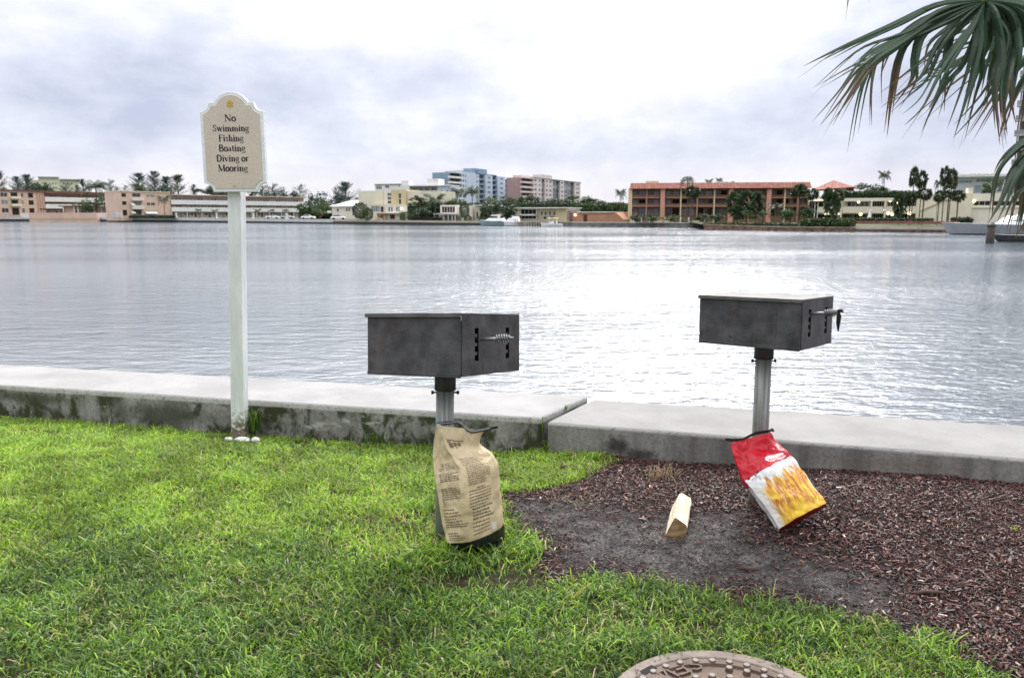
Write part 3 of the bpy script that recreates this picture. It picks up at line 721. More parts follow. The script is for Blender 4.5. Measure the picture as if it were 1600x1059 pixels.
g2, GM2 = grill('black park grill with rag on its handle, over the red charcoal bag', b2, zt2, (0.515, 0.38, 0.226), -42, -2.2, (-0.004, 0.0),
      [(1, -0.09, 0.165, .150, -30)], rag=True, plate_dz=0.004)

# ================================================================== BAGS
def catmull(P, k):
    """P list of Vectors, k in 0..len-1"""
    n = len(P); i = min(int(k), n-2); f = k-i
    p0, p1, p2, p3 = P[max(i-1, 0)], P[i], P[i+1], P[min(i+2, n-1)]
    return 0.5*((2*p1)+(p2-p0)*f+(2*p0-5*p1+4*p2-p3)*f*f+(3*p1-p0-3*p2+p3)*f**3)
class Bag:
    def __init__(s, rows, back, thick, sB, crease, seed, amp):
        """rows: per height (left, fold, right) points; back: unit vector from front to back; thick: per row"""
        s.rows = rows; s.back = back; s.th = thick; s.sB = sB; s.cr = crease; s.seed = seed; s.amp = amp
    def raw(s, a, tt):
        k = tt*(len(s.rows)-1)
        A, B, C = (catmull([r[i] for r in s.rows], k) for i in range(3))
        lin = A.lerp(B, a/s.sB) if a < s.sB else B.lerp(C, (a-s.sB)/(1-s.sB))
        b = s.sB; quad = A*((a-b)*(a-1)/(b))+B*(a*(a-1)/(b*(b-1)))+C*(a*(a-b)/(1-b))
        kk = min(max(int(k), 0), len(s.cr)-2); c = s.cr[kk]+(s.cr[kk+1]-s.cr[kk])*(k-kk)
        return quad.lerp(lin, c), k
    def thick(s, k):
        i = min(int(k), len(s.th)-2); return s.th[i]+(s.th[i+1]-s.th[i])*(k-i)
    def disp(s, p, tt, amp):
        q = p*1.0+Vector((s.seed, 0, 0))
        n1 = 1-abs(mnoise.noise(q*9))*2.2; n2 = 1-abs(mnoise.noise(q*21+Vector((3, 1, 2))))*2.0; n3 = mnoise.noise(q*46)
        d_, _ = mnoise.voronoi(q*11+Vector((n3*.15, 0, 0))); f_ = min(1.0, (d_[1]-d_[0])*2.2)
        return (n1*0.40+n2*0.26+n3*0.10-(1-f_)*.75+.3)*amp
    def front(s, a, tt, lift=0.0):
        p, k = s.raw(a, tt); return p-s.back*(s.disp(p, tt, s.amp)*(1+1.1*float(sstep(tt, .45, .75)))*(1 if tt < .95 else .4)+lift)
    def rim(s, q, tt):
        """q 0..1 round the closed outline: front, right side, back, left side"""
        if q < .5: return s.front(q*2, tt)
        p0 = s.front(1, tt); p1 = s.front(0, tt); _, k = s.raw(.5, tt); T = s.thick(k)
        bul = 0.18*T
        wv = (p0-p1).normalized()
        if q < .62:
            f = (q-.5)/.12; return p0+s.back*T*f+wv*bul*math.sin(f*math.pi)+wv*s.disp(p0+s.back*f*.3, tt, s.amp*.7)
        if q < .88:
            f = (q-.62)/.26; b = p0.lerp(p1, f); return b+s.back*(T*(1+.12*math.sin(f*math.pi)))
        f = (q-.88)/.12; return p1+s.back*T*(1-f)-wv*bul*math.sin(f*math.pi)*-0.6-wv*s.disp(p1+s.back*f*.3, tt, s.amp*.7)
    def mesh(s, name, mats, parent, t0=0.0, t1=1.0, nt=70, capb=True, uvs=True, inv=None):
        qs = [i/72*.5 for i in range(72)]+[.5+.12*i/10 for i in range(10)]+[.62+.26*i/20 for i in range(20)]+[.88+.12*i/10 for i in range(10)]
        nq = len(qs); vs = []; uv = []
        for j in range(nt+1):
            tt = t0+(t1-t0)*j/nt
            for q in qs:
                p = s.rim(q, tt); vs.append(p if inv is None else inv @ p); uv.append((q*2, tt))
        fs = [(j*nq+i, j*nq+(i+1) % nq, (j+1)*nq+(i+1) % nq, (j+1)*nq+i) for j in range(nt) for i in range(nq)]
        mi = [0]*len(fs)
        fs.append(tuple(range(nq))[::-1]); mi.append(len(mats)-1)
        mb = MB(); mb.v = [tuple(p) for p in vs]; mb.f = fs; mb.mi = mi
        o = mb.build(name, mats, parent, smooth=True); me = o.data
        ul = me.uv_layers.new(name='UVMap')
        vi = np.zeros(len(me.loops), np.int32); me.loops.foreach_get('vertex_index', vi)
        ul.data.foreach_set('uv', np.array(uv, np.float32)[vi].ravel())
        me.polygons[len(fs)-1].use_smooth = False
        return o
def print_lines(bag, parent, inv, mat, name, blocks, seed, lift=0.0016):
    rnd = random.Random(seed); mb = MB()
    for (a0, a1, t0, t1, nl, hgt, skew, align) in blocks:
        for i in range(nl):
            tt = t1-(t1-t0)*i/max(1, nl-1); x = a0; end = a0+(a1-a0)*(rnd.uniform(.55, 1.0) if rnd.random() < .45 else 1.0)
            if align: w_ = (a1-a0)*rnd.uniform(.45, .95); x = (a0+a1)/2-w_/2; end = x+w_
            while x < end-.006:
                wl = min(rnd.uniform(.016, .055), end-x); n = max(2, int(wl/.012)+1)
                vs = []
                for q in range(n+1):
                    a = x+wl*q/n; s_ = tt+skew*(a-a0); hh = hgt*(1 if rnd.random() < .6 else .7)
                    vs += [inv @ bag.front(a, s_-hh/2, lift), inv @ bag.front(a, s_+hh/2, lift)]
                mb.add(vs, [(2*q, 2*q+2, 2*q+3, 2*q+1) for q in range(n)]); x += wl+rnd.uniform(.007, .014)
    return mb.build(name, mat, parent)
def strip_along(mb, pts, off, h, thick):
    """a flat folded band standing along pts"""
    n = len(pts); vs = []
    for p in pts:
        for (o_, z) in ((-thick, -h), (-thick, h), (thick, h), (thick, -h)): vs.append(p+off*o_+Vector((0, 0, z)))
    mb.add(vs, [(4*i+a, 4*i+(a+1) % 4, 4*i+4+(a+1) % 4, 4*i+4+a) for i in range(n-1) for a in range(4)]+[(3, 2, 1, 0), tuple(4*(n-1)+k for k in range(4))])
# ---- brown paper bag
m, t = new_mat('kraft_paper')
p = t.obj(); n = t.noise(p, 12, 6, 0.6); nf = t.noise(p, 160, 3, 0.6)
c = t.mix(t.sm(n, 0.3, 0.7), (0.52, 0.415, 0.25), (0.70, 0.58, 0.39)); c = t.mix(t.m('MULTIPLY', nf, .2), c, (0.28, 0.19, 0.10))
finish(t, c, 0.62, t.bump(t.m('ADD', t.m('MULTIPLY', t.noise(p, 30, 4, .6, .6), .004), t.m('MULTIPLY', nf, .0006)), 1.0), 0.35); KRAFT = m
BAGBLACK = flat('black_bag_print', (0.010, 0.012, 0.014), 0.38, .2, 10, .004, .5)
INK = flat('brown_black_ink', (0.155, 0.118, 0.07), 0.6, .1)
SEAM = flat('dark_green_seam_tape', (0.012, 0.022, 0.022), 0.35, .2, 12, 0, .5)
SEAMW = flat('white_seam_edge', (0.6, 0.62, 0.62), 0.4, .05)
yl = 3.26
def rowpx(A, B, C): return [at(*q) for q in (A, B, C)]
rows1 = [rowpx((699,848,yl-.02), (732,847,yl-.055), (779,827,yl+.05)),
         rowpx((691,817,yl-.005), (728,813,yl-.06), (775,800,yl+.05)),
         rowpx((685,780,yl+.01), (725,775,yl-.06), (771,762,yl+.055)),
         rowpx((679.5,745,yl+.03), (721,738,yl-.045), (769,730,yl+.065)),
         rowpx((677,720,yl+.11), (709,717,yl-.02), (760.5,711,yl+.08)),
         rowpx((677.5,692,yl+.16), (695,694,yl+.015), (746,694,yl+.095)),
         rowpx((682,665,yl+.10), (690,665,yl+.075), (755,672,yl+.105))]
low1 = rowpx((704,858,yl+.03), (737,862,yl-.01), (782,846,yl+.085))
bag1_o = thing('charcoal_bag', 'brown paper charcoal bag with printed instructions, leaning on a grill post in the grass', 'bag', (float(rows1[0][1].x), yl, gzf(-.2, yl)))
inv1 = Matrix.Translation(-Vector(bag1_o.location))
bk1 = Vector((0.10, 0.99, -0.03)).normalized()
bag1 = Bag(rows1, bk1, [.10, .11, .11, .10, .075, .04, .006], .42, [.35, .25, .3, .45, .9, 1, .6], 2.0, .0075)
bag1.mesh('paper_body', [KRAFT, KRAFT], bag1_o, inv=inv1)
base1 = Bag([low1, [low1[i].lerp(rows1[0][i], .5)+Vector((0, -.006, 0)) for i in range(3)], [q+Vector((0, .004, .006)) for q in rows1[0]]], bk1, [.085, .105, .10], .42, [.3, .3, .35], 2.0, .004)
base1.mesh('bag_base', [BAGBLACK, BAGBLACK], bag1_o, nt=14, inv=inv1)
seam_px = [(682,661.5,yl+.10), (692,660.5,yl+.092), (704,659.5,yl+.098), (715,658.5,yl+.115), (722,663,yl+.10), (730,670,yl+.085), (737,673.5,yl+.085), (746,672,yl+.095), (755,670.5,yl+.105), (766,668,yl+.10), (778,666,yl+.10)]
mb = MB(); strip_along(mb, [inv1 @ at(*q)+Vector((0, 0, -.002)) for q in seam_px], bk1, .0062, .0045); mb.build('seam_tape', SEAM, bag1_o)
mb = MB(); strip_along(mb, [inv1 @ at(q[0], q[1]+.6, q[2]-.0065) for q in seam_px[:-1]], bk1, .0012, .0012); mb.build('seam_edge', SEAMW, bag1_o)
mb = MB(); strip_along(mb, [inv1 @ at(u, v, yl+.085) for u, v in ((682.5, 664.5), (685, 665), (688.5, 666))], bk1, .0075, .002); mb.build('seam_tag', SEAMW, bag1_o)
print_lines(bag1, bag1_o, inv1, INK, 'printed_text', [
    (.08, .36, .555, .625, 5, .0085, 0, 1), (.07, .37, .455, .51, 5, .0085, 0, 0), (.07, .37, .33, .40, 6, .0085, 0, 0), (.07, .12, .285, .315, 3, .008, 0, 0),
    (.06, .36, .17, .255, 5, .0085, 0, 0), (.06, .46, .135, .15, 2, .0085, 0, 0), (.07, .38, .04, .09, 4, .0085, 0, 0),
    (.50, .90, .575, .66, 5, .0085, 0.015, 0), (.52, .95, .40, .555, 10, .0085, 0.015, 0), (.66, .82, .372, .372, 1, .010, .01, 0), (.52, .95, .255, .355, 6, .0085, .015, 0),
    (.56, .95, .165, .235, 4, .012, .02, 0), (.54, .86, .06, .135, 4, .0085, .02, 0)], 4)
mb = MB()
for (a0, a1, t0, t1) in ((.46, .76, .872, .880), (.47, .53, .855, .868), (.49, .56, .80, .852), (.58, .62, .815, .86), (.60, .655, .835, .845), (.66, .70, .82, .86), (.60, .64, .80, .812)):
    vs = []
    for q in range(5):
        a = a0+(a1-a0)*q/4; vs += [inv1 @ bag1.front(a, t0-.02*(a-.4), .0016), inv1 @ bag1.front(a, t1-.02*(a-.4), .0016)]
    mb.add(vs, [(2*q, 2*q+2, 2*q+3, 2*q+1) for q in range(4)])
mb.build('printed_emblem', INK, bag1_o)
mb = MB(); vs = []
for a in (.895, .935, .975):
    for k_ in (.035, .07, .105): vs.append(inv1 @ bag1.front(a, k_+.02*(a-.9), .0018))
mb.add(vs, [(3*i+j, 3*i+3+j, 3*i+4+j, 3*i+1+j) for i in range(2) for j in range(2)]); mb.build('label_patch', SEAMW, bag1_o)
# ---- red and white foil bag
m, t = new_mat('printed_foil')
u = t.uv(); a_, t_, _ = t.sep(u)
wob = t.noise(t.mapv(u, scale=(6, 6, 1)), 1.0, 4, 0.6)
bd = t.m('ADD', t.m('ADD', 0.545, t.m('MULTIPLY', t.m('ABSOLUTE', t.m('SUBTRACT', a_, 0.50)), 0.16)), t.m('MULTIPLY', t.m('SUBTRACT', wob, .5), 0.03))
red = t.sm(t.m('SUBTRACT', t_, bd), -0.004, 0.006)
ga = t.m('DIVIDE', t.m('SUBTRACT', a_, .76), .20); gt_ = t.m('DIVIDE', t.m('SUBTRACT', t_, .665), .055)
pw = t.m('EXPONENT', t.m('MULTIPLY', t.m('POWER', t.m('ADD', t.m('MULTIPLY', ga, ga), t.m('MULTIPLY', gt_, gt_)), 2.0), -1.0))
pw = t.sm(t.m('ADD', pw, t.m('MULTIPLY', t.m('SUBTRACT', t.noise(t.mapv(u, scale=(14, 22, 1)), 1, 3, .6), .5), 0.9)), .42, .5)
wcol = t.mix(t.noise(t.mapv(u, scale=(4, 5, 1)), 1, 4, .6), (0.62, 0.67, 0.72), (0.86, 0.87, 0.88))
fl = t.noise(t.mapv(u, scale=(7.5, 3.2, 1), rot=(0, 0, R(-8))), 1.0, 5, 0.62, 0.7)
fl2 = t.noise(t.mapv(u, scale=(13, 5, 1), loc=(4, 2, 0)), 1.0, 5, 0.65, 0.9)
arcd = t.m('MULTIPLY', t.m('ABSOLUTE', t.m('SUBTRACT', a_, 0.55)), 0.22)
ht = t.m('ADD', t.m('SUBTRACT', t.m('ADD', 0.40, arcd), t_), t.m('MULTIPLY', t.m('SUBTRACT', fl, 0.5), 0.85))
edge = t.m('MULTIPLY', t.sm(a_, 0.05, 0.2), 1.0)
fm = t.m('MULTIPLY', t.sm(ht, -0.02, 0.05), t.m('ADD', t.m('MULTIPLY', edge, .85), .15))
fc = t.ramp(fl2, [(0.22, (0.86, 0.80, 0.40)), (0.38, (0.80, 0.52, 0.05)), (0.48, (0.75, 0.36, 0.04)), (0.56, (0.34, 0.12, 0.03)), (0.62, (0.80, 0.42, 0.16)), (0.74, (0.85, 0.62, 0.10))])
low = t.sm(t_, 0.20, 0.05)
fc = t.mix(t.m('MULTIPLY', low, .55), fc, t.mix(fl, (0.85, 0.62, 0.03), (0.62, 0.40, 0.02)))
c = t.mix(fm, wcol, fc)
rcol = t.mix(t.noise(t.mapv(u, scale=(5, 8, 1)), 1, 4, .6), (0.38, 0.004, 0.015), (0.56, 0.008, 0.026))
c = t.mix(red, c, t.mix(pw, rcol, (0.80, 0.70, 0.72)))
inside = t.m('MULTIPLY', t.m('GREATER_THAN', a_, 1.02), 1.0)
c = t.mix(inside, c, t.mix(t.m('GREATER_THAN', t_, .55), (0.62, 0.62, 0.62), (0.5, 0.008, 0.025)))
nb = t.bump(t.noise(t.obj(), 26, 4, .6, .8), 0.006)
finish(t, c, 0.33, nb, 0.36); FOIL = m
DRED = flat('dark_red_bag_base', (0.22, 0.008, 0.012), 0.4, .25, 14, .004)
yr = 3.47
rows2 = [rowpx((1217,827,yr), (1251,806,yr-.03), (1289,788,yr+0.029)),
         rowpx((1203,802,yr+0.037), (1238,780,yr+0.007), (1281,775,yr+0.059)),
         rowpx((1187,780,yr+0.081), (1224,756,yr+0.052), (1262,750,yr+0.102)),
         rowpx((1172,760,yr+0.132), (1206,734,yr+0.102), (1246,727,yr+0.154)),
         rowpx((1161,746,yr+0.169), (1189,722,yr+0.162), (1231,709,yr+0.198)),
         rowpx((1150,721,yr+0.228), (1177,706,yr+0.243), (1218,697,yr+0.256)),
         rowpx((1142,692,yr+0.301), (1172,684,yr+0.301), (1203,676,yr+0.309))]
wv = (rows2[0][2]-rows2[0][0]).normalized(); avx = (rows2[6][1]-rows2[0][1]).normalized()
bk2 = avx.cross(wv).normalized()
if bk2.y < 0: bk2 = -bk2
bag2_o = thing('charcoal_bag', 'red and white charcoal bag printed with flames, slumped against a grill post on the mulch', 'bag', (float(rows2[0][0].x), yr, gzf(1.2, yr)))
inv2 = Matrix.Translation(-Vector(bag2_o.location))
bag2 = Bag(rows2, bk2, [.045, .065, .075, .07, .05, .03, .006], .48, [.2, .15, .15, .2, .6, .95, .5], 9.0, .011)
bag2.mesh('foil_body', [FOIL, DRED], bag2_o, inv=inv2)
mb = MB(); strip_along(mb, [inv2 @ (at(u, v, y)) for u, v, y in ((1133.5,686.5,yr+.295), (1146,687.5,yr+.29), (1161,686.5,yr+.295), (1170,681.5,yr+.298), (1180,676.8,yr+.302), (1192,674.8,yr+.306), (1203,673.2,yr+.31))], bk2, .0055, .004)
mb.tube([inv2 @ at(1201,673.5,yr+.31), inv2 @ at(1207,671,yr+.302), inv2 @ at(1209,674,yr+.298)], [.005, .009, .006], 7); mb.build('seam_tape', SEAM, bag2_o)
DOT = flat('black_print_dot', (0.012, 0.012, 0.014), .4, .1); GRN = flat('green_print_dot', (0.05, 0.11, 0.07), .4, .1); RDP = flat('red_print', (0.55, .02, .03), .4, .1)
def dot(bag, inv, a, tt, ra, rt, mat, name, parent):
    mb = MB(); n = 14; vs = [inv @ bag.front(a, tt, .0018)]
    for i in range(n): q = 2*math.pi*i/n; vs.append(inv @ bag.front(a+ra*math.cos(q), tt+rt*math.sin(q), .0018))
    mb.add(vs, [(0, i+1, (i+1) % n+1) for i in range(n)]); return mb.build(name, mat, parent)
dot(bag2, inv2, .085, .605, .033, .016, DOT, 'printed_dot', bag2_o); dot(bag2, inv2, .86, .60, .030, .012, GRN, 'printed_dot', bag2_o)
print_lines(bag2, bag2_o, inv2, DOT, 'printed_text', [(.20, .30, .575, .59, 2, .014, 0, 0), (.13, .26, .525, .525, 1, .006, .0, 0), (.62, .74, .618, .618, 1, .006, 0, 0)], 8, .0018)
print_lines(bag2, bag2_o, inv2, RDP, 'printed_line', [(.10, .26, .553, .553, 1, .012, 0, 0), (.62, .96, .625, .655, 2, .014, .02, 0)], 18, .0018)

# ================================================================== FIREWOOD
m, t = new_mat('split_wood')
p = t.obj(); g_ = t.noise(t.mapv(p, scale=(28, 2.2, 28)), 1.6, 6, .65); gr = t.noise(p, 7, 5, .6)
c = t.mix(t.sm(g_, .34, .66), (0.58, 0.47, 0.32), (0.86, 0.78, 0.63)); c = t.mix(t.m('MULTIPLY', t.sm(gr, .5, .7), .35), c, (0.60, 0.44, 0.27))
finish(t, c, 0.75, t.bump(g_, .008), .25); WOOD = m
m, t = new_mat('end_grain')
p = t.obj(); x_, y_, z_ = t.sep(p); rr = t.m('MULTIPLY', t.vm('LENGTH', t.comb(t.m('ADD', x_, .02), 0.0, t.m('SUBTRACT', z_, .16))), 190)
c = t.mix(t.m('ADD', .5, t.m('MULTIPLY', t.m('SINE', rr), .4)), (0.19, 0.12, 0.062), (0.33, 0.215, 0.115))
c = t.mix(t.sm(t.noise(p, 16, 5, .6), .45, .7), c, (0.13, 0.08, 0.04)); finish(t, c, .85, None, .2); ENDG = m
f0 = onz(1056, 833, 0.03); k0 = onz(1075, 792, 0.03)
dirv = Vector((0.105, 0.35, 0)).normalized()
lg = thing('firewood_log', 'pale split wedge of firewood lying on the dark soil', 'firewood', (f0.x, f0.y+.01, gzf(f0.x, f0.y)), math.atan2(-dirv.x, dirv.y))
mb = MB(); prof = [(-.052, -.012), (.044, -.012), (.054, .052), (.049, .066), (.0, .098), (-.010, .092), (-.044, .02)]; n = len(prof); K = 14; Ln = .36
rl = random.Random(3); vs = []
for i in range(K+1):
    k = i/K
    for j, (a, b) in enumerate(prof):
        s_ = 1-.10*max(0, k-.6); sk = .018*(1-b/.1) if i == 0 else 0
        vs.append((a*s_+rl.uniform(-.0022, .0022)-.004*k, k*Ln-(.03 if (i == 0 and j in (0, 6)) else 0)+(rl.uniform(-.02, .012) if i == K else 0), b*s_+rl.uniform(-.0022, .0022)))
mb.add(vs, [(i*n+j, i*n+(j+1) % n, (i+1)*n+(j+1) % n, (i+1)*n+j) for i in range(K) for j in range(n)], 0)
mb.f += [tuple(range(n))[::-1], tuple(range(K*n, K*n+n))]; mb.mi += [1, 1]
mb.build('split_wood', [WOOD, ENDG], lg)

# ================================================================== MANHOLE COVER
m, t = new_mat('cast_iron')
p = t.obj(); n = t.noise(p, 16, 7, .65); nf = t.noise(p, 90, 4, .65); z_ = t.sep(p)[2]
c = t.mix(t.sm(n, .3, .7), (0.070, 0.044, 0.032), (0.125, 0.082, 0.062)); c = t.mix(t.m('MULTIPLY', t.sm(nf, .5, .7), .5), c, (0.055, 0.04, 0.036))
worn = t.m('MULTIPLY', t.sm(z_, .0125, .0165), .8); c = t.mix(worn, c, t.mix(nf, (0.17, 0.14, 0.12), (0.31, 0.275, 0.245)))
finish(t, c, .62, t.bump(t.m('ADD', t.m('MULTIPLY', nf, .003), t.m('MULTIPLY', n, .003)), 1), .5, .2); IRON = m
CONC = flat('manhole_collar_concrete', (0.20, 0.165, 0.145), .85, .25, 7, .01)
mz = gzf(MH[0], MH[1])+0.022
mh = thing('manhole_cover', 'round rusty studded manhole cover set in the lawn', 'manhole cover', (MH[0], MH[1], mz))
def lathe(mb, prof, n=72, cap=True):
    k = len(prof); vs = [(r*math.cos(2*math.pi*i/n), r*math.sin(2*math.pi*i/n), z) for r, z in prof for i in range(n)]
    mb.add(vs, [(j*n+i, j*n+(i+1) % n, (j+1)*n+(i+1) % n, (j+1)*n+i) for j in range(k-1) for i in range(n)]+([tuple(range((k-1)*n, k*n))] if cap else []))
rm = MH[2]
mb = MB(); lathe(mb, [(rm, -.10), (rm, .006), (rm-.004, .010), (rm-.045, .012), (rm-.049, .009), (rm-.049, -.05)], cap=False); mb.build('ring', CONC, mh)
mb = MB(); rc = rm-.053; lathe(mb, [(rc, -.05), (rc, .008), (rc-.003, .011), (rc-.030, .011), (rc-.034, .002), (rc*.5, .002)]); cov = mb.build('cover', IRON, mh)
def stud(mb, x, y, r=.0108, h=.017):
    n = 12; vs = []
    for rr, z in ((r*1.25, .0015), (r, h-.002), (r*.88, h)): vs += [(x+rr*math.cos(2*math.pi*i/n), y+rr*math.sin(2*math.pi*i/n), z) for i in range(n)]
    mb.add(vs, [(j*n+i, j*n+(i+1) % n, (j+1)*n+(i+1) % n, (j+1)*n+i) for j in range(2) for i in range(n)]+[tuple(range(2*n, 3*n))])
mb = MB()
tx = [onz(u, v, mz) for u, v in ((1087, 1040), (1047, 1053))]
tdir = (tx[1]-tx[0]).normalized(); tc = tx[0]+tdir*.135-Vector((MH[0], MH[1], mz))
for (rr, nn, ph) in ((rc-.017, 34, 0.02), (rc-.052, 30, .06), (rc-.105, 24, .0), (rc-.158, 19, .1), (rc-.21, 13, 0), (rc-.26, 8, 0)):
    for i in range(nn):
        a = 2*math.pi*i/nn+ph; x_, y_ = rr*math.cos(a), rr*math.sin(a)
        q = Vector((x_, y_, 0))-tc; al = q.dot(tdir); ac = q.dot(Vector((-tdir.y, tdir.x, 0)))
        if abs(al) < .19 and abs(ac) < .055 and rr < rc-.03: continue
        stud(mb, x_, y_)
mb.build('stud_pattern', IRON, cov)
mb = MB()
cd_ = Vector((-tdir.y, tdir.x, 0))
emit_text(mb, 'SEWER'.replace('S', 'Z'), .30, .062, lambda a, b, lf: tuple(tc+tdir*a+cd_*(b-.031)+Vector((0, 0, (.0105+lf) if lf is not None else .001))))
mb.build('lettering', IRON, cov)
for a in (2.35, 5.5):
    mb = MB(); x_, y_ = (rc-.05)*math.cos(a), (rc-.05)*math.sin(a)
    poly = [(x_+(.062 if abs(math.cos(q)) > .5 else .055)*math.cos(q), y_+.034*math.sin(q)) for q in [2*math.pi*i/16 for i in range(16)]]
    mb.prism(poly, .0005, .0118); mb.build('lift_plate', IRON, cov, bevel=.002)
    mb = MB(); xx, yy = (rm-.052)*math.cos(a-.1), (rm-.052)*math.sin(a-.1); ca, sa = math.cos(a-.1+math.pi/2), math.sin(a-.1+math.pi/2)
    mb.prism([(xx+ca*d1-sa*d2, yy+sa*d1+ca*d2) for d1, d2 in ((-.03, -.012), (.03, -.012), (.03, .012), (-.03, .012))], .0005, .0126); mb.build('pick_hole', SOOT, cov)

# ================================================================== SMALL THINGS ON THE GROUND
STONE = flat('white_limestone', (0.62, 0.61, 0.59), .9, .2, 20, .006)
def rock(loc, sx, sy, sz, label, seed):
    bm = bmesh.new(); bmesh.ops.create_icosphere(bm, subdivisions=3, radius=1)
    for v in bm.verts:
        k = 1+.35*mnoise.noise(v.co*1.3+Vector((seed, 0, 0)))+.15*mnoise.noise(v.co*4+Vector((seed, 2, 0))); v.co = Vector((v.co.x*sx, v.co.y*sy, v.co.z*sz))*k
    me = bpy.data.meshes.new('stone'); bm.to_mesh(me); bm.free(); me.materials.append(STONE)
    o = bpy.data.objects.new('stone', me); COL.objects.link(o); o.location = loc; return tag(o, label, 'stone', 'white stones at the sign post')
for i, (u, v, y, a, b, c_, lab) in enumerate(((378, 666, 5.17, .055, .03, .02, 'largest white stone, directly in front of the sign post foot'), (357, 667, 5.2, .03, .02, .013, 'small flat white stone at the side of the post away from the grills'), (399, 668, 5.18, .03, .025, .018, 'greyish stone in the weeds between the sign post and the grills'))):
    x_ = at(u, v, y).x; rock((x_, y, gzf(x_, y)+.022), a, b, c_, lab, i*3.1)
def tuft(name, loc, n, h, spread, mat, label, cat, seed, wd=.0028, droop=.6):
    rr = random.Random(seed); mb = MB()
    for i in range(n):
        a = rr.uniform(0, 6.28); l = h*rr.uniform(.5, 1); x0 = Vector((rr.gauss(0, spread*.35), rr.gauss(0, spread*.3), -.005)); dr = Vector((math.cos(a), math.sin(a), 0)); pr = Vector((-dr.y, dr.x, 0))*wd*rr.uniform(.7, 1.3)
        ln_ = l*droop*rr.uniform(.2, 1.2); pts = [x0, x0+dr*ln_*.2+Vector((0, 0, l*.5)), x0+dr*ln_*.6+Vector((0, 0, l*.9)), x0+dr*ln_*1.1+Vector((0, 0, l*rr.uniform(.75, 1.05)))]
        vs = [pts[0]-pr*.6, pts[0]+pr*.6, pts[1]-pr, pts[1]+pr, pts[2]-pr*.7, pts[2]+pr*.7, pts[3]]
        mb.add(vs, [(0, 1, 3, 2), (2, 3, 5, 4), (4, 5, 6)])
    o = mb.build(name, mat, None, loc=loc); return tag(o, label, cat)
WEED = leafmat('weed_green', (0.030, 0.075, 0.012), (0.13, 0.22, 0.03), .5, .35)
DRY = leafmat('dry_straw', (0.22, 0.15, 0.085), (0.42, 0.32, 0.20), .7, .3)
LIME = leafmat('seedling_lime', (0.22, 0.30, 0.02), (0.36, 0.42, 0.04), .5, .4)
def gp(u, v): q = onz(u, v, 0.0); q = onz(u, v, gzf(q.x, q.y)); return (q.x, q.y, gzf(q.x, q.y))
x_ = at(394, 660, 5.3).x
tuft('weed', (x_, 5.31, 0.02), 46, .17, .10, WEED, 'dark green weed growing between the sign post and the mossy wall', 'weed', 2, .004)
tuft('weed', (at(846, 680, 4.9).x, 4.93, .10), 9, .13, .02, WEED, 'green weed sprouting high in the joint of the sea wall', 'weed', 4, .003, .45)
tuft('weed', (.375, 5.20, .19), 6, .06, .04, WEED, 'low weed lying in the top of the joint across the wall', 'weed', 14, .004, 1.0)
tuft('weed', (at(851, 700, 4.8).x, 4.84, .0), 14, .10, .04, WEED, 'short weed at the foot of the wall joint', 'weed', 24, .003, .5)
tuft('weed', (at(590, 672, 5.1).x, 5.06, .01), 22, .08, .12, WEED, 'low weed at the foot of the mossy wall between sign and grill', 'weed', 6, .004)
tuft('dry_grass_tuft', gp(1034, 749), 70, .10, .16, DRY, 'dry straw coloured grass tuft on the mulch near the wall', 'dry grass', 7, .002, 1.0)
tuft('dry_grass_tuft', gp(890, 783), 60, .03, .22, DRY, 'flat patch of dry straw on the dark soil', 'dry grass', 8, .0016, 2.5)
tuft('dry_grass_tuft', gp(1192, 716), 14, .10, .06, DRY, 'sparse dry stalks standing by the wall behind the red bag', 'dry grass', 28, .002, .6)
tuft('seedling', gp(1583, 830), 12, .045, .03, LIME, 'small lime green seedling alone in the mulch', 'seedling', 9, .004, .8)
BARK = flat('bark_stick', (0.075, 0.042, 0.032), .8, .3, 30, .01)
def stick(u, v, L, a, r, label):
    x_, y_, z_ = gp(u, v); mb = MB(); rr = random.Random(int(u)); pts = []
    for i in range(6): k = i/5-.5; pts.append((k*L*math.cos(a)+rr.uniform(-.004, .004), k*L*math.sin(a)+rr.uniform(-.004, .004), r*.6+rr.uniform(0, .006)))
    mb.tube(pts, [r*.6, r, r*1.1, r, r*.9, r*.4], 7); o = mb.build('stick', BARK, None, smooth=True, loc=(x_, y_, z_+.004)); return tag(o, label, 'stick')
stick(1170, 893, .085, -.12, .009, 'short brown bark stick on the grey ash soil')
stick(1450, 930, .14, -.02, .008, 'long thin bark stick lying in the mulch near the lawn edge')
stick(882, 735, .0001+.06, .7, .018, 'dark dead clump lying on the lawn near the wall joint')
stick(1160, 965, .07, .5, .006, 'small twig among the grass at the mulch edge')
stick(938, 742, .05, .2, .007, 'short dark twig at the far edge of the mulch')

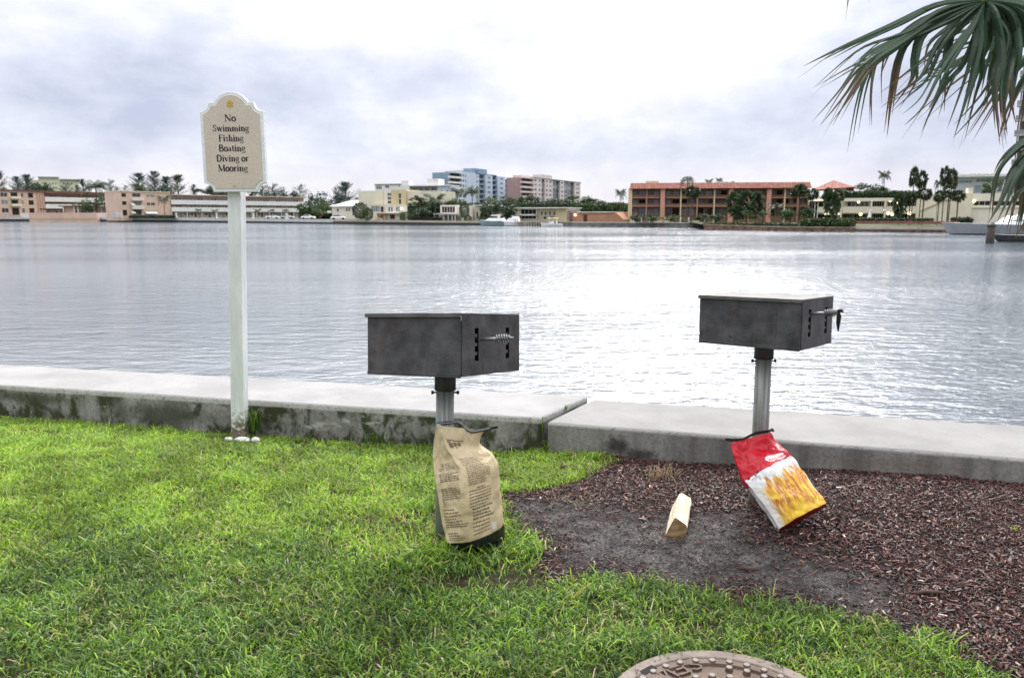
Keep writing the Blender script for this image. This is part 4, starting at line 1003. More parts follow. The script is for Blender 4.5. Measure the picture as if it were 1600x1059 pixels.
# ================================================================== FAN PALM AT THE RIGHT
m, t = new_mat('palm_blade')
c = t.attr('Col'); p = t.pos()
c = t.mix(t.m('MULTIPLY', t.noise(p, 40, 4, .6), .35), c, (0.02, 0.035, 0.02))
finish(t, c, 0.42, None, 0.5, 0, None, 0.32, c); PALM = m
PTR = flat('palm_trunk_bark', (0.16, 0.13, 0.10), .9, .3, 5, .03)
pt = thing('fan_palm', 'fan palm beside the water whose drooping fronds hang into view', 'palm tree', (3.9, 3.7, gzf(3.4, 3.6)))
mb = MB(); mb.tube([(0, 0, -.2), (.02, 0, .8), (0, .02, 1.7), (-.05, 0, 2.55)], [.17, .14, .13, .15], 16)
mb.build('trunk', PTR, pt, smooth=True)
crown_top = Vector((-.05, 0, 2.5))
def zp(x, y): return (1240+x/2.786, y/2.786)
def frond(name_hub, segs, hubY, seed, fused=.30):
    rr = random.Random(seed); V = []; Q = []; C = []; Tr = []
    hub = at(*name_hub, hubY)
    fine = []
    for s_ in segs:
        w0 = s_.get('w', .021); b0 = s_.get('b', .28)*rr.choice([.25, .5, .9, 1.0, .7])
        fine.append(dict(s_, w=w0*.66, b=b0))
        for _ in range(1 if w0 < .015 else 2):
            ju, jv = rr.uniform(-17, 17), rr.uniform(-10, 14); kk = len(s_['p']); sh_ = rr.uniform(.80, 1.04); p0 = s_['p'][0]
            fine.append(dict(s_, w=w0*rr.uniform(.36, .56), b=b0*rr.uniform(.5, 1.5), p=[(p0[0]+(u-p0[0])*sh_+ju*((i+.6)/kk), p0[1]+(v-p0[1])*sh_+jv*((i+.6)/kk), dy+rr.uniform(-.05, .05)) for i, (u, v, dy) in enumerate(s_['p'])]))
        if rr.random() < .6:
            e0, e1 = s_['p'][-2], s_['p'][-1]; fine.append(dict(p=s_['p'][:-1]+[(e1[0]+rr.uniform(-9, 9), e1[1]+rr.uniform(8, 26), e1[2]+.01)], w=.0035, b=.5))
    for s_ in fine:
        pts = [Vector(at(u, v, hubY+dy)) for u, v, dy in s_['p']]
        P = [hub]+pts; n = 18; wmax = s_['w']; base = len(V); brown = s_['b']; tone = rr.uniform(.75, 1.35); tw = rr.uniform(-.5, .7)
        for i in range(n+1):
            k = i/n; q = catmull(P, k*(len(P)-1)); q2 = catmull(P, min(1, k+.03)*(len(P)-1)); q1 = catmull(P, max(0, k-.03)*(len(P)-1))
            d = (q2-q1).normalized(); side = d.cross(Vector((.25+tw*k, 1, .25-tw*.5*k))).normalized(); up = side.cross(d).normalized()
            wd = wmax*(min(1, (k/.32))**.8*.75+.25)*(1 if k < .45 else max(.03, 1-((k-.45)/.55)**1.15))
            V += [q-side*wd+up*wd*.45, q-up*wd*.25, q+side*wd+up*wd*.45]
            bk = float(sstep(k, 1-brown-.10, 1-brown+.08)); cc = np.array((0.046, 0.088, 0.052))*tone*(1-bk)+np.array((0.13, 0.075, 0.042))*bk
            C += [cc*.8, cc*1.35, cc]
        for i in range(n):
            a = base+3*i; Q += [(a, a+1, a+4, a+3), (a+1, a+2, a+5, a+4)]
    v = np.array([tuple(q-Vector(pt.location)) for q in V]); o = np_mesh('frond', v, np.array(Q), PALM, pt, col=np.array(C), smooth=False)
    mb = MB(); h = hub-Vector(pt.location); mid = (h+crown_top)/2+Vector((0, 0, .18)); mb.tube([h+(h-mid)*.02, h.lerp(mid, .5)+Vector((0, 0, .03)), mid, crown_top], [.009, .012, .015, .02], 8)
    mb.build('petiole', PALMST, o, smooth=True); return o
PALMST = flat('palm_petiole', (0.16, 0.19, 0.05), .5, .2)
SEGN = [0]
def seg(*p, **k):
    SEGN[0] += 1; dd = k.pop('d', -.16+.30*((SEGN[0]*.618) % 1)); n = len(p)
    pts = [(*zp(x, y), dd*(i+1)/n) for i, (x, y) in enumerate(p)]
    return dict(p=pts, **k)
hub1 = zp(835, 2)
S1 = [seg((640,18),(430,112),(215,205),(40,290), w=.019, b=.20), seg((650,40),(470,150),(290,215),(85,385), w=.013, b=.25), seg((640,60),(440,200),(260,285),(95,378), w=.011, b=.30),
 seg((650,50),(460,175),(330,255),(225,410),(115,548), w=.020, b=.32), seg((655,70),(470,190),(345,275),(260,385),(170,548), w=.018, b=.35), seg((660,85),(420,225),(312,350),(255,622), w=.018, b=.30),
 seg((670,95),(400,225),(342,345),(340,548), w=.017, b=.32), seg((690,70),(530,150),(455,265),(425,440),(408,590), w=.024, b=.40), seg((705,80),(565,140),(522,255),(512,350),(430,470), w=.022, b=.34),
 seg((735,85),(640,180),(560,330),(470,400),(375,472), w=.015, b=.30), seg((765,70),(692,150),(668,300),(655,490), w=.021, b=.22), seg((745,110),(640,200),(560,260),(375,408), w=.011, b=.30),
 seg((790,100),(720,200),(640,320),(565,465),(485,545), w=.017, b=.25), seg((800,120),(740,280),(660,370),(600,480),(555,580), w=.016, b=.30), seg((812,70),(805,200),(765,380),(698,600), w=.025, b=.24),
 seg((835,70),(818,200),(822,310),(790,420),(745,610), w=.018, b=.25), seg((890,70),(955,190),(850,420),(705,590), w=.020, b=.20), seg((880,60),(905,250),(880,400),(898,630), w=.024, b=.30),
 seg((915,60),(935,250),(915,440),(930,590), w=.025, b=.26), seg((950,60),(985,210),(965,350),(938,520), w=.026, b=.34), seg((975,50),(1030,220),(1020,380),(985,560), w=.026, b=.30),
 seg((990,40),(1070,180),(1080,380),(1060,560), w=.026, b=.3), seg((1000,20),(1120,120),(1160,300),(1170,520), w=.026, b=.3), seg((960,-30),(1100,-40),(1220,60),(1290,300), w=.026, b=.3), seg((800,-60),(640,-50),(480,10),(330,60), w=.001, b=.3),
 seg((860,50),(850,180),(800,300),(760,400), w=.024, b=.2, d=.22), seg((790,50),(700,120),(610,210),(600,330), w=.022, b=.2, d=.2), seg((720,40),(560,90),(440,180),(380,300), w=.020, b=.22, d=.2),
 seg((920,40),(900,180),(860,320),(840,480), w=.024, b=.22, d=.25), seg((840,-80),(800,-180),(700,-250),(600,-230), w=.025), seg((900,-80),(960,-200),(1060,-260),(1180,-200), w=.025), seg((760,-60),(640,-130),(520,-140),(420,-90), w=.022)]
S1 = [s for s in S1 if s['w'] > .002]
frond(hub1, S1, 3.25, 1)
hub2 = zp(1230, 90)
frond(hub2, [seg((1100,110),(860,200),(640,320),(400,460), w=.013, b=.35, d=.2), seg((1100,140),(900,230),(700,360),(480,545), w=.013, b=.35, d=.22), seg((1080,90),(820,170),(600,250),(375,405), w=.011, b=.3, d=.25),
 seg((1120,180),(960,300),(850,450),(760,590), w=.016, b=.3, d=.2), seg((1110,120),(900,160),(720,260),(560,330),(430,440), w=.011, b=.4, d=.3), seg((1130,200),(1010,330),(930,480),(900,600), w=.018, d=.2),
 seg((1090,70),(860,110),(660,170),(480,340), w=.014, b=.25, d=.3), seg((1100,60),(900,60),(700,110),(540,230), w=.016, b=.2, d=.3), seg((1110,100),(920,140),(790,240),(700,300), w=.016, d=.3), seg((1120,150),(960,220),(870,340),(830,470), w=.018, d=.28),
 seg((1150,220),(1080,360),(1040,480),(1020,590), w=.02), seg((1260,260),(1270,420),(1240,560), w=.02), seg((1330,200),(1400,320),(1430,480), w=.02)], 3.45, 2)
hub3 = zp(1180, 590)
frond(hub3, [seg((1060,600),(950,670),(885,770),(862,950), w=.018, b=.22), seg((1080,640),(960,760),(900,880),(845,975), w=.022, b=.22), seg((1080,680),(990,780),(960,900),(925,1010), w=.019, b=.40), seg((1090,620),(1000,690),(930,800),(905,900), w=.020, b=.15),
 seg((1100,720),(1030,820),(1000,920),(985,1005), w=.018, b=.45), seg((1100,760),(1060,860),(1030,950),(1010,1010), w=.018, b=.4), seg((1130,740),(1090,860),(1080,950),(1070,1020), w=.02, b=.3), seg((1060,580),(960,640),(900,700),(870,760), w=.012),
 seg((1110,700),(1040,800),(960,860),(905,990), w=.016, b=.3), seg((1120,760),(1050,880),(1010,960),(960,1040), w=.016, b=.4), seg((1090,600),(1010,660),(960,760),(950,880), w=.018, b=.2), seg((1140,720),(1100,850),(1060,960),(1040,1050), w=.018, b=.4), seg((1200,760),(1210,880),(1220,1000), w=.02), seg((1290,700),(1360,800),(1390,930), w=.02), seg((1290,600),(1400,640),(1470,760), w=.02)], 3.1, 3)
hub4 = (1395, -150)
frond(hub4, [dict(p=[(1375, -110, 0), (1345, -60, .02), (1330, -20, .03), (1323, 12, .03)], w=.014, b=.3), dict(p=[(1360, -130, 0), (1310, -100, .02), (1290, -60, .03), (1280, -20, .03)], w=.016, b=.3),
 dict(p=[(1385, -100, 0), (1372, -60, .02), (1366, -30, .03), (1362, -8, .03)], w=.014, b=.3), dict(p=[(1410, -100, 0), (1420, -60, .02), (1425, -30, .03), (1424, -6, .03)], w=.014, b=.3)], 3.3, 4)
# ================================================================== FAR BANK
SHORE = [(-420, 352), (-60, 328), (30, 322), (150, 318), (300, 279), (400, 255), (500, 234), (600, 214), (700, 201), (780, 195), (850, 181), (920, 172), (1000, 167), (1101, 162)]
QUAY = [(1100, 134), (1180, 127), (1260, 121), (1400, 116), (1500, 112), (1700, 107), (2300, 103)]
def bz(u):                                   # height of the bank top along the shore
    return float(np.interp(u, [0, 200, 500, 700, 950, 1100, 1105, 1260, 1600], [.75, .72, .30, .12, .0, .0, -.18, -.28, -.30]))
def shp(u, Y): return Vector((xu(u, Y), Y, 0))
pts = [(shp(u, Y), bz(u)) for u, Y in SHORE+QUAY]
mb = MB(); n = len(pts)
for i, (p, z) in enumerate(pts):
    mb.v += [(p.x, p.y, -3), (p.x, p.y, z), (p.x*1.06, p.y+14, z+.10), (p.x*1.25, p.y+60, z+.35), (p.x*3.2, 1300, 1.2)]
mb.f = [(i*5+j, (i+1)*5+j, (i+1)*5+j+1, i*5+j+1) for i in range(n-1) for j in range(4)]; mb.mi = [0]*len(mb.f)
m, t = new_mat('bank_lawn'); p = t.pos(); nn = t.noise(p, .12, 6, .6)
finish(t, t.mix(t.sm(nn, .4, .6), (0.055, 0.075, 0.03), (0.13, 0.12, 0.085)), .95, None, .1)
tag(mb.build('far_bank', m), kind='structure')
def bank_wall(name, us, off, zt, zb, mat, label, th=.5, capmat=None, cap=.28):
    mb = MB(); mc = MB(); P = []
    S = np.array(SHORE if us[-1] <= 1101 else QUAY)
    grid = sorted(set([us[0], us[1]]+[float(q) for q in S[:, 0] if us[0] < q < us[1]]))
    for u in grid:
        Y = float(np.interp(u, S[:, 0], S[:, 1])); P.append((shp(u, Y-off), shp(u, Y-off+th)))
    zt_ = [zt if zt is not None else bz(u)+.12 for u in grid]
    for i in range(len(P)-1):
        (a, a2), (b, b2) = P[i], P[i+1]; za, zb_ = zt_[i], zt_[i+1]
        mb.hexa([(a.x, a.y, zb), (b.x, b.y, zb), (b2.x, b2.y, zb), (a2.x, a2.y, zb)], [(a.x, a.y, za-cap), (b.x, b.y, zb_-cap), (b2.x, b2.y, zb_-cap), (a2.x, a2.y, za-cap)])
        mc.hexa([(a.x, a.y-.12, za-cap+.003), (b.x, b.y-.12, zb_-cap+.003), (b2.x, b2.y, zb_-cap+.003), (a2.x, a2.y, za-cap+.003)], [(a.x, a.y-.12, za), (b.x, b.y-.12, zb_), (b2.x, b2.y, zb_), (a2.x, a2.y, za)])
    mid = P[0][0]; o = thing(name, label, 'sea wall', (mid.x, mid.y, WZ)); o['kind'] = 'thing'
    for q in (mb, mc): q.v = [(a-mid.x, b-mid.y, c-WZ) for a, b, c in q.v]
    mb.build('wall_face', mat, o); mc.build('coping', capmat or mat, o); return o
DKW = flat('wet_dark_seawall', (0.035, 0.042, 0.045), .7, .4, .8); PALEC = flat('pale_coping', (0.50, 0.51, 0.50), .8, .12, .6)
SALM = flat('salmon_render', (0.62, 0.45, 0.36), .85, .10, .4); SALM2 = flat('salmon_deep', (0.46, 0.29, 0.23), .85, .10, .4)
BRQ = flat('weathered_quay', (0.16, 0.10, 0.075), .85, .5, 1.3); GRQ = flat('grey_quay', (0.17, 0.165, 0.16), .85, .4, 1.0)
bank_wall('bank_wall', (-300, 50), .3, None, -2, DKW, 'dark sea wall with pale coping below the salmon balcony block', capmat=PALEC, cap=.75)
bank_wall('bank_wall', (153, 520), .3, None, -2, DKW, 'long dark sea wall with pale coping below the galleried apartments', capmat=PALEC, cap=.85)
bank_wall('bank_wall', (520, 766), .3, None, -2, DKW, 'dark sea wall with tan coping in front of the cream houses', capmat=flat('tan_coping', (.42, .37, .29), .85, .12, .6), cap=.55)
bank_wall('bank_wall', (766, 892), .2, None, -2, GRQ, 'low grey sea wall behind the moored boats', capmat=flat('tan_coping2', (.30, .26, .21), .85, .2, .6), cap=.2)
bank_wall('bank_wall', (892, 1101), .3, None, -2, GRQ, 'grey sea wall in front of the terracotta building and orange apartments', capmat=PALEC, cap=.16)
bank_wall('bank_wall', (1100, 1338), .3, None, -2, BRQ, 'brown timber quay wall below the hedges', capmat=flat('quay_cap', (.26, .19, .14), .85, .3, 1), cap=.2)
bank_wall('bank_wall', (1338, 2300), .3, None, -2, BRQ, 'brown quay wall with pale walkway behind the yacht', capmat=flat('walkway', (.40, .35, .31), .85, .2, 1), cap=.34)

# ---- building kit
GLASS = flat('dark_glass', (0.022, 0.028, 0.034), .10, .3, 2, 0, .7); GLASSB = flat('pale_glass', (0.20, 0.25, 0.29), .12, .35, .8, 0, .7)
CURT = flat('curtained_glass', (0.34, 0.35, 0.35), .25, .35, .8, 0, .6)
WHT = flat('white_paint', (0.74, 0.74, 0.74), .7, .07, .5); CREAM = flat('cream_render', (0.68, 0.63, 0.50), .85, .07, .35); CREAM2 = flat('pale_cream_render', (0.70, 0.67, 0.58), .85, .07, .35)
OCHRE = flat('ochre_render', (0.55, 0.47, 0.29), .85, .10, .4); ORNG = flat('orange_render', (0.40, 0.225, 0.155), .85, .12, .4); PINKP = flat('salmon_pillar', (0.56, 0.30, 0.22), .85, .10, .5)
TILE = None
m, t = new_mat('red_roof_tile'); p = t.obj(); wv_ = t.m('SINE', t.m('MULTIPLY', t.sep(p)[0], 9)); nn = t.noise(p, 1.2, 6, .6)
c = t.mix(t.sm(nn, .3, .7), (0.24, 0.095, 0.075), (0.36, 0.175, 0.14)); c = t.mix(t.m('MULTIPLY', t.sm(wv_, .2, .9), .35), c, (0.15, 0.05, 0.04)); finish(t, c, .85, None, .2); TILE = m
BRN = flat('brown_fascia', (0.17, 0.085, 0.065), .8, .2, .5); DRK = flat('dark_recess', (0.022, 0.020, 0.019), .9, .3, .5); GREY = flat('grey_roof', (0.30, 0.31, 0.31), .85, .15, .3)
BLUEW = flat('pale_blue_white', (0.50, 0.59, 0.72), .8, .07, .3); BLUED = flat('slate_blue', (0.10, 0.155, 0.23), .8, .12, .3); BLUEM = flat('mid_blue_grey', (0.24, 0.33, 0.44), .8, .10, .3)
PINKW = flat('pinkish_white', (0.62, 0.55, 0.55), .85, .08, .3); YELL = flat('yellow_cream', (0.62, 0.54, 0.36), .85, .08, .4); GRN2 = flat('greenish_cream', (0.60, 0.62, 0.47), .85, .08, .3)
TERR = flat('terracotta_render', (0.42, 0.22, 0.14), .85, .14, .4); TOWG = flat('tower_concrete', (0.19, 0.18, 0.17), .85, .12, .3); TOWD = flat('tower_dark_glazing', (0.09, 0.10, 0.12), .25, .3, .6)
LAMP = lampmat('lamp_glow', (1.0, 0.80, 0.45), 2.2); AWNGLOW = lampmat('awning_glow', (1.0, 0.90, 0.66), 1.3)
class Bld:
    def __init__(s, name, label, cat, u0, D0, u1, D1, z0=.3, group=None):
        s.P0 = shp(u0, D0); s.P1 = shp(u1, D1); d = s.P1-s.P0; s.L = d.length; s.d = d.normalized(); s.a = math.atan2(d.y, d.x); s.z0 = z0
        s.r = thing(name, label, cat, (s.P0.x, s.P0.y, z0), s.a, group)
    def s_(s, u):                             # distance along the front for a photo column
        k = (u-800)/F_PX/1.012; den = s.d.x-k*s.d.y; return (k*s.P0.y-s.P0.x)/den
    def h_(s, v, u=None):                     # height over the foot for a photo row
        Y = s.P0.y+(s.s_(u)*s.d.y if u is not None else 0); return zv(v, Y)-s.z0
    def box(s, name, mat, u0, u1, v0, v1, y0, y1, bevel=0, par=None):
        um = (u0+u1)/2; mb = MB(); mb.box(s.s_(u0), s.s_(u1), y0, y1, s.h_(v1, um) if v1 is not None else -1.0, s.h_(v0, um)); return mb.build(name, mat, par or s.r)
    def wall(s, name, mat, u0, u1, v0, v1, ops=(), y=0.0, th=.3, depth=8.0, um=None):
        """a solid block with real openings in its front; ops in photo pixels (u0,v0,u1,v1)"""
        um = um if um is not None else (u0+u1)/2
        S0, S1, H0, H1 = s.s_(u0), s.s_(u1), (s.h_(v1, um) if v1 is not None else -1.0), s.h_(v0, um)
        O = [(s.s_(a), s.s_(c), s.h_(d, um), s.h_(b, um)) for a, b, c, d in ops]
        return s.wallm(name, mat, S0, S1, H0, H1, O, y, th, depth), O
    def wallm(s, name, mat, S0, S1, H0, H1, O, y=0.0, th=.3, depth=8.0):
        mb = MB(); xs_ = sorted(set([S0, S1]+[min(max(q, S0), S1) for o in O for q in o[:2]])); zs = sorted(set([H0, H1]+[min(max(q, H0), H1) for o in O for q in o[2:]]))
        V = lambda x, yy, z: (x, yy, z)
        for i in range(len(xs_)-1):
            for j in range(len(zs)-1):
                xm, zm = (xs_[i]+xs_[i+1])/2, (zs[j]+zs[j+1])/2
                if any(o[0] < xm < o[1] and o[2] < zm < o[3] for o in O): continue
                mb.add([V(xs_[i], y, zs[j]), V(xs_[i+1], y, zs[j]), V(xs_[i+1], y, zs[j+1]), V(xs_[i], y, zs[j+1])], [(0, 1, 2, 3)])
        for a, b, c, d in O:
            mb.add([V(a, y, c), V(b, y, c), V(b, y, d), V(a, y, d), V(a, y+th, c), V(b, y+th, c), V(b, y+th, d), V(a, y+th, d)], [(0, 4, 5, 1), (1, 5, 6, 2), (2, 6, 7, 3), (3, 7, 4, 0)])
        mb.add([V(S0, y, H0), V(S1, y, H0), V(S1, y+depth, H0), V(S0, y+depth, H0), V(S0, y, H1), V(S1, y, H1), V(S1, y+depth, H1), V(S0, y+depth, H1)],
               [(4, 5, 6, 7), (1, 2, 6, 5), (2, 3, 7, 6), (3, 0, 4, 7)])
        mb.add([V(S0+.01, y+th+.02, H0), V(S1-.01, y+th+.02, H0), V(S1-.01, y+th+.02, H1-.01), V(S0+.01, y+th+.02, H1-.01)], [(0, 1, 2, 3)])
        return mb.build(name, mat, s.r)
    def win(s, O, y=0.0, th=.3, glass=None, frame=None, bars=1, name='window'):
        for k, (a, b, c, d) in enumerate(O):
            g = glass[k % len(glass)] if isinstance(glass, (list, tuple)) else (glass or GLASS); f = frame or WHT; fw = min(.09, (b-a)*.08)
            mb = MB(); e = .006
            mb.box(a+e, b-e, y+.10, y+.18, c+e, c+fw); mb.box(a+e, b-e, y+.10, y+.18, d-fw, d-e)
            mb.box(a+e, a+fw, y+.10, y+.18, c+fw+.001, d-fw-.001); mb.box(b-fw, b-e, y+.10, y+.18, c+fw+.001, d-fw-.001)
            for q in range(bars): x = a+(b-a)*(q+1)/(bars+1); mb.box(x-fw*.4, x+fw*.4, y+.11, y+.17, c+fw+.001, d-fw-.001)
            w_ = mb.build(name, f, s.r)
            mp = MB(); mp.box(a+fw*.5, b-fw*.5, y+.185, y+.21, c+fw*.5, d-fw*.5); mp.build('pane', g, w_)
    def slab(s, name, mat, S0, S1, y0, y1, z0, z1): mb = MB(); mb.box(S0, S1, y0, y1, z0, z1); return mb.build(name, mat, s.r)
    def lamp(s, u, v, y, r=.22): 
        mb = MB(); bm = bmesh.new(); bmesh.ops.create_uvsphere(bm, u_segments=10, v_segments=8, radius=r); me = bpy.data.meshes.new('lamp'); bm.to_mesh(me); bm.free(); me.materials.append(LAMP)
        o = bpy.data.objects.new('lamp', me); COL.objects.link(o); o.parent = s.r; o.location = (s.s_(u), y, s.h_(v, u)); return o

# ---- left: salmon balcony block with open galleries
b = Bld('apartment_building', 'salmon three storey apartment block with brown roof band above the salmon terrace', 'building', -40, 336, 191, 402, .8)
W = lambda us, vs: [(u0, v0, u1, v1) for u0, u1 in us for v0, v1 in vs]
FV = [(301.5, 308), (313, 319.5), (325.5, 332.5)]
_, O = b.wall('wall', SALM, -40, 72, 298.5, None, W([(4, 15), (36, 40), (-22, -10)], FV)+W([(20, 31), (47, 55)], [(300.5, 308.5), (312.5, 320), (325, 336)]), um=20)
b.win(O[:9], glass=[GLASS, GLASSB, GLASS], bars=1); b.win(O[9:], glass=[DRK], frame=SALM2, bars=0, name='doorway')
for v0, v1 in ((307, 310.5), (318.5, 322.5)): b.box('balcony', CREAM2, 18.5, 33, v0, v1, -1.3, -.02)
for u in (60.5, 64.5, 68.5): b.box('pilaster', SALM2, u, u+1.6, 300.5, 336, -.25, -.01)
ZA, ZB, RU = b.h_(326.2, 130), b.h_(315.5, 130), b.h_(302.5, 130)
S0, S1 = b.s_(72.3), b.s_(191)
O = []
for k in range(16):
    a = S0+1+(S1-S0-2)*k/16
    for z in (.1, ZA, ZB): O.append((a+.3, a+1.5, z+.1, z+2.6))
    for z in (ZA, ZB): O.append((a+2.0, a+3.0, z+.9, z+2.5))
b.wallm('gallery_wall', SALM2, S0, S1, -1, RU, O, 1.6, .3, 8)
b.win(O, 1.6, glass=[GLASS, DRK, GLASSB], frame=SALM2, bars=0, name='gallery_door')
for z in (ZA, ZB): b.slab('gallery_slab', SALM, S0, S1, -.3, 1.59, z-.3, z); b.slab('gallery_parapet', WHT, S0, S1, -.34, -.16, z+.003, z+2.0)
b.slab('roof', BRN, b.s_(-40), S1+.2, -.6, 10, b.h_(298.5, 20)+.004, b.h_(298.5, 20)+.55)
b.slab('roof_fascia', BRN, S0, S1, -.55, 1.58, RU-.4, b.h_(298.5, 20)+.001)
for k in range(9): x = S0+(S1-S0)*k/8; b.slab('column', SALM, x-.15, x+.15, -.30, -.04, 6.0+1.46, 8.64) if False else None
b = Bld('apartment_building', 'pale green flat roofed block rising behind the pines and the salmon block', 'building', 60, 470, 130, 480, .9)
_, O = b.wall('wall', GRN2, 66, 98, 278, None, W([(76, 78), (82, 84), (86, 89), (91, 93)], [(286, 288), (292, 294)])); b.win(O, bars=0)
_, O = b.wall('wing_wall', GRN2, 98.1, 127, 282, None, W([(103, 105), (109, 111), (115, 118)], [(286, 288), (293, 295)]), y=.6); b.win(O, .6, bars=0)
b.box('roof', GREY, 65, 97.5, 276.3, 278, -1, 9); b.box('roof', GREY, 99, 129, 280, 281.9, -.6, 9)
_, O = b.wall('low_wing_wall', GRN2, 44, 65.5, 281.5, None, W([(50, 53), (57, 60)], [(286, 288)]), y=1); b.win(O, 1, bars=0)
# ---- left: beach pavilion and its salmon terrace
b = Bld('beach_pavilion', 'low salmon pavilion with white flat roof and blue glass doors', 'pavilion', 72, 334, 191, 336, .8)
_, O = b.wall('wall', SALM, 100, 190, 323, None, [(127, 326.5, 137, 333), (137.6, 326.5, 147, 333), (117, 327, 121, 333), (157, 326, 160, 333), (174, 325.5, 184, 331)], depth=6)
BLUG = flat('blue_glass', (0.05, 0.13, 0.25), .12, .2, 1, 0, .7); b.win(O[:2], glass=BLUG, bars=2); b.win(O[2:4], bars=0, name='doorway'); b.win(O[4:], glass=SALM2, frame=SALM2, bars=0)
b.box('roof', WHT, 152, 191, 320.3, 322.9, -2.0, 6.5); b.box('roof', BRN, 95, 152, 321.4, 322.9, -1.4, 6.4)
for u in (101, 118, 124, 148.5, 160): b.box('column', WHT, u, u+1.8, 323.05, 338, -1.1, -.75)
b.box('awning', DRK, 71, 101, 326.2, 328, -4, 1.0)
for u in (72, 80, 90, 99): b.box('awning_post', GREY, u, u+.7, 328.05, 338, -3.8, -3.6)
b = Bld('terrace_wall', 'tall salmon terrace wall standing in the water below the pavilion', 'terrace wall', 49, 317, 153, 314, WZ)
b.box('wall', SALM, 49, 153, 332.5, 350, -1.2, 6); b.box('coping', flat('yellow_coping', (.55, .42, .22), .85, .1, .5), 48.6, 153.3, 341.2, 342.0, -1.35, -1.21)
RAIL = flat('white_rail', (.72, .72, .74), .6, .06, 1)
def fence(u0, D0, u1, D1, z0, h, n, label, name='white_fence'):
    b = Bld(name, label, 'fence', u0, D0, u1, D1, z0); L = b.L
    for i in range(n+1): x = L*i/n; b.slab('post', RAIL, x-.06, x+.06, -.06, .06, -.6, h+.08)
    mb = MB()
    for z in (.12, h-.08): mb.box(.065, L-.065, -.03, .03, z, z+.1)
    q = int(L/.35)
    for i in range(q): x = .2+(L-.4)*i/q; mb.box(x, x+.15, -.045, -.032, .05, h)
    mb.build('picket_panel', RAIL, b.r)
fence(153.5, 312, 191, 296, .75, 1.8, 5, 'white picket fence between the terrace and the galleried apartments')
fence(33, 323, 49, 321, .75, 1.7, 3, 'short white picket fence at the near side of the terrace')
# ---- galleried apartments behind the sign
b = Bld('apartment_building', 'long beige three storey apartment block with white gallery bands, behind the sign post', 'building', 190, 298, 478, 365, .6)
_, O = b.wall('wall', SALM, 190, 268, 300.3, None, W([(231, 236.5), (237.5, 244)], [(304, 308.5), (316.5, 321.5)])+[(231, 329.5, 244, 336)]+W([(192.5, 199.5)], [(303, 308.5), (315, 321), (328, 337)])+W([(209, 222)], [(302.5, 308.3), (314.5, 321), (327.5, 336)]), um=228, depth=12)
b.win(O[:5], glass=[GLASSB, GLASS]); b.win(O[5:8], glass=DRK, frame=SALM2, bars=0, name='stair_opening'); b.win(O[8:], glass=[GLASS, GLASSB], frame=SALM2, bars=1, name='balcony_door')
for v0, v1 in ((308.4, 313.6), (321.2, 327)): b.box('balcony', CREAM2, 206.5, 224.5, v0, v1, -1.4, -.02)
AWN = flat('white_awning', (.78, .78, .78), .7, .05, 1)
for u0, u1, v in ((227, 245, 331), (205, 211, 317.5), (205, 211, 330.5)):
    mb = MB(); a, c = b.s_(u0), b.s_(u1); h = b.h_(v, u0); mb.hexa([(a, -1.3, h-.75), (c, -1.3, h-.75), (c, -.02, h), (a, -.02, h)], [(a, -1.3, h-.70), (c, -1.3, h-.70), (c, -.02, h+.06), (a, -.02, h+.06)]); mb.build('awning', AWN, b.r)
S0, S1 = b.s_(268.4), b.s_(478); hh = 8.6
O = []
for k in range(20):
    a = S0+.6+(S1-S0-2)*k/20
    for z in (.1, 2.9, 5.75): O.append((a+.3, a+1.4, z+.05, z+2.2)); O.append((a+1.9, a+3.2, z+.8, z+2.1))
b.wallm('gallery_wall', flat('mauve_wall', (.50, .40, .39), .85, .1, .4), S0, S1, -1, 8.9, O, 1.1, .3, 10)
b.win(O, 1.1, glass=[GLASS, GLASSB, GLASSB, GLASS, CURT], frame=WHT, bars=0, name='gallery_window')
for z in (2.75, 5.6): b.slab('gallery_slab', SALM, S0, S1, -.17, 1.09, z-.28, z); b.slab('gallery_parapet', WHT, S0, S1+.5, -.36, -.18, z-.25, z+1.5)
b.slab('roof', SALM, S0, S1+.6, -.8, 12, 8.904, 9.25); b.slab('roof', CREAM, b.s_(189.5), b.s_(268.3), -.4, 12.3, b.h_(300.3, 228)+.003, b.h_(300.3, 228)+.3)
for k in range(11): x = S0+.15+(S1-S0-.5)*k/10; b.slab('column', CREAM2, x-.12, x+.12, -.14, .12, -1, 2.45)
b.slab('end_wall', SALM, S1-.5, S1-.003, -.28, 1.68, 5.62, 8.9) if False else None
PED = flat('white_pedestal', (.70, .70, .70), .7, .06, 2)
for i, (u, Y, lab) in enumerate(((275.5, 287, 'white garden column nearest the beige stair tower'), (338.5, 272, 'white garden column on the lawn shortly before the sign post'), (396, 258, 'white garden column just past the sign post'), (448, 247, 'white garden column near the far end of the galleried apartments'))):
    q = shp(u, Y); mb = MB(); mb.box(-.5, .5, -.5, .5, -.3, .25); mb.tube([(0, 0, .25), (0, 0, 1.6), (0, 0, 1.62), (0, 0, 1.9)], [.3, .3, .42, .42], 10); o = mb.build('garden_column', PED, None, loc=(q.x, q.y, bz(u))); tag(o, lab, 'column', 'garden columns on the far lawn')
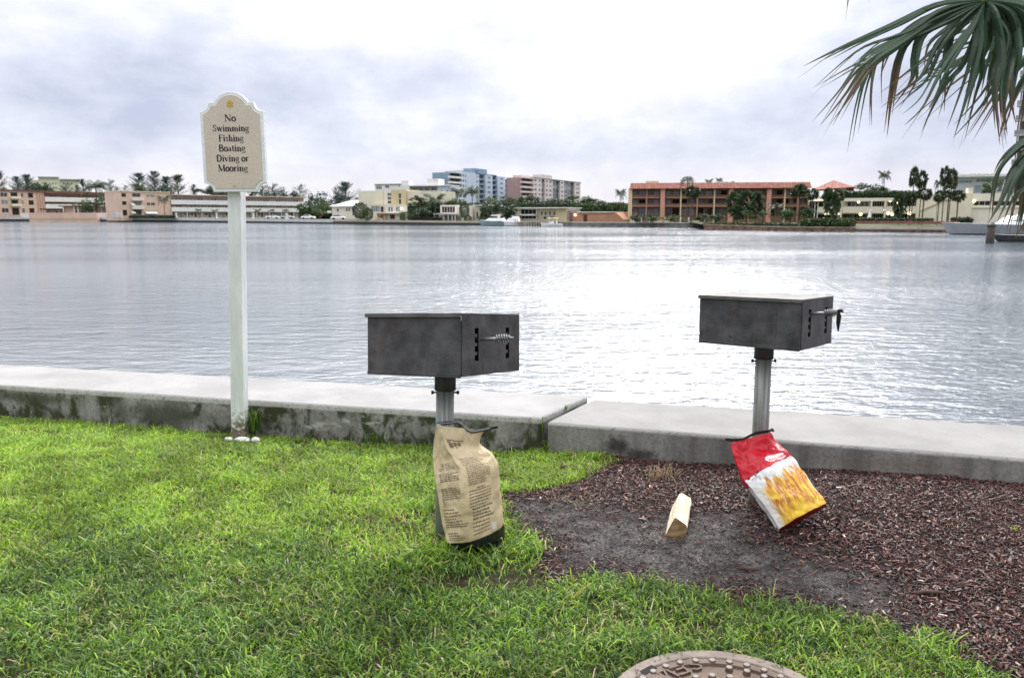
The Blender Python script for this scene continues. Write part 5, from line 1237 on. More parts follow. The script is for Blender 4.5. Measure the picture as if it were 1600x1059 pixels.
# ---- cars
TYRE = flat('tyre_rubber', (.015, .015, .016), .8); CARG = flat('car_glass', (.03, .035, .04), .1, .1, 1, 0, .7)
def car(u, Y, z, rz, mat, label):
    q = shp(u, Y); r = thing('parked_car', label, 'car', (q.x, q.y, z), rz, 'cars parked on the far lawn')
    def loft(mb, secs): 
        n = len(secs[0]); mb.v += [p for s in secs for p in s]; mb.f += [(i*n+j, i*n+(j+1) % n, (i+1)*n+(j+1) % n, (i+1)*n+j) for i in range(len(secs)-1) for j in range(n)]+[tuple(range(n))[::-1], tuple((len(secs)-1)*n+k for k in range(n))]; mb.mi += [0]*len(mb.f)
    mb = MB(); loft(mb, [[(x, -w, .28), (x, w, .28), (x, w*1.0, h*.75), (x, w*.86, h), (x, -w*.86, h), (x, -w, h*.75)] for x, w, h in ((-2.2, .72, .72), (-2.0, .84, .92), (-1.0, .88, .98), (.9, .88, .95), (1.9, .82, .80), (2.2, .66, .6))]); body = mb.build('body', mat, r, bevel=.03)
    mb = MB(); loft(mb, [[(x, -w, .93), (x, w, .93), (x, w*.8, h), (x, -w*.8, h)] for x, w, h in ((-1.7, .72, .96), (-1.15, .74, 1.40), (.1, .74, 1.44), (1.0, .70, .97))]); mb.build('window', CARG, r)
    mb = MB(); mb.box(-1.1, .1, -.58, .58, 1.405, 1.47); mb.build('roof', mat, r, bevel=.02)
    for sx in (-1.35, 1.35):
        for sy in (-.86, .86): mb = MB(); mb.tube([(sx, sy-.1, .32), (sx, sy+.1, .32)], .32, 14); mb.build('wheel', TYRE, r)
CW = flat('white_car_paint', (.72, .73, .74), .25, .04, 1, 0, .6); CS = flat('silver_car_paint', (.42, .44, .47), .28, .04, 1, 0, .6)
car(426, 258, .45, .1, CW, 'white car parked on the far lawn nearest the sign post'); car(449, 250, .42, .05, CS, 'silver car between two white cars on the far lawn')
car(482, 244, .40, -.1, CW, 'white car parked at the corner of the galleried apartments'); car(529, 232, .33, .1, CW, 'white car parked in front of the small cream house')
# ---- small cream house and cream terraces in the middle
b = Bld('house', 'small cream house with pale hipped roof beside round clipped trees', 'house', 514, 246, 562, 240, .3)
_, O = b.wall('wall', CREAM2, 519, 560, 322.5, None, [(526.5, 326, 529.5, 331), (541, 325, 543.5, 330.5), (545, 325, 547, 330.5)], depth=9); b.win(O, bars=0)
mb = MB(); a, c = b.s_(516), b.s_(562); h0, h1 = b.h_(322.5, 538), b.h_(312.5, 538); mb.v = [(a, -.6, h0+.004), (c, -.6, h0+.004), (c, 9.5, h0+.004), (a, 9.5, h0+.004), (a+(c-a)*.45, 4, h1), (a+(c-a)*.95, 4, h1)]; mb.f = [(0, 1, 5, 4), (1, 2, 5), (2, 3, 4, 5), (3, 0, 4), (3, 2, 1, 0)]; mb.mi = [0]*5; mb.build('roof', flat('pale_roof', (.58, .58, .60), .8, .1, .5), b.r)
b.box('porch', CREAM2, 513.5, 518.8, 329, 333, -.5, 3)
b = Bld('villa', 'cream modern three storey villa with ochre stair tower above French windows', 'villa', 560, 238, 692, 230, .2)
_, O = b.wall('wall', CREAM, 561, 599, 298.3, None, [], depth=12)
_, O = b.wall('window_wall', CREAM2, 599.05, 613, 297.8, None, [(605.5, 301.5, 612, 306.5), (605.5, 307.5, 612, 312.5), (605.5, 313.5, 612, 318.5)], y=.25, depth=11); b.win(O, .25, bars=1)
_, O = b.wall('stair_tower', OCHRE, 613.05, 636, 296.5, None, [(625, 302.5, 628.6, 310), (625, 311.2, 628.6, 319)], y=-.6, depth=11); b.win(O, -.6, bars=0, frame=OCHRE)
_, O = b.wall('wing_wall', CREAM, 636.05, 690, 298.5, None, [(647, 305, 653, 309.5), (664, 302.5, 668, 308.5), (670, 304.5, 674, 308)], y=.3, depth=11); b.win(O, .3)
_, O = b.wall('garage_wall', CREAM, 585, 610, 320.3, None, [(586, 322, 600, 331.5), (600.6, 322.5, 606, 332)], y=-2.6, depth=2.4); b.win(O[:1], -2.6, glass=GLASSB, bars=3, name='garage_door'); b.win(O[1:], -2.6, bars=0, name='door')
_, O = b.wall('lower_wall', CREAM2, 610.05, 658, 320.5, None, [(615, 323.5, 617.5, 331), (619, 323.5, 621.5, 331), (627, 323.5, 629.2, 331), (630.2, 323.5, 632.4, 331), (644, 323.5, 650, 329.5), (637, 335, 641, 344), (617, 335, 625, 343)], y=-3.4, depth=3.0); b.win(O[:5], -3.4, bars=1); b.win(O[5:], -3.4, bars=0, glass=flat('dark_red_door', (.10, .025, .02), .6), frame=CREAM, name='door')
b.box('balcony', WHT, 634, 660, 329.8, 331.5, -4.6, -3.42); b.box('balcony', WHT, 611, 634, 332.6, 333.6, -4.4, -3.42)
b.box('garden_wall', CREAM2, 581, 600, 340, None, -6, -5.5); b.box('garden_wall', flat('pinkish_wall', (.62, .42, .33), .85, .1, .5), 600.1, 612, 334.5, None, -4.6, -4.2); b.box('roof', flat('roof_red', (.42, .2, .14), .8), 600, 612.4, 333.4, 334.3, -4.8, -2.65)
b.lamp(635.5, 326.3, -3.8, .32)
b = Bld('apartment_building', 'white flat roofed apartment block rising behind the ochre stair tower', 'building', 586, 340, 706, 330, .6)
_, O = b.wall('wall', WHT, 587, 641, 289, None, [(589, 290.5, 598, 296), (603, 289.8, 609, 294), (624, 289.6, 626, 292)], depth=10); b.win(O, glass=[GLASSB, GLASS], bars=2)
b.box('stair_head', WHT, 628, 639, 282.5, 288.95, .5, 5); b.box('roof', GREY, 586.6, 627.5, 287.4, 288.9, -.3, 10)
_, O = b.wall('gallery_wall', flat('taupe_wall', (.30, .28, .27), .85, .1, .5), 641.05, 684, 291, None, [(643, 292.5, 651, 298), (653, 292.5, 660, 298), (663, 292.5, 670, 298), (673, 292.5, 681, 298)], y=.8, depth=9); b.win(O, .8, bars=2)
b.box('roof', WHT, 641.1, 706, 289.2, 290.9, -.4, 10); b.box('penthouse', WHT, 667, 684, 279.2, 289.1, 1.0, 8)
_, O = b.wall('end_wall', BLUEW, 684.05, 706, 291, None, [(689, 297, 692, 301), (689, 304, 692, 308), (698, 297, 701, 301), (698, 304, 701, 308)], y=.2, depth=9); b.win(O, .2, bars=0)
# ---- blue tower
b = Bld('apartment_tower', 'blue and white balconied apartment tower with slate blue core', 'tower', 703, 470, 816, 560, .8)
fl = 3.1; zt = b.h_(271.5, 730); nf = int(zt/fl)
S = b.s_
SA0, SA1, SB1 = S(706), S(722), S(743)
O = [(SA0+.8, SA1-.5, zt-fl*(k+1)+.9, zt-fl*k-.4) for k in range(nf)]
b.wallm('balcony_wall', BLUEM, SA0, SA1, -1, zt, O, 1.2, .3, 12); b.win(O, 1.2, glass=DRK, frame=BLUEM, bars=1, name='balcony_door')
for k in range(nf+1): z = zt-fl*k; b.slab('balcony', WHT, S(703), SA1-.1, -1.0, 1.19, z-.25+.002*k, z+(.0 if k == 0 else .85))
O = [(a, c, zt-fl*(k+1)+1.0, zt-fl*k-.7) for k in range(nf) for a, c in ((SA1+1.3, SA1+2.9), (SA1+4.0, SA1+5.8))]
b.wallm('wall', BLUEW, SA1+.02, SB1, -1, zt+1.0, O, 0, .3, 13); b.win(O, glass=[GLASS, GLASSB], bars=0)
b.slab('roof_rail', GREY, SA1+.3, SB1-2, .2, 12, zt+1.003, zt+1.5)
zc = b.h_(264, 755); S2, S3 = S(745), S(764.5)
b.wallm('core', BLUEM, S2, S3, zt-.5, zc, [(S2+.6+k*1.6, S2+1.5+k*1.6, zt+1.2, zc-1.0) for k in range(3)], 1.5, .3, 8)
edges = [743, 749, 758, 769, 777, 789, 796, 805, 815.5]; mats = [BLUEW, BLUED, BLUEW, BLUED, BLUEW, BLUED, BLUEW, BLUEM]; yo = [0, 1.3, -.4, 1.3, -.4, 1.3, -.4, .6]
for k in range(8):
    a, c = S(edges[k])+.02, S(edges[k+1]); ztk = zt+.2-(1.2 if k > 4 else 0)-(1.0 if k > 6 else 0); O = []
    for f in range(nf-1):
        z = ztk-fl*(f+1)
        if k % 2: O.append((a+(c-a)*.18, c-(c-a)*.18, z+.55, z+fl-.5))
        else: O.append((a+(c-a)*.30, c-(c-a)*.30, z+1.0, z+fl-.75))
    b.wallm('bay', mats[k], a, c, -1, ztk, O, yo[k], .3, 13-yo[k]); b.win(O, yo[k], glass=[GLASSB if k % 2 == 0 else GLASS], frame=mats[k], bars=0)
    if k % 2 and k < 7:
        for f in range(1, nf-1): b.slab('balcony', BLUEM, a+.05, c-.05, yo[k]-1.1, yo[k]-.01, ztk-fl*f-.12, ztk-fl*f+.75)
b.slab('roof', BLUED, S(743)+.05, S(777), .4, 12, zt+.203, zt+.9)
# ---- pink tower
b = Bld('apartment_tower', 'pinkish white apartment tower behind the dark trees, beside the blue tower', 'tower', 815, 500, 907, 600, .8)
zt = b.h_(279.5, 845); nf = int(zt/3.0); S = b.s_
for k in range(nf+1): z = zt-.6-3.0*k; b.slab('balcony', PINKW, S(814.5), S(833)-.02, -1.2, .99, z-.2, z+(.15 if k == 0 else .85))
O = [(S(818), S(831), zt-3*(k+1)-.3+.9, zt-3*k-1.0) for k in range(nf)]
b.wallm('balcony_wall', flat('rose_wall', (.36, .25, .25), .85, .1, .4), S(816), S(833), -1, zt-.4, O, 1.0, .3, 10); b.win(O, 1.0, glass=DRK, frame=PINKW, bars=1, name='balcony_door')
eds = [833, 840, 846, 851, 857, 864, 874.5, 881, 888, 897, 906.5]; mt = [PINKW, PINKW, flat('grey_mauve', (.26, .25, .29), .85, .1, .4), PINKW, PINKW, TOWD, PINKW, flat('grey_mauve2', (.30, .30, .33), .85, .1, .4), TOWD, PINKW]
for k in range(10):
    a, c = S(eds[k])+.02, S(eds[k+1]); y0 = [0, .02, .8, .0, .3, 1.2, 0, .8, 1.3, 0][k]; O = []
    for f in range(nf):
        z = zt-3*(f+1); O.append((a+(c-a)*.25, c-(c-a)*.25, z+.95, z+2.35) if mt[k] is PINKW else (a+(c-a)*.1, c-(c-a)*.1, z+.75, z+2.6))
    b.wallm('bay', mt[k], a, c, -1, zt, O, y0, .3, 12-y0); b.win(O, y0, glass=[GLASS, GLASSB, GLASS], frame=mt[k], bars=0)
b.slab('roof', GREY, S(833), S(907), -.15, 12, zt+.004, zt+.7); zc = b.h_(273.5, 855)
b.slab('stair_head', PINKW, S(849), S(864), 1, 8, zt+.71, zc); b.slab('stair_head', PINKW, S(819), S(831), 1.5, 8, zt-.39, zt+1.2)
# ---- low houses between the towers and the water
b = Bld('house', 'low cream house with wide dark glazed front and white pergola', 'house', 688, 218, 742, 214, .15)
_, O = b.wall('wall', CREAM2, 688, 714, 320.5, None, [(690, 322.5, 711, 332.5)], depth=8); b.win(O, glass=flat('maroon_glass', (.06, .035, .035), .2, .2, 1, 0, .6), bars=4)
_, O = b.wall('tall_wall', CREAM2, 724, 741, 321, None, [], y=-1.2, depth=8); b.box('link_wall', CREAM2, 714.05, 723.95, 322, None, .4, 7)
b.box('pergola_roof', WHT, 689, 722.5, 333.2, 335.2, -4.5, -.02)
for u in (690, 697, 704, 711, 717, 721.5): b.box('pergola_post', WHT, u, u+.9, 335.25, None, -4.3, -4.1)
b = Bld('house', 'small cream house with one square window between the pergola and the big dark tree', 'house', 741, 213, 768, 211, .12)
_, O = b.wall('wall', flat('cream_grey', (.55, .50, .40), .85, .08, .5), 742, 766, 321.5, None, [(755.5, 325, 758.5, 329), (744, 331, 747, 342)], depth=8); b.win(O, bars=0); b.box('roof', WHT, 741.5, 766.5, 320.2, 321.4, -.3, 8.3)
b = Bld('house', 'long low cream house with dark veranda behind the boat dock', 'house', 806, 206, 896, 198, .05)
_, O = b.wall('wall', CREAM2, 807, 838, 326, None, [(812, 327, 836, 335), (813, 337, 836, 342)], y=.5, depth=8); b.win(O, .5, glass=DRK, bars=3)
_, O = b.wall('window_wall', CREAM, 838.05, 868, 325.8, None, [(842, 331, 845, 336), (848, 331, 851, 336), (855, 330, 858, 336), (862, 331, 865, 336), (846, 338, 851, 343), (857, 338, 862, 343)], y=1, depth=8); b.win(O, 1, bars=0)
b.box('side_wall', YELL, 868.05, 885, 326, None, .0, 8); b.box('roof', WHT, 806, 886, 324.2, 325.7, -1.2, 9); b.box('balcony', WHT, 807, 838, 335.2, 336.8, -.9, .48)
_, O = b.wall('shed_wall', GREY, 885.1, 893, 328, None, [(887, 332, 891, 343)], y=.6, depth=5); b.win(O, .6, bars=0, glass=DRK, name='door')
b = Bld('boat_dock', 'wooden dock with pale pilings in front of the low cream house', 'dock', 810, 184, 860, 178.5, WZ)
mb = MB(); mb.box(0, b.L, -1.2, 1.2, .85, 1.0); mb.build('deck', flat('grey_planks', (.26, .22, .18), .85, .2, 3), b.r)
for i in range(13): x = b.L*i/12; mb = MB(); mb.tube([(x, -1.25, -1), (x, -1.25, 1.5)], .12, 8); mb.build('piling', flat('pale_piling', (.40, .33, .25), .85, .2, 2), b.r)
b = Bld('boathouse', 'low terracotta walled building with white roof edge and a lit lamp', 'building', 888, 182, 986, 176, .0)
_, O = b.wall('wall', TERR, 895, 962, 332.2, None, [(911, 335, 918, 347)], depth=7); b.win(O, glass=flat('brown_door', (.10, .045, .03), .7), frame=TERR, bars=0, name='door')
mb = MB(); a, c, e = b.s_(962.1), b.s_(975), b.s_(984); h0, h1 = b.h_(332.2, 962), b.h_(343, 975); mb.add([(a, 0, -1), (c, 0, -1), (c, 0, h1), (a, 0, h0), (a, 6, -1), (c, 6, -1), (c, 6, h1), (a, 6, h0)], [(0, 1, 2, 3), (7, 6, 5, 4), (3, 2, 6, 7), (1, 5, 6, 2)]); mb.build('ramp_wall', TERR, b.r)
b.box('rear_wall', SALM2, 962, 984, 331, None, 6.1, 9); b.box('roof', WHT, 902, 961, 330.8, 332.1, -.3, 7.2); b.box('side_wall', flat('brown_side', (.20, .11, .075), .85, .2, .5), 889, 894.9, 333, None, .3, 6)
b.lamp(899.5, 336, -.35, .3)
# ---- orange apartments
b = Bld('apartment_building', 'orange three storey apartment block with red tile roof and salmon pillars', 'building', 981, 181, 1264, 175, .1)
S = b.s_; pil = [986, 1009.5, 1031, 1038, 1063, 1088.5, 1115, 1137, 1143, 1169, 1196, 1203, 1224.5, 1245, 1262]
rows = [(296.5, 308), (310, 321.5), (323.5, 338)]; O = []; gl = []
for i in range(len(pil)-1):
    a, c = pil[i]+1.2, pil[i+1]-1.2
    if c-a < 6: continue
    for v0, v1 in rows:
        w_ = c-a; O.append((S(a+.5), S(a+w_*.42), b.h_(v1-.6), b.h_(v0+1.5))); O.append((S(a+w_*.50), S(c-.5), b.h_(v1-.6), b.h_(v0+1.5)))
b.wallm('rear_wall', flat('tan_rear', (.36, .25, .16), .85, .15, .4), S(985), S(1262), -1, b.h_(295.3), O, 1.7, .3, 10)
rg = random.Random(12); glist = [rg.choice([GLASS, GLASS, GLASSB, CURT, DRK, GLASSB]) for _ in O]
b.win(O, 1.7, glass=glist, frame=BRN, bars=1, name='balcony_door')
for i, u in enumerate(pil):
    big = u in (1031, 1137, 1196)
    if u in (1038, 1143, 1203): continue
    if big: b.box('pillar', PINKP, u, u+7, 295.4, None, -.6, 1.69)
    else: b.box('pillar', ORNG if i % 2 else YELL, u-1.0, u+1.0, 295.4, None, -.25, 1.69)
for v in (309, 322.3):
    for i in range(len(pil)-1):
        a, c = pil[i]+1.05+(6 if pil[i] in (1031, 1137, 1196) else 0), pil[i+1]-1.05
        if c-a < 5: continue
        b.box('balcony_slab', ORNG, a, c, v-.7, v+.7, -.2, 1.69); b.box('balcony_rail', BRN, a, c, v-4.2, v-.75, -.2, -.12)
b.box('side_wall', YELL, 981, 984.9, 294, None, .2, 11)
mb = MB(); a, c = S(983), S(1264); h0, h1 = b.h_(295.2), b.h_(286.2); mb.v = [(a, -1.2, h0), (c, -1.2, h0), (c, 12, h0), (a, 12, h0), (a+.2, .1, h1), (c-.2, .1, h1), (c-.2, 11, h1), (a+.2, 11, h1)]; mb.f = [(0, 1, 5, 4), (1, 2, 6, 5), (2, 3, 7, 6), (3, 0, 4, 7), (4, 5, 6, 7), (3, 2, 1, 0)]; mb.mi = [0]*6; mb.build('roof', TILE, b.r)
b.box('roof_house', YELL, 1008, 1028, 282.3, 286.1, 2, 6)
for i, u in enumerate((1182, 1189, 1217, 1233, 1239, 1255, 1259)): b.box('roof_vent', GREY, u, u+1.1, 284.6, 286.1, 3, 3.4)
b = Bld('garden_wall', 'low yellow garden wall at the foot of the orange apartments', 'wall', 984, 172.5, 1100, 171, .0)
for u0, u1 in ((984, 996), (1019, 1034), (1040, 1052), (1073, 1100)): b.box('wall_panel', YELL, u0, u1, 344.8, None, -.2, .2)
mb = MB()
for k in range(10):
    u = 990+k*12.3; q = shp(u, 170); mb = MB(); mb.tube([(0, 0, -.2), (0, 0, .75), (0, 0, .78), (0, 0, 1.05)], [.08, .08, .2, .14], 8); o = mb.build('bollard', RAIL, None, loc=(q.x, q.y, .02)); tag(o, 'white globe topped bollard along the sea wall below the orange apartments', 'bollard', 'bollards below the orange apartments')
# ---- cream terraces at the right
b = Bld('clubhouse', 'cream two storey clubhouse with long terraces, outside stair wall and glowing lamps', 'building', 1262, 168, 1640, 150, -.15)
S = b.s_
b.box('tower_wall', CREAM2, 1306, 1319, 292.5, None, 2.5, 8)
_, O = b.wall('upper_wall', CREAM, 1318.9, 1430, 308.8, 326, [(1322, 314.6, 1356, 323), (1361, 314.6, 1380, 323), (1385, 314.6, 1408, 323), (1410, 314.6, 1428, 323)], y=1.0, depth=8); b.win(O, 1.0, glass=[GLASS, DRK], frame=CREAM2, bars=4, name='terrace_door')
_, O = b.wall('lower_wall', flat('shaded_tan', (.30, .26, .18), .85, .1, .5), 1310, 1430, 330, None, [(1316, 334, 1330, 345), (1334, 334, 1352, 345), (1364, 334, 1378, 345), (1386, 334, 1398, 345), (1402, 334, 1424, 345)], y=2.0, depth=7); b.win(O, 2.0, glass=DRK, frame=CREAM2, bars=3, name='terrace_door')
b.box('parapet', CREAM, 1278, 1313, 323.2, 332.2, -.9, -.6); b.box('parapet', CREAM, 1316, 1358, 323.0, 332.8, -.9, -.6); b.box('parapet', CREAM, 1362, 1379, 323, 333.2, -.9, -.6); b.box('parapet', CREAM, 1384, 1430, 322.6, 333.4, -.9, -.6)
b.box('floor_slab', CREAM2, 1277, 1430, 332.3, 334.2, -.55, 1.98); b.box('roof_beam', CREAM2, 1316, 1430, 309.4, 314.4, -.8, .98)
for u in (1312.5, 1359, 1380.5): b.box('column', CREAM2, u, u+2.6, 314.45 if u > 1315 else 309, None, -.85, -.5)
for u in (1272, 1276.5): b.box('column', WHT, u, u+1.1, 316, None, -.8, -.5)
# gazebo corner
mb = MB(); a, c = S(1262), S(1293); h0, h1 = b.h_(314.5, 1277), b.h_(308.5, 1277); mb.v = [(a, -1.6, h0), (c, -1.6, h0), (c, 4, h0), (a, 4, h0), ((a+c)/2, 1, h1)]; mb.f = [(0, 1, 4), (1, 2, 4), (2, 3, 4), (3, 0, 4), (3, 2, 1, 0)]; mb.mi = [0]*5; mb.build('gazebo_roof', CREAM, b.r)
for u in (1277, 1286): b.box('gazebo_post', WHT, u, u+1.0, 314.6, 323.1, -.85, -.65)
mb = MB(); a, c = S(1265), S(1333); am = S(1297); h0, h1 = b.h_(292.6, 1298), b.h_(280.2, 1298); mb.v = [(a, 0, h0-.5), (c, 0, h0), (c, 10, h0), (a, 10, h0-.5), (am, 5, h1)]; mb.f = [(0, 1, 4), (1, 2, 4), (2, 3, 4), (3, 0, 4), (3, 2, 1, 0)]; mb.mi = [0]*5; mb.build('tile_roof', TILE, b.r)
b.box('eave_wall', BRN, 1300, 1330, 292.7, 297, 3, 8.5)
_, O = b.wall('stair_wall', CREAM, 1430.1, 1516, 302.8, None, [], y=-1.0, depth=8)
mb = MB(); a, c = S(1437), S(1474); z0, z1 = b.h_(329, 1437), b.h_(312, 1474); mb.hexa([(a, -1.16, z0-.2), (c, -1.16, z1-.2), (c, -1.01, z1-.2), (a, -1.01, z0-.2)], [(a, -1.16, z0), (c, -1.16, z1), (c, -1.01, z1), (a, -1.01, z0)]); mb.box(c, S(1482), -1.16, -1.01, z1-.2, z1)
mb.build('stair_rail', flat('tan_rail', (.40, .33, .24), .85, .1, .5), b.r)
b.box('pier', CREAM, 1508.5, 1516.2, 293.5, 302.75, -.6, 4)
_, O = b.wall('right_wall', CREAM2, 1516.1, 1640, 302, None, [(1519, 313.8, 1545, 321.5), (1548, 314, 1578, 322), (1581, 314, 1610, 322)], y=-.4, depth=8); b.win(O, -.4, glass=DRK, frame=CREAM2, bars=2)
b.box('string_course', CREAM, 1516.3, 1640, 323, 325, -.6, -.405)
for u, v, y in ((1340, 315.6, -.4), (1344.5, 334.8, -.7), (1387, 333.5, -.8), (1393.5, 335, -1.1), (1420, 333.8, -1.0), (1389, 313.4, .3), (1402, 317, .3), (1519, 314.5, -.75)): b.lamp(u, v, y, .30 if v < 330 else .34)
b.box('glowing_awning_strip', AWNGLOW, 1288, 1312, 332.6, 335.6, -1.02, -.92)  # white awning strip, no lamp; its brightness is painted as emission
b = Bld('modern_building', 'white modern building with blue grey window band and flat roof, behind the stair wall palms', 'building', 1488, 232, 1602, 226, .2)
_, O = b.wall('wall', flat('cool_white', (.56, .60, .64), .8, .07, .4), 1490, 1600, 276.5, None, [(1493, 281, 1514, 286), (1520, 279, 1550, 285), (1518, 289, 1530, 302), (1556, 280, 1590, 300)], depth=12); b.win(O, glass=[BLUEM, GLASSB], bars=3)
b.box('roof', WHT, 1486, 1604, 272.5, 276.4, -2, 13)
for u in (1515, 1521, 1528, 1536, 1541, 1548): b.box('roof_vent', GREY, u, u+2.2, 270.3, 272.4, 4, 5)
# ---- tall tower at the right edge
b = Bld('apartment_tower', 'tall grey apartment tower with stacked balconies, partly hidden by the palm fronds', 'tower', 1570, 178, 1767, 166, .2)
S = b.s_; ft = 3.15; nf = 44; zt = nf*ft+1; S0, S1 = S(1579), S(1764)
b.slab('shaft', TOWG, S0, S1, 1.6, 18, -1, zt)
O = []
for k in range(nf):
    for q in range(5): a = S0+.5+q*(S1-S0)/5; O.append((a, a+(S1-S0)/5*.62, k*ft+.35, k*ft+2.75))
b.wallm('wall', TOWG, S0+.02, S1-.02, -1, zt-.05, O, 1.1, .3, .48); b.win(O, 1.1, glass=[TOWD, GLASS, TOWD, GLASSB], frame=TOWG, bars=1, name='balcony_door')
b.slab('party_wall', TOWG, S(1576), S(1576)+.25, 2.5, 17.9, -1, zt-.02)
for k in range(1, nf+1): b.slab('balcony', flat('tower_slab', (.40, .385, .38), .85, .1, .5), S(1572), S1, -.7, 1.08, k*ft-.24, k*ft+.06)
RLG = flat('balcony_glass_rail', (.22, .22, .24), .3, .2, 1, 0, .6)
for k in range(1, nf): b.slab('balcony_rail', RLG, S(1572), S1-.1, -.66, -.60, k*ft+.063, k*ft+1.0)
for i in range(6): x = S(1576)+(S1-S(1576))*i/6; b.slab('fin', TOWG, x-.25, x+.25, -.58, -.3, -1, 0.0) if False else None

# ================================================================== BOATS, PILING
GEL = flat('white_gelcoat', (.78, .79, .80), .2, .03, 1, 0, .6); TEAL = flat('teal_hull', (.20, .29, .31), .3, .1, 1); NAVY = flat('navy_hull', (.02, .022, .03), .3, .1, 1)
GUN = flat('grey_underside', (.30, .32, .35), .3, .08, 1)
def boat(name, label, u, Y, L, beam, free, head, hull, deckm, group=None, sup=()):
    q = shp(u, Y); r = thing(name, label, 'boat', (q.x, q.y, WZ), head, group)
    mb = MB(); secs = []; K = 12
    for i in range(K+1):
        k = i/K; w = beam/2*(1-max(0, (k-.35)/.65)**2.4)*(0.92+.08*min(1, k*5)); w = max(w, .03); sheer = free*(1+.32*k*k); x = L*(k-.5)+(0); rake = .09*L*max(0, k-.6)/.4
        secs.append([(x, 0, -.35*(1-k)), (x+rake*.3, w*.78, .12*free), (x+rake, w, sheer), (x+rake, w*.9, sheer+.02), (x+rake, -w*.9, sheer+.02), (x+rake, -w, sheer), (x+rake*.3, -w*.78, .12*free)])
    n = 7
    for s in secs: mb.v += s
    mb.f = [(i*n+j, i*n+(j+1) % n, (i+1)*n+(j+1) % n, (i+1)*n+j) for i in range(K) for j in range(n)]+[tuple(range(n))[::-1], tuple(K*n+j for j in range(n))]
    mb.mi = [(1 if j in (2, 3, 4) else 0) for i in range(K) for j in range(n)]+[0, 0]
    mb.build('hull', [hull, deckm], r, smooth=False)
    for (nm, mat, x0, x1, w0, z0, z1, tp) in sup:
        mb = MB(); z0 += free; z1 += free; mb.hexa([(x0, -w0, z0), (x1, -w0*.8, z0), (x1, w0*.8, z0), (x0, w0, z0)], [(x0+tp*.3, -w0*.8, z1), (x1-tp, -w0*.6, z1), (x1-tp, w0*.6, z1), (x0+tp*.3, w0*.8, z1)]); mb.build(nm, mat, r, bevel=.04)
    return r
boat('motor_boat', 'white covered motor boat above teal hull under the big dark tree', 772.5, 188.5, 6.6, 2.4, 1.05, 2.75, TEAL, GEL, 'boats at the dock', [('cover', GEL, -2.6, 2.2, 1.1, .1, .75, .9), ('hard_top', GEL, -1.4, .7, .8, 1.35, 1.5, .1), ('windscreen', CARG, -.2, .8, .75, .76, 1.3, .5), ('top_post', RAIL, -1.2, -1.1, .7, .76, 1.34, 0)])
boat('motor_boat', 'white cabin cruiser moored between the big dark tree and the dock', 801, 186, 6.4, 2.5, .95, 2.6, GEL, GEL, 'boats at the dock', [('cabin', GEL, -1.8, 1.6, .95, .03, .85, .8), ('window', CARG, -1.5, .9, .88, .45, .80, .3), ('flybridge', GEL, -1.5, .1, .75, .86, 1.3, .3), ('windscreen', CARG, -.1, .3, .65, 1.31, 1.6, .2)])
boat('motor_boat', 'small white boat with yellow canopy at the end of the dock', 863, 175.5, 4.6, 1.9, .6, 2.9, GEL, GEL, 'boats at the dock', [('console', GEL, -.4, .5, .5, .03, .7, .3), ('canopy', flat('yellow_canvas', (.62, .50, .14), .7), -1.3, 1.0, .85, 1.15, 1.3, .2), ('canopy_post', RAIL, -1.0, -.9, .7, .04, 1.14, 0), ('canopy_post', RAIL, .6, .7, .7, .04, 1.14, 0)])
boat('motor_yacht', 'long white motor yacht moored along the quay, its bow pointing past the piling', 1586, 100.5, 15.5, 4.0, 1.18, math.pi-.05, GUN, GEL, None, [('cabin', GEL, -5.5, 2.0, 1.5, .04, 1.2, 1.4), ('window', CARG, -4.8, .9, 1.42, .55, 1.05, .9), ('flybridge', GEL, -4.6, -.6, 1.2, 1.21, 1.8, .6), ('windscreen', CARG, -1.4, -.7, 1.0, 1.81, 2.2, .4)])
boat('motor_yacht', 'dark hulled boat whose pale deck shows below the lower palm frond', 1622, 74, 7.6, 2.4, .52, math.pi+.12, NAVY, GEL, None, [('cabin', GEL, -2.5, .6, .85, .04, .75, .8), ('window', CARG, -2.2, .2, .80, .3, .65, .5)])
q = shp(1550, 70); pg = thing('mooring_piling', 'dark wooden mooring piling standing in the water before the white yacht', 'piling', (q.x, q.y, WZ))
mb = MB(); mb.tube([(0, 0, -1.5), (.02, 0, 1.5)], [.36, .34], 14); mb.build('post', flat('wet_wood', (.040, .037, .032), .8, .4, 3), pg, smooth=True)
mb = MB(); mb.tube([(.02, 0, 1.5), (.02, 0, 1.62), (.02, 0, 1.85)], [.38, .38, .05], 14); mb.build('cap', flat('dark_green_cap', (.03, .05, .045), .6), pg)
# closed patio umbrella
q = shp(1358, 160); pu = thing('patio_umbrella', 'closed white patio umbrella in front of the clubhouse terrace', 'umbrella', (q.x, q.y, -.2))
mb = MB(); mb.tube([(0, 0, 0), (0, 0, 2.6)], .04, 6); mb.build('pole', RAIL, pu); mb = MB(); mb.tube([(0, 0, .6), (0, 0, 1.1), (0, 0, 2.2), (0, 0, 2.6)], [.55, .42, .16, .03], 10); mb.build('canopy', AWN, pu)

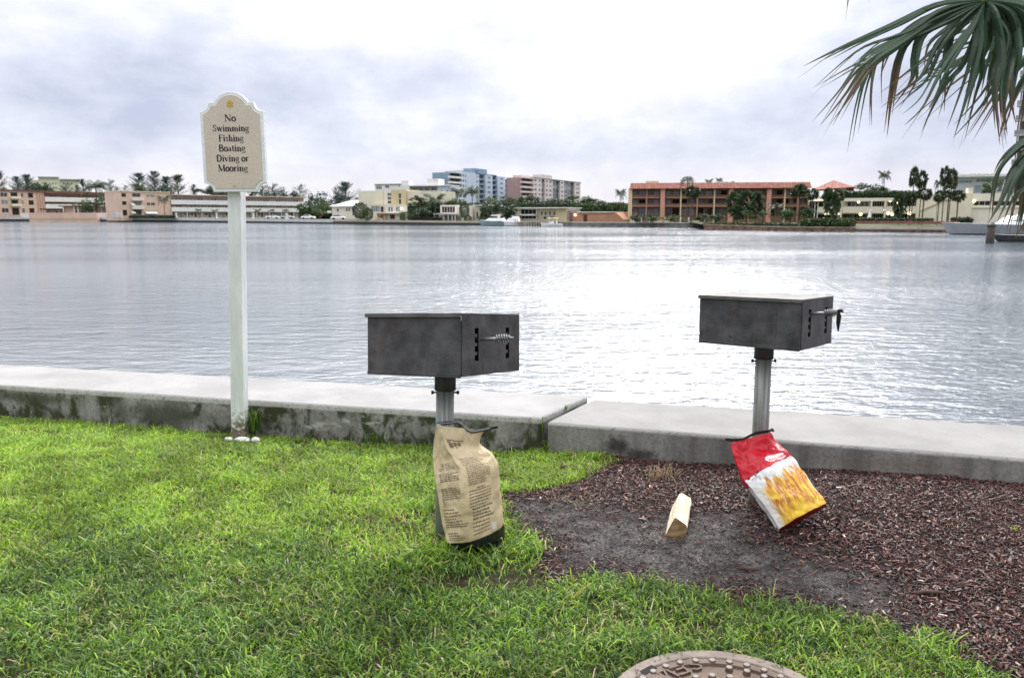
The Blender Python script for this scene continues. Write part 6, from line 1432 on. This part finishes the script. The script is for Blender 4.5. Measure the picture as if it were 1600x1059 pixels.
# ================================================================== TREES
def quads(cent, size, rs, flatz=.0, asp=1.0):
    n = len(cent); a = rs.normal(size=(n, 3)); a[:, 2] *= (1-flatz); a /= np.linalg.norm(a, axis=1, keepdims=True)
    b = rs.normal(size=(n, 3)); b -= a*(a*b).sum(1, keepdims=True); b /= np.linalg.norm(b, axis=1, keepdims=True)
    s = (size*(.6+.8*rs.rand(n)))[:, None]; b = b*asp
    v = np.stack([cent-a*s, cent-b*s*.55, cent+a*s, cent+b*s*.55], 1).reshape(-1, 3)
    return v, np.arange(n*4).reshape(-1, 4)
LEAF_D = leafmat('leaf_dark', (0.020, 0.040, 0.020), (0.060, 0.098, 0.038), .5, .15)
LEAF_M = leafmat('leaf_mid', (0.030, 0.058, 0.022), (0.095, 0.140, 0.045), .5, .2)
LEAF_B = leafmat('leaf_blue_green', (0.028, 0.058, 0.050), (0.070, 0.125, 0.100), .5, .15)
LEAF_P = leafmat('palm_leaf_far', (0.024, 0.046, 0.026), (0.070, 0.110, 0.048), .45, .15, (0.16, 0.11, 0.05))
HEDGE = leafmat('hedge_leaf', (0.016, 0.036, 0.010), (0.060, 0.105, 0.022), .5, .15)
TRK = flat('far_trunk', (0.12, 0.095, 0.075), .9, .25, 2)
def proto_broad(seed, mat, w=1.0, h=1.0, n_clump=95, leaves=24, ls=.034, trunk=.14, lumpy=.35):
    """unit tree: height 1, crown radius about .5"""
    rs = np.random.RandomState(seed); r = thing('broadleaf_tree', 'x', 'tree'); mb = MB()
    mb.tube([(0, 0, -.08), (.01, 0, trunk), (.0, .01, trunk+.3)], [.030, .024, .012], 7)
    C = []
    lob = rs.normal(size=(9, 3))*[.22, .22, .17]+[0, 0, .52]
    for k in range(n_clump):
        l = lob[rs.randint(9)]; d = rs.normal(size=3); d /= np.linalg.norm(d); rad = np.array([.22, .22, .18])*(.55+.5*rs.rand()); C.append(l+d*rad)
    C = np.array(C); C[:, 2] = np.clip(C[:, 2], trunk*.8, 1.0)
    for k in range(6):
        e = C[rs.randint(len(C))]; mb.tube([(0, 0, trunk*.8), tuple(e*.5+np.array([0, 0, trunk*.5])), tuple(e)], [.018, .011, .004], 5)
    mb.build('trunk', TRK, r)
    cen = np.concatenate([c+rs.normal(size=(leaves, 3))*[.055, .055, .042] for c in C]); v, f = quads(cen, np.full(len(cen), ls), rs, .3)
    np_mesh('crown', v, f, mat, r); return r
def proto_pine(seed, mat, dens=1.0):
    rs = np.random.RandomState(seed); r = thing('casuarina_tree', 'x', 'tree'); mb = MB(); mb.tube([(0, 0, -.08), (.01, 0, .5), (0, .01, .97)], [.022, .015, .003], 6); cen = []
    nb = int(70*dens)
    for k in range(nb):
        z = .12+.85*rs.rand()**.8; a = rs.uniform(0, 6.28); L = (.30*(1-z)**.7+.06)*(.6+.8*rs.rand()); e = np.array([math.cos(a)*L, math.sin(a)*L, min(1.0, z+L*(.5+.7*rs.rand()))]); s = np.array([0, 0, z])
        mb.tube([tuple(s), tuple((s+e)/2+[0, 0, -.01]), tuple(e)], [.006, .004, .001], 4)
        for q in np.linspace(.25, 1, 11): cen.append(s+(e-s)*q+rs.normal(size=(6, 3))*[.017, .017, .026])
    mb.build('trunk', TRK, r); cen = np.concatenate(cen); v, f = quads(cen, np.full(len(cen), .017), rs, -.9, .45); np_mesh('crown', v, f, mat, r); return r
def frond_strip(V, F, o, a, L, droop, up, rs, w=.03):
    n = 9; d = np.array([math.cos(a), math.sin(a), 0]); s = np.array([-d[1], d[0], 0])
    P = [o+d*L*(k*(1-.25*k*droop))+np.array([0, 0, up*L*k-droop*L*k*k]) for k in np.linspace(0, 1, n)]
    for i in range(n-1):
        for sg in (-1, 1):
            for q in range(3):
                k0 = (i+q/3)/(n-1); p0 = P[i]+(P[i+1]-P[i])*q/3; p1 = P[i]+(P[i+1]-P[i])*(q+.55)/3; l = w*4.2*math.sin(math.pi*min(1, .12+k0*.88))**.7*(.8+.4*rs.rand())
                e = s*sg*l*.72+d*l*.5+np.array([0, 0, -l*.55*(.6+.8*rs.rand())]); b = len(V); V += [p0, p1, p1+e, p0+e*.96]; F.append((b, b+1, b+2, b+3))
def proto_palm(seed, mat, crown=.42, nfr=20, droop=.9, trunk_r=.016):
    rs = np.random.RandomState(seed); r = thing('coconut_palm', 'x', 'palm tree'); mb = MB(); bx = rs.normal()*.03; top = 1-crown*.42
    mb.tube([(0, 0, -.08), (bx*.3, 0, top*.5), (bx, 0, top)], [trunk_r*1.4, trunk_r, trunk_r*.8], 7); mb.build('trunk', TRK, r); V, F = [], []
    for k in range(nfr): frond_strip(V, F, np.array([bx, 0, top]), 6.283*k/nfr+rs.normal()*.2, crown*(.85+.3*rs.rand()), droop*(.5+.8*rs.rand()), .15+.95*rs.rand(), rs, crown*.075)
    np_mesh('crown', np.array(V), np.array(F), mat, r); return r
def proto_fan(seed, mat, crown=.20, cz=None):
    """sabal palm: round head of fan leaves on a slim trunk"""
    rs = np.random.RandomState(seed); r = thing('sabal_palm', 'x', 'palm tree'); mb = MB(); top = 1-crown*1.05; bx = rs.normal()*.02
    mb.tube([(0, 0, -.08), (bx*.5, 0, top*.5), (bx, 0, top)], [.019, .016, .017], 7); mb.build('trunk', TRK, r); V, F = [], []
    for k in range(46):
        a = rs.uniform(0, 6.28); el = rs.uniform(-.9, 1.35); d = np.array([math.cos(a)*math.cos(el), math.sin(a)*math.cos(el), math.sin(el)]); o = np.array([bx, 0, top])+d*crown*.50
        u1 = np.cross(d, rs.normal(size=3)); u1 /= np.linalg.norm(u1); R_ = crown*(.50+.2*rs.rand())
        for q in range(11):
            th = -1.5+3.0*q/10; e = (d*math.cos(th)+u1*math.sin(th))*R_*(.8+.3*rs.rand())+np.array([0, 0, -.22*R_]); sd = np.cross(e, rs.normal(size=3)); sd = sd/np.linalg.norm(sd)*R_*.11; b = len(V); V += [o, o+e*.55+sd, o+e, o+e*.55-sd]; F.append((b, b+1, b+2, b+3))
    np_mesh('crown', np.array(V), np.array(F), mat, r); return r
def proto_round(seed, mat, trunk=.10):
    rs = np.random.RandomState(seed); r = thing('clipped_tree', 'x', 'tree'); mb = MB(); mb.tube([(0, 0, -.08), (0, 0, .5)], [.035, .02], 6); mb.build('trunk', TRK, r)
    n = 2600; d = rs.normal(size=(n, 3)); d /= np.linalg.norm(d, axis=1, keepdims=True); rad = (.42+.10*rs.rand(n)-.05*(rs.rand(n) < .3)+.05*np.sin(d[:, 0]*7+seed)*np.cos(d[:, 2]*6))[:, None]
    cen = d*rad*[1, 1, 1.0]+[0, 0, .52]; v, f = quads(cen, np.full(n, .034), rs, .2); np_mesh('crown', v, f, mat, r); return r
PROTO = {}
def proto(kind, k, fn):
    PROTO.setdefault(kind, []).append(fn); return fn
for i in range(2): proto('broad', i, proto_broad(20+i, LEAF_D)); 
for i in range(2): proto('mid', i, proto_broad(30+i, LEAF_M, n_clump=60))
proto('blue', 0, proto_broad(40, LEAF_B, n_clump=64))
for i in range(3): proto('pine', i, proto_pine(50+i, LEAF_B if i < 2 else LEAF_D))
proto('thinpine', 0, proto_pine(57, LEAF_B, .55))
for i in range(2): proto('palm', i, proto_palm(60+i, LEAF_P))
proto('tallpalm', 0, proto_palm(64, LEAF_P, .22, 18, 1.1, .009))
for i in range(3): proto('fan', i, proto_fan(70+i, LEAF_P))
proto('shortfan', 0, proto_fan(75, LEAF_P, .42))
proto('round', 0, proto_round(80, HEDGE)); proto('round', 1, proto_round(81, LEAF_D))
USED = {}; tseed = random.Random(5)
NATW = {'broad': 1.0, 'mid': 1.0, 'blue': 1.0, 'pine': .55, 'thinpine': .55, 'palm': .72, 'tallpalm': .40, 'fan': .40, 'shortfan': .80, 'round': 1.0}
def tree(kind, u, vt, vb, D, wpx, label, group=None, k=None):
    """kind, photo column, rows of crown top and foot, distance, crown width in photo pixels"""
    i = USED.get(kind, 0); USED[kind] = i+1; P = PROTO[kind]; src = P[(k if k is not None else i) % len(P)]
    o = src if not src.get('placed') else copy_tree(src)
    src['placed'] = 1
    q = shp(u, D); z0 = zv(vb, D) if vb is not None else bz(u)+.1; z1 = zv(vt, D); H = max(.5, z1-z0); Wm = wpx/F_PX*D; sx = Wm/NATW[kind]
    o.location = (q.x, q.y, z0); o.scale = (sx, sx, H); o.rotation_euler = (0, 0, tseed.uniform(0, 6.28)); o['label'] = label
    if group: o['group'] = group
    return o
GP = 'casuarinas behind the salmon blocks'
T = tree
T('pine', 4, 268, 312, 360, 20, 'dark casuarina at the very end of the salmon roof, partly cut by the picture edge', GP, 2)
T('pine', 33, 277, 312, 395, 26, 'ragged casuarina behind the roof beside the pale green block', GP, 0); T('pine', 47, 274, 312, 390, 26, 'tallest casuarina standing before the low wing of the pale green block', GP, 1)
T('broad', 72, 283, 312, 400, 34, 'broad dark tree in front of the pale green block', None); T('broad', 60, 286, 312, 410, 26, 'dark tree half hidden behind the broad tree before the pale green block', None); T('mid', 14, 292, 312, 380, 20, 'low rounded tree top behind the brown roof edge', None)
T('thinpine', 107, 286, 312, 420, 20, 'thin casuarina in front of the lower wing of the pale green block', GP); T('pine', 124, 290, 312, 430, 9, 'small pointed casuarina just before the corner of the pale green block', GP, 0)
T('pine', 133, 281, 312, 425, 16, 'narrow casuarina beside the coconut palm, behind the galleries', GP, 1); T('palm', 152, 280, None, 330, 44, 'big coconut palm in front of the open galleries', None, 0); T('palm', 165, 306, None, 326, 22, 'short palm below the big coconut palm', None, 1)
T('thinpine', 175, 281, 312, 430, 22, 'sparse casuarina just past the coconut palm', GP); T('thinpine', 185, 291, 312, 430, 10, 'small sparse casuarina between the two salmon blocks', GP); T('thinpine', 198, 290, 312, 430, 14, 'wispy casuarina over the roof of the beige stair tower', GP)
T('mid', 130, 310, None, 331, 34, 'dense rounded tree in front of the middle gallery', None, 0)
GB = 'trees behind the beige apartments'
T('pine', 221, 272, 310, 345, 30, 'first and broadest dark tree of the cluster above the beige block', GB, 1); T('pine', 245, 269, 310, 350, 26, 'tallest dark tree in the cluster above the beige block', GB, 0); T('pine', 264, 277, 310, 352, 28, 'bluish tree at the far end of the cluster above the beige block', GB, 1); T('pine', 281, 274, 310, 355, 28, 'leaning outermost tree of the cluster nearest the sign', GB, 2)
T('mid', 225, 286, 310, 342, 34, 'bright green bush in the foot of the tree cluster above the beige block', GB, 0); T('blue', 262, 288, 310, 348, 44, 'bluish bushy tree low in the cluster above the beige block', GB)
T('pine', 305, 289, 312, 380, 12, 'small pointed tree alone on the roof line before the sign', GB, 0); T('blue', 333, 288, 312, 385, 30, 'bluish tree half hidden by the sign board', GB); T('broad', 345, 294, 312, 390, 40, 'dark tree behind the post just under the sign board', GB)
T('thinpine', 412, 285, 315, 390, 20, 'feathery casuarina just clear of the sign board', GB); T('thinpine', 428, 287, 315, 395, 24, 'second feathery casuarina past the sign board', GB); T('blue', 424, 297, 315, 385, 46, 'low bluish tree row over the gallery roof past the sign', GB); T('thinpine', 444, 292, 315, 398, 14, 'thin casuarina in the middle of the far gallery roof', GB); T('thinpine', 470, 288, 318, 390, 22, 'feathery casuarina at the end of the gallery roof', GB); T('blue', 459, 298, 316, 385, 22, 'rounded bluish tree at the end of the gallery roof', GB); T('broad', 400, 293, 314, 388, 24, 'dark tree touching the lower corner of the sign board', GB)
T('palm', 258, 304, None, 284, 22, 'palm in front of the beige wall at the start of the galleries', None, 0)
for u, lab in ((311, 'low garden palm between the palm by the beige wall and the sign post'), (337, 'low garden palm closest to the near side of the sign post'), (403, 'low garden palm closest to the far side of the sign post'), (424, 'low garden palm behind the first white car'), (447, 'low garden palm behind the silver car')): T('palm', u, 326, None, 266-(u-311)*.12, 13, lab, 'low palms on the far lawn')
T('blue', 492, 298, None, 285, 40, 'big grey green tree at the end of the galleried apartments'); T('mid', 507, 302, None, 272, 34, 'bushy tree between the apartments and the small cream house', None, 1); T('broad', 485, 316, None, 262, 26, 'dark lower bush at the apartment corner by the white car'); T('mid', 500, 325, None, 255, 30, 'low spreading bush before the small cream house', None, 0)
T('pine', 541, 286, 330, 300, 34, 'tall casuarina above the small cream house', None, 1); T('thinpine', 527, 292, 330, 300, 22, 'sparse casuarina beside the tall one above the small cream house'); T('blue', 530, 300, 330, 290, 40, 'leafy tree behind the pale hipped roof'); T('blue', 557, 307, 330, 285, 18, 'small tree between the hipped roof and the blank villa wall')
T('round', 563, 316.5, 343, 222, 25, 'round dark clipped tree before the blank villa wall', None, 1); T('round', 574, 324.5, 345, 219, 18, 'smaller round clipped tree beside the taller one at the villa', None, 0)
T('round', 629, 333.5, 346, 212, 9, 'clipped bush under the French windows', None, 0); T('mid', 599, 333, 344, 226, 12, 'bush beside the pinkish garden wall', None, 0)
T('broad', 656, 306, 322, 222, 30, 'dark round tree in front of the villa wing'); T('mid', 690, 307, 326, 236, 44, 'yellow green tree above the maroon glazed house', None, 1); T('mid', 712, 310, 326, 240, 40, 'green tree below the two tower palms', None, 0); T('broad', 660, 321, 345, 214, 34, 'dark spreading tree in front of the villa lower balcony')
T('palm', 680, 303, 348, 212, 36, 'dark shaggy palm before the maroon glazed house', None, 1); T('mid', 638, 330, 346, 211, 14, 'small bush by the villa balcony lamp', None, 1)
T('palm', 714, 291.5, 338, 250, 30, 'palm in front of the blue tower balconies', None, 0); T('palm', 738, 292, 340, 252, 30, 'palm in front of the white side of the blue tower', None, 1)
T('round', 725.5, 315, 342, 208, 16, 'tapered topiary tree beside the white pergola', None, 1); T('round', 731, 337, 348, 204, 13, 'low round bush at the foot of the tall cream wall', None, 0)
T('broad', 775, 315, 350, 205, 40, 'big dark spreading tree behind the covered boat'); T('broad', 795, 316, 350, 204, 36, 'big dark tree above the cabin cruiser'); T('broad', 760, 318, 348, 209, 30, 'dark tree beside the small cream house with one window'); T('mid', 757, 338, 349, 203, 14, 'low bush at the corner of the small cream house')
GM = 'trees behind the low cream house'
for u, vt, w_, kd, lab in ((770, 307, 36, 'mid', 'leafy tree directly below the middle of the blue tower'), (818, 303, 34, 'broad', 'dark tree between the blue and the pink tower'), (842, 309, 44, 'mid', 'tree below the pinkish balconies'), (866, 310, 44, 'broad', 'dark tree below the pink tower stair head'), (888, 309, 40, 'mid', 'tree below the far end of the pink tower'), (915, 304, 42, 'broad', 'big domed dark tree just past the pink tower'), (938, 313, 34, 'broad', 'lower dark tree sloping down past the big domed tree'), (960, 315, 36, 'mid', 'bushy tree beside the orange apartments'), (850, 318, 40, 'broad', 'low dark tree just over the long white roof'), (800, 305, 26, 'mid', 'tree in front of the last blue bay')): T(kd, u, vt, 330, 262, w_, lab, GM)
T('palm', 970, 294, 334, 240, 20, 'slim palm beside the yellow end wall of the orange apartments', None, 0); T('broad', 979, 318, 348, 190, 18, 'dark bush at the yellow end wall', None, 0)
T('tallpalm', 1074, 272, 346, 168, 27, 'tall palm in front of the orange roof'); T('fan', 1080, 287, 346, 167, 26, 'fan palm just under the tall palm at the orange roof', None, 1)
GRF = 'palms behind the orange roof'
T('palm', 1106, 279, 300, 215, 14, 'palm top behind the roof closest to the tall palm', GRF, 0); T('palm', 1122, 278, 300, 215, 13, 'palm top behind the middle of the orange roof', GRF, 1); T('palm', 1138, 283, 300, 215, 16, 'low palm top behind the roof above the thick pillar', GRF, 0)
T('shortfan', 1147, 294, 346, 160, 26, 'fan palm in front of the thick salmon pillar'); T('shortfan', 1166, 292.5, 346, 158, 36, 'broad fan palm in the middle of the orange front'); T('shortfan', 1181, 294, 346, 159, 26, 'fan palm leaning out past the broad one'); T('shortfan', 1152, 318, 348, 156, 30, 'low bushy palm beneath the broad fan palm'); T('mid', 1192, 328, 349, 154, 32, 'light green shrub at the foot of the fan palms', None, 0)
T('palm', 1210, 318, 349, 152, 26, 'low feathery palm between the fan palms and the tile roof', None, 1); T('fan', 1248, 285, 348, 148, 30, 'tall fan palm in front of the far end of the orange roof', None, 0); T('mid', 1235, 318, 349, 147, 40, 'leafy shrub mass under the tall fan palm', None, 1); T('broad', 1260, 322, 350, 146, 30, 'dark shrub beside the gazebo corner', None, 1); T('fan', 1268, 291, 348, 150, 20, 'slim fan palm before the gazebo roof', None, 1)
for u, lab, k in ((995, 'bush at the start of the orange front', 0), (1048, 'bush beneath the second bay of the orange front', 1), (1095, 'bush before the fourth bay of the orange front', 0), (1020, 'bush beside the first thick pillar', 1), (1120, 'bush before the fifth bay of the orange front', 0)): T('mid' if k else 'broad', u, 333, 349, 165, 24, lab, 'bushes below the orange apartments', k)
T('fan', 1292, 291, 348, 146, 22, 'fan palm directly below the hipped tile roof', None, 2); T('shortfan', 1299, 292, 348, 145, 26, 'dense fan palm beside the cream tower wall'); T('fan', 1307, 294, 348, 146, 20, 'fan palm touching the cream tower wall', None, 0)
T('broad', 1362, 285, 318, 190, 46, 'domed tree behind the terrace parapet'); T('palm', 1378, 267, 310, 195, 20, 'palm rising above the domed tree', None, 1); T('mid', 1343, 291, 318, 192, 30, 'smaller tree beside the domed tree', None, 1); T('broad', 1385, 296, 318, 190, 26, 'tree at the end of the terrace parapet')
GC = 'palms along the clubhouse wall'
for u, vt, vb, D, w_, kd, lab, k in ((1405, 294, 348, 140, 24, 'shortfan', 'fan palm in front of the terrace lamps', 0), (1420, 297, 349, 139, 22, 'fan', 'low fan palm at the start of the stair wall', 1), (1424, 256.5, 349, 142, 16, 'fan', 'tallest fan palm of the pair over the stair wall start', 0), (1436, 262.5, 349, 142, 17, 'fan', 'second fan palm of the tall pair', 2), (1441, 290, 349, 138, 24, 'fan', 'medium fan palm in front of the stair rail', 1), (1463, 278, 349, 140, 14, 'tallpalm', 'slender feather palm beside the tall cluster', 0), (1465, 295, 349, 137, 18, 'fan', 'fan palm standing before the landing of the stair', 2),
    (1472, 254, 349, 141, 17, 'fan', 'tallest fan palm of the cluster before the white roof', 1), (1482, 259.5, 349, 141, 18, 'fan', 'second tall fan palm right before the white roof', 0), (1480, 286, 349, 138, 22, 'fan', 'middle height fan palm inside the tall cluster', 2), (1495, 294, 349, 136, 25, 'fan', 'low broad fan palm at the end of the stair wall', 1)): T(kd, u, vt, vb, D, w_, lab, GC, k)
T('mid', 1550, 276, 318, 170, 26, 'leafy tree behind the window band near the hanging frond', None, 0); T('broad', 1408, 300, 318, 188, 24, 'dark tree behind the clubhouse roof beam')
def hedge(u0, D0, u1, D1, vt, vb, wid, mat, label, seed):
    a, c = shp(u0, D0), shp(u1, D1); d = c-a; L = d.length; r = thing('hedge', label, 'hedge', (a.x, a.y, zv(vb, D0)), math.atan2(d.y, d.x)); H = zv(vt, D0)-zv(vb, D0); rs = np.random.RandomState(seed)
    n = int(L*H*60+L*wid*40); n = min(n, 7000); q_ = .17 if H < 3.5 else .32; x = rs.rand(n)*L; th = rs.rand(n)*math.pi; top = H*(.86+.22*fnoise(x, x*0, .8, seed)); cen = np.stack([x, np.cos(th)*wid/2*(.8+.3*rs.rand(n)), np.minimum(np.sin(th)**.45, 1)*top*(.75+.28*rs.rand(n))*np.clip(.25+rs.rand(n)**.5, 0, 1)], -1)
    v, f = quads(cen, np.full(n, q_), rs, .2); np_mesh('foliage', v, f, mat, r)
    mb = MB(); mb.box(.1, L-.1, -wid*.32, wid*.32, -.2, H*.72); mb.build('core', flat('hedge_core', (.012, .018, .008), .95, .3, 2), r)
hedge(1102, 139, 1258, 126, 347.5, 354, 2.4, LEAF_D, 'long dark hedge on the quay before the orange apartments', 1)
hedge(1254, 124, 1334, 119, 340.5, 354.5, 2.8, HEDGE, 'taller bright green hedge on the quay before the clubhouse', 2)
hedge(1425, 134, 1459, 132, 340.5, 346.5, 1.6, LEAF_D, 'clipped dark hedge at the foot of the stair wall', 3); hedge(1486, 131, 1521, 129, 339, 346.5, 1.6, LEAF_D, 'clipped dark hedge at the end of the stair wall', 4)
hedge(1316, 166, 1432, 160, 299, 309, 2.0, LEAF_D, 'dark hedge growing along the clubhouse roof terrace', 5)
hedge(204, 300, 272, 283, 336.2, 340, 1.6, LEAF_D, 'low dark hedge below the beige wall', 6); hedge(1310, 157, 1420, 150, 340, 348, 1.6, LEAF_D, 'hedge below the clubhouse terrace doors', 7)
SHR = 'dense shrubbery of the far bank'
for a_, da, c_, dc, vt, vb, wd_, lab, sd_ in ((886, 256, 986, 246, 317, 336, 6, 'dense shrubbery behind the terracotta boathouse', 9), (806, 250, 892, 248, 315, 330, 6, 'dense shrubbery behind the long low cream house', 10), (470, 262, 562, 262, 322, 342, 6, 'dense shrubbery around the small cream house', 11),
  (638, 230, 770, 232, 316, 338, 5, 'dense shrubbery between the villa and the blue tower', 12), (1258, 181, 1312, 176, 309, 346, 5, 'dense shrubbery behind the clubhouse gazebo', 13), (1336, 190, 1440, 186, 300, 318, 5, 'dense shrubbery behind the terrace roof', 14)): hedge(a_, da, c_, dc, vt, vb, wd_, LEAF_M if sd_ % 2 else LEAF_D, lab, sd_)
hedge(640, 213, 690, 210, 339, 346, 1.2, flat('reddish_hedge', (.06, .03, .028), .9, .4, 4), 'dark reddish planting below the shaggy palm', 8)
b = Bld('planter_wall', 'long low reddish planter wall between the hedges and the quay walk', 'wall', 1334, 128, 1500, 122, -.4)
b.box('wall', flat('reddish_planter', (.22, .10, .08), .85, .3, 2), 1334, 1500, 345.6, 350, -.3, .3)
for k_, P in PROTO.items():
    for src in P:
        if 'placed' in src: del src['placed']
        else: print('unused prototype', k_)
for o in list(bpy.data.objects):
    if 'placed' in o: del o['placed']
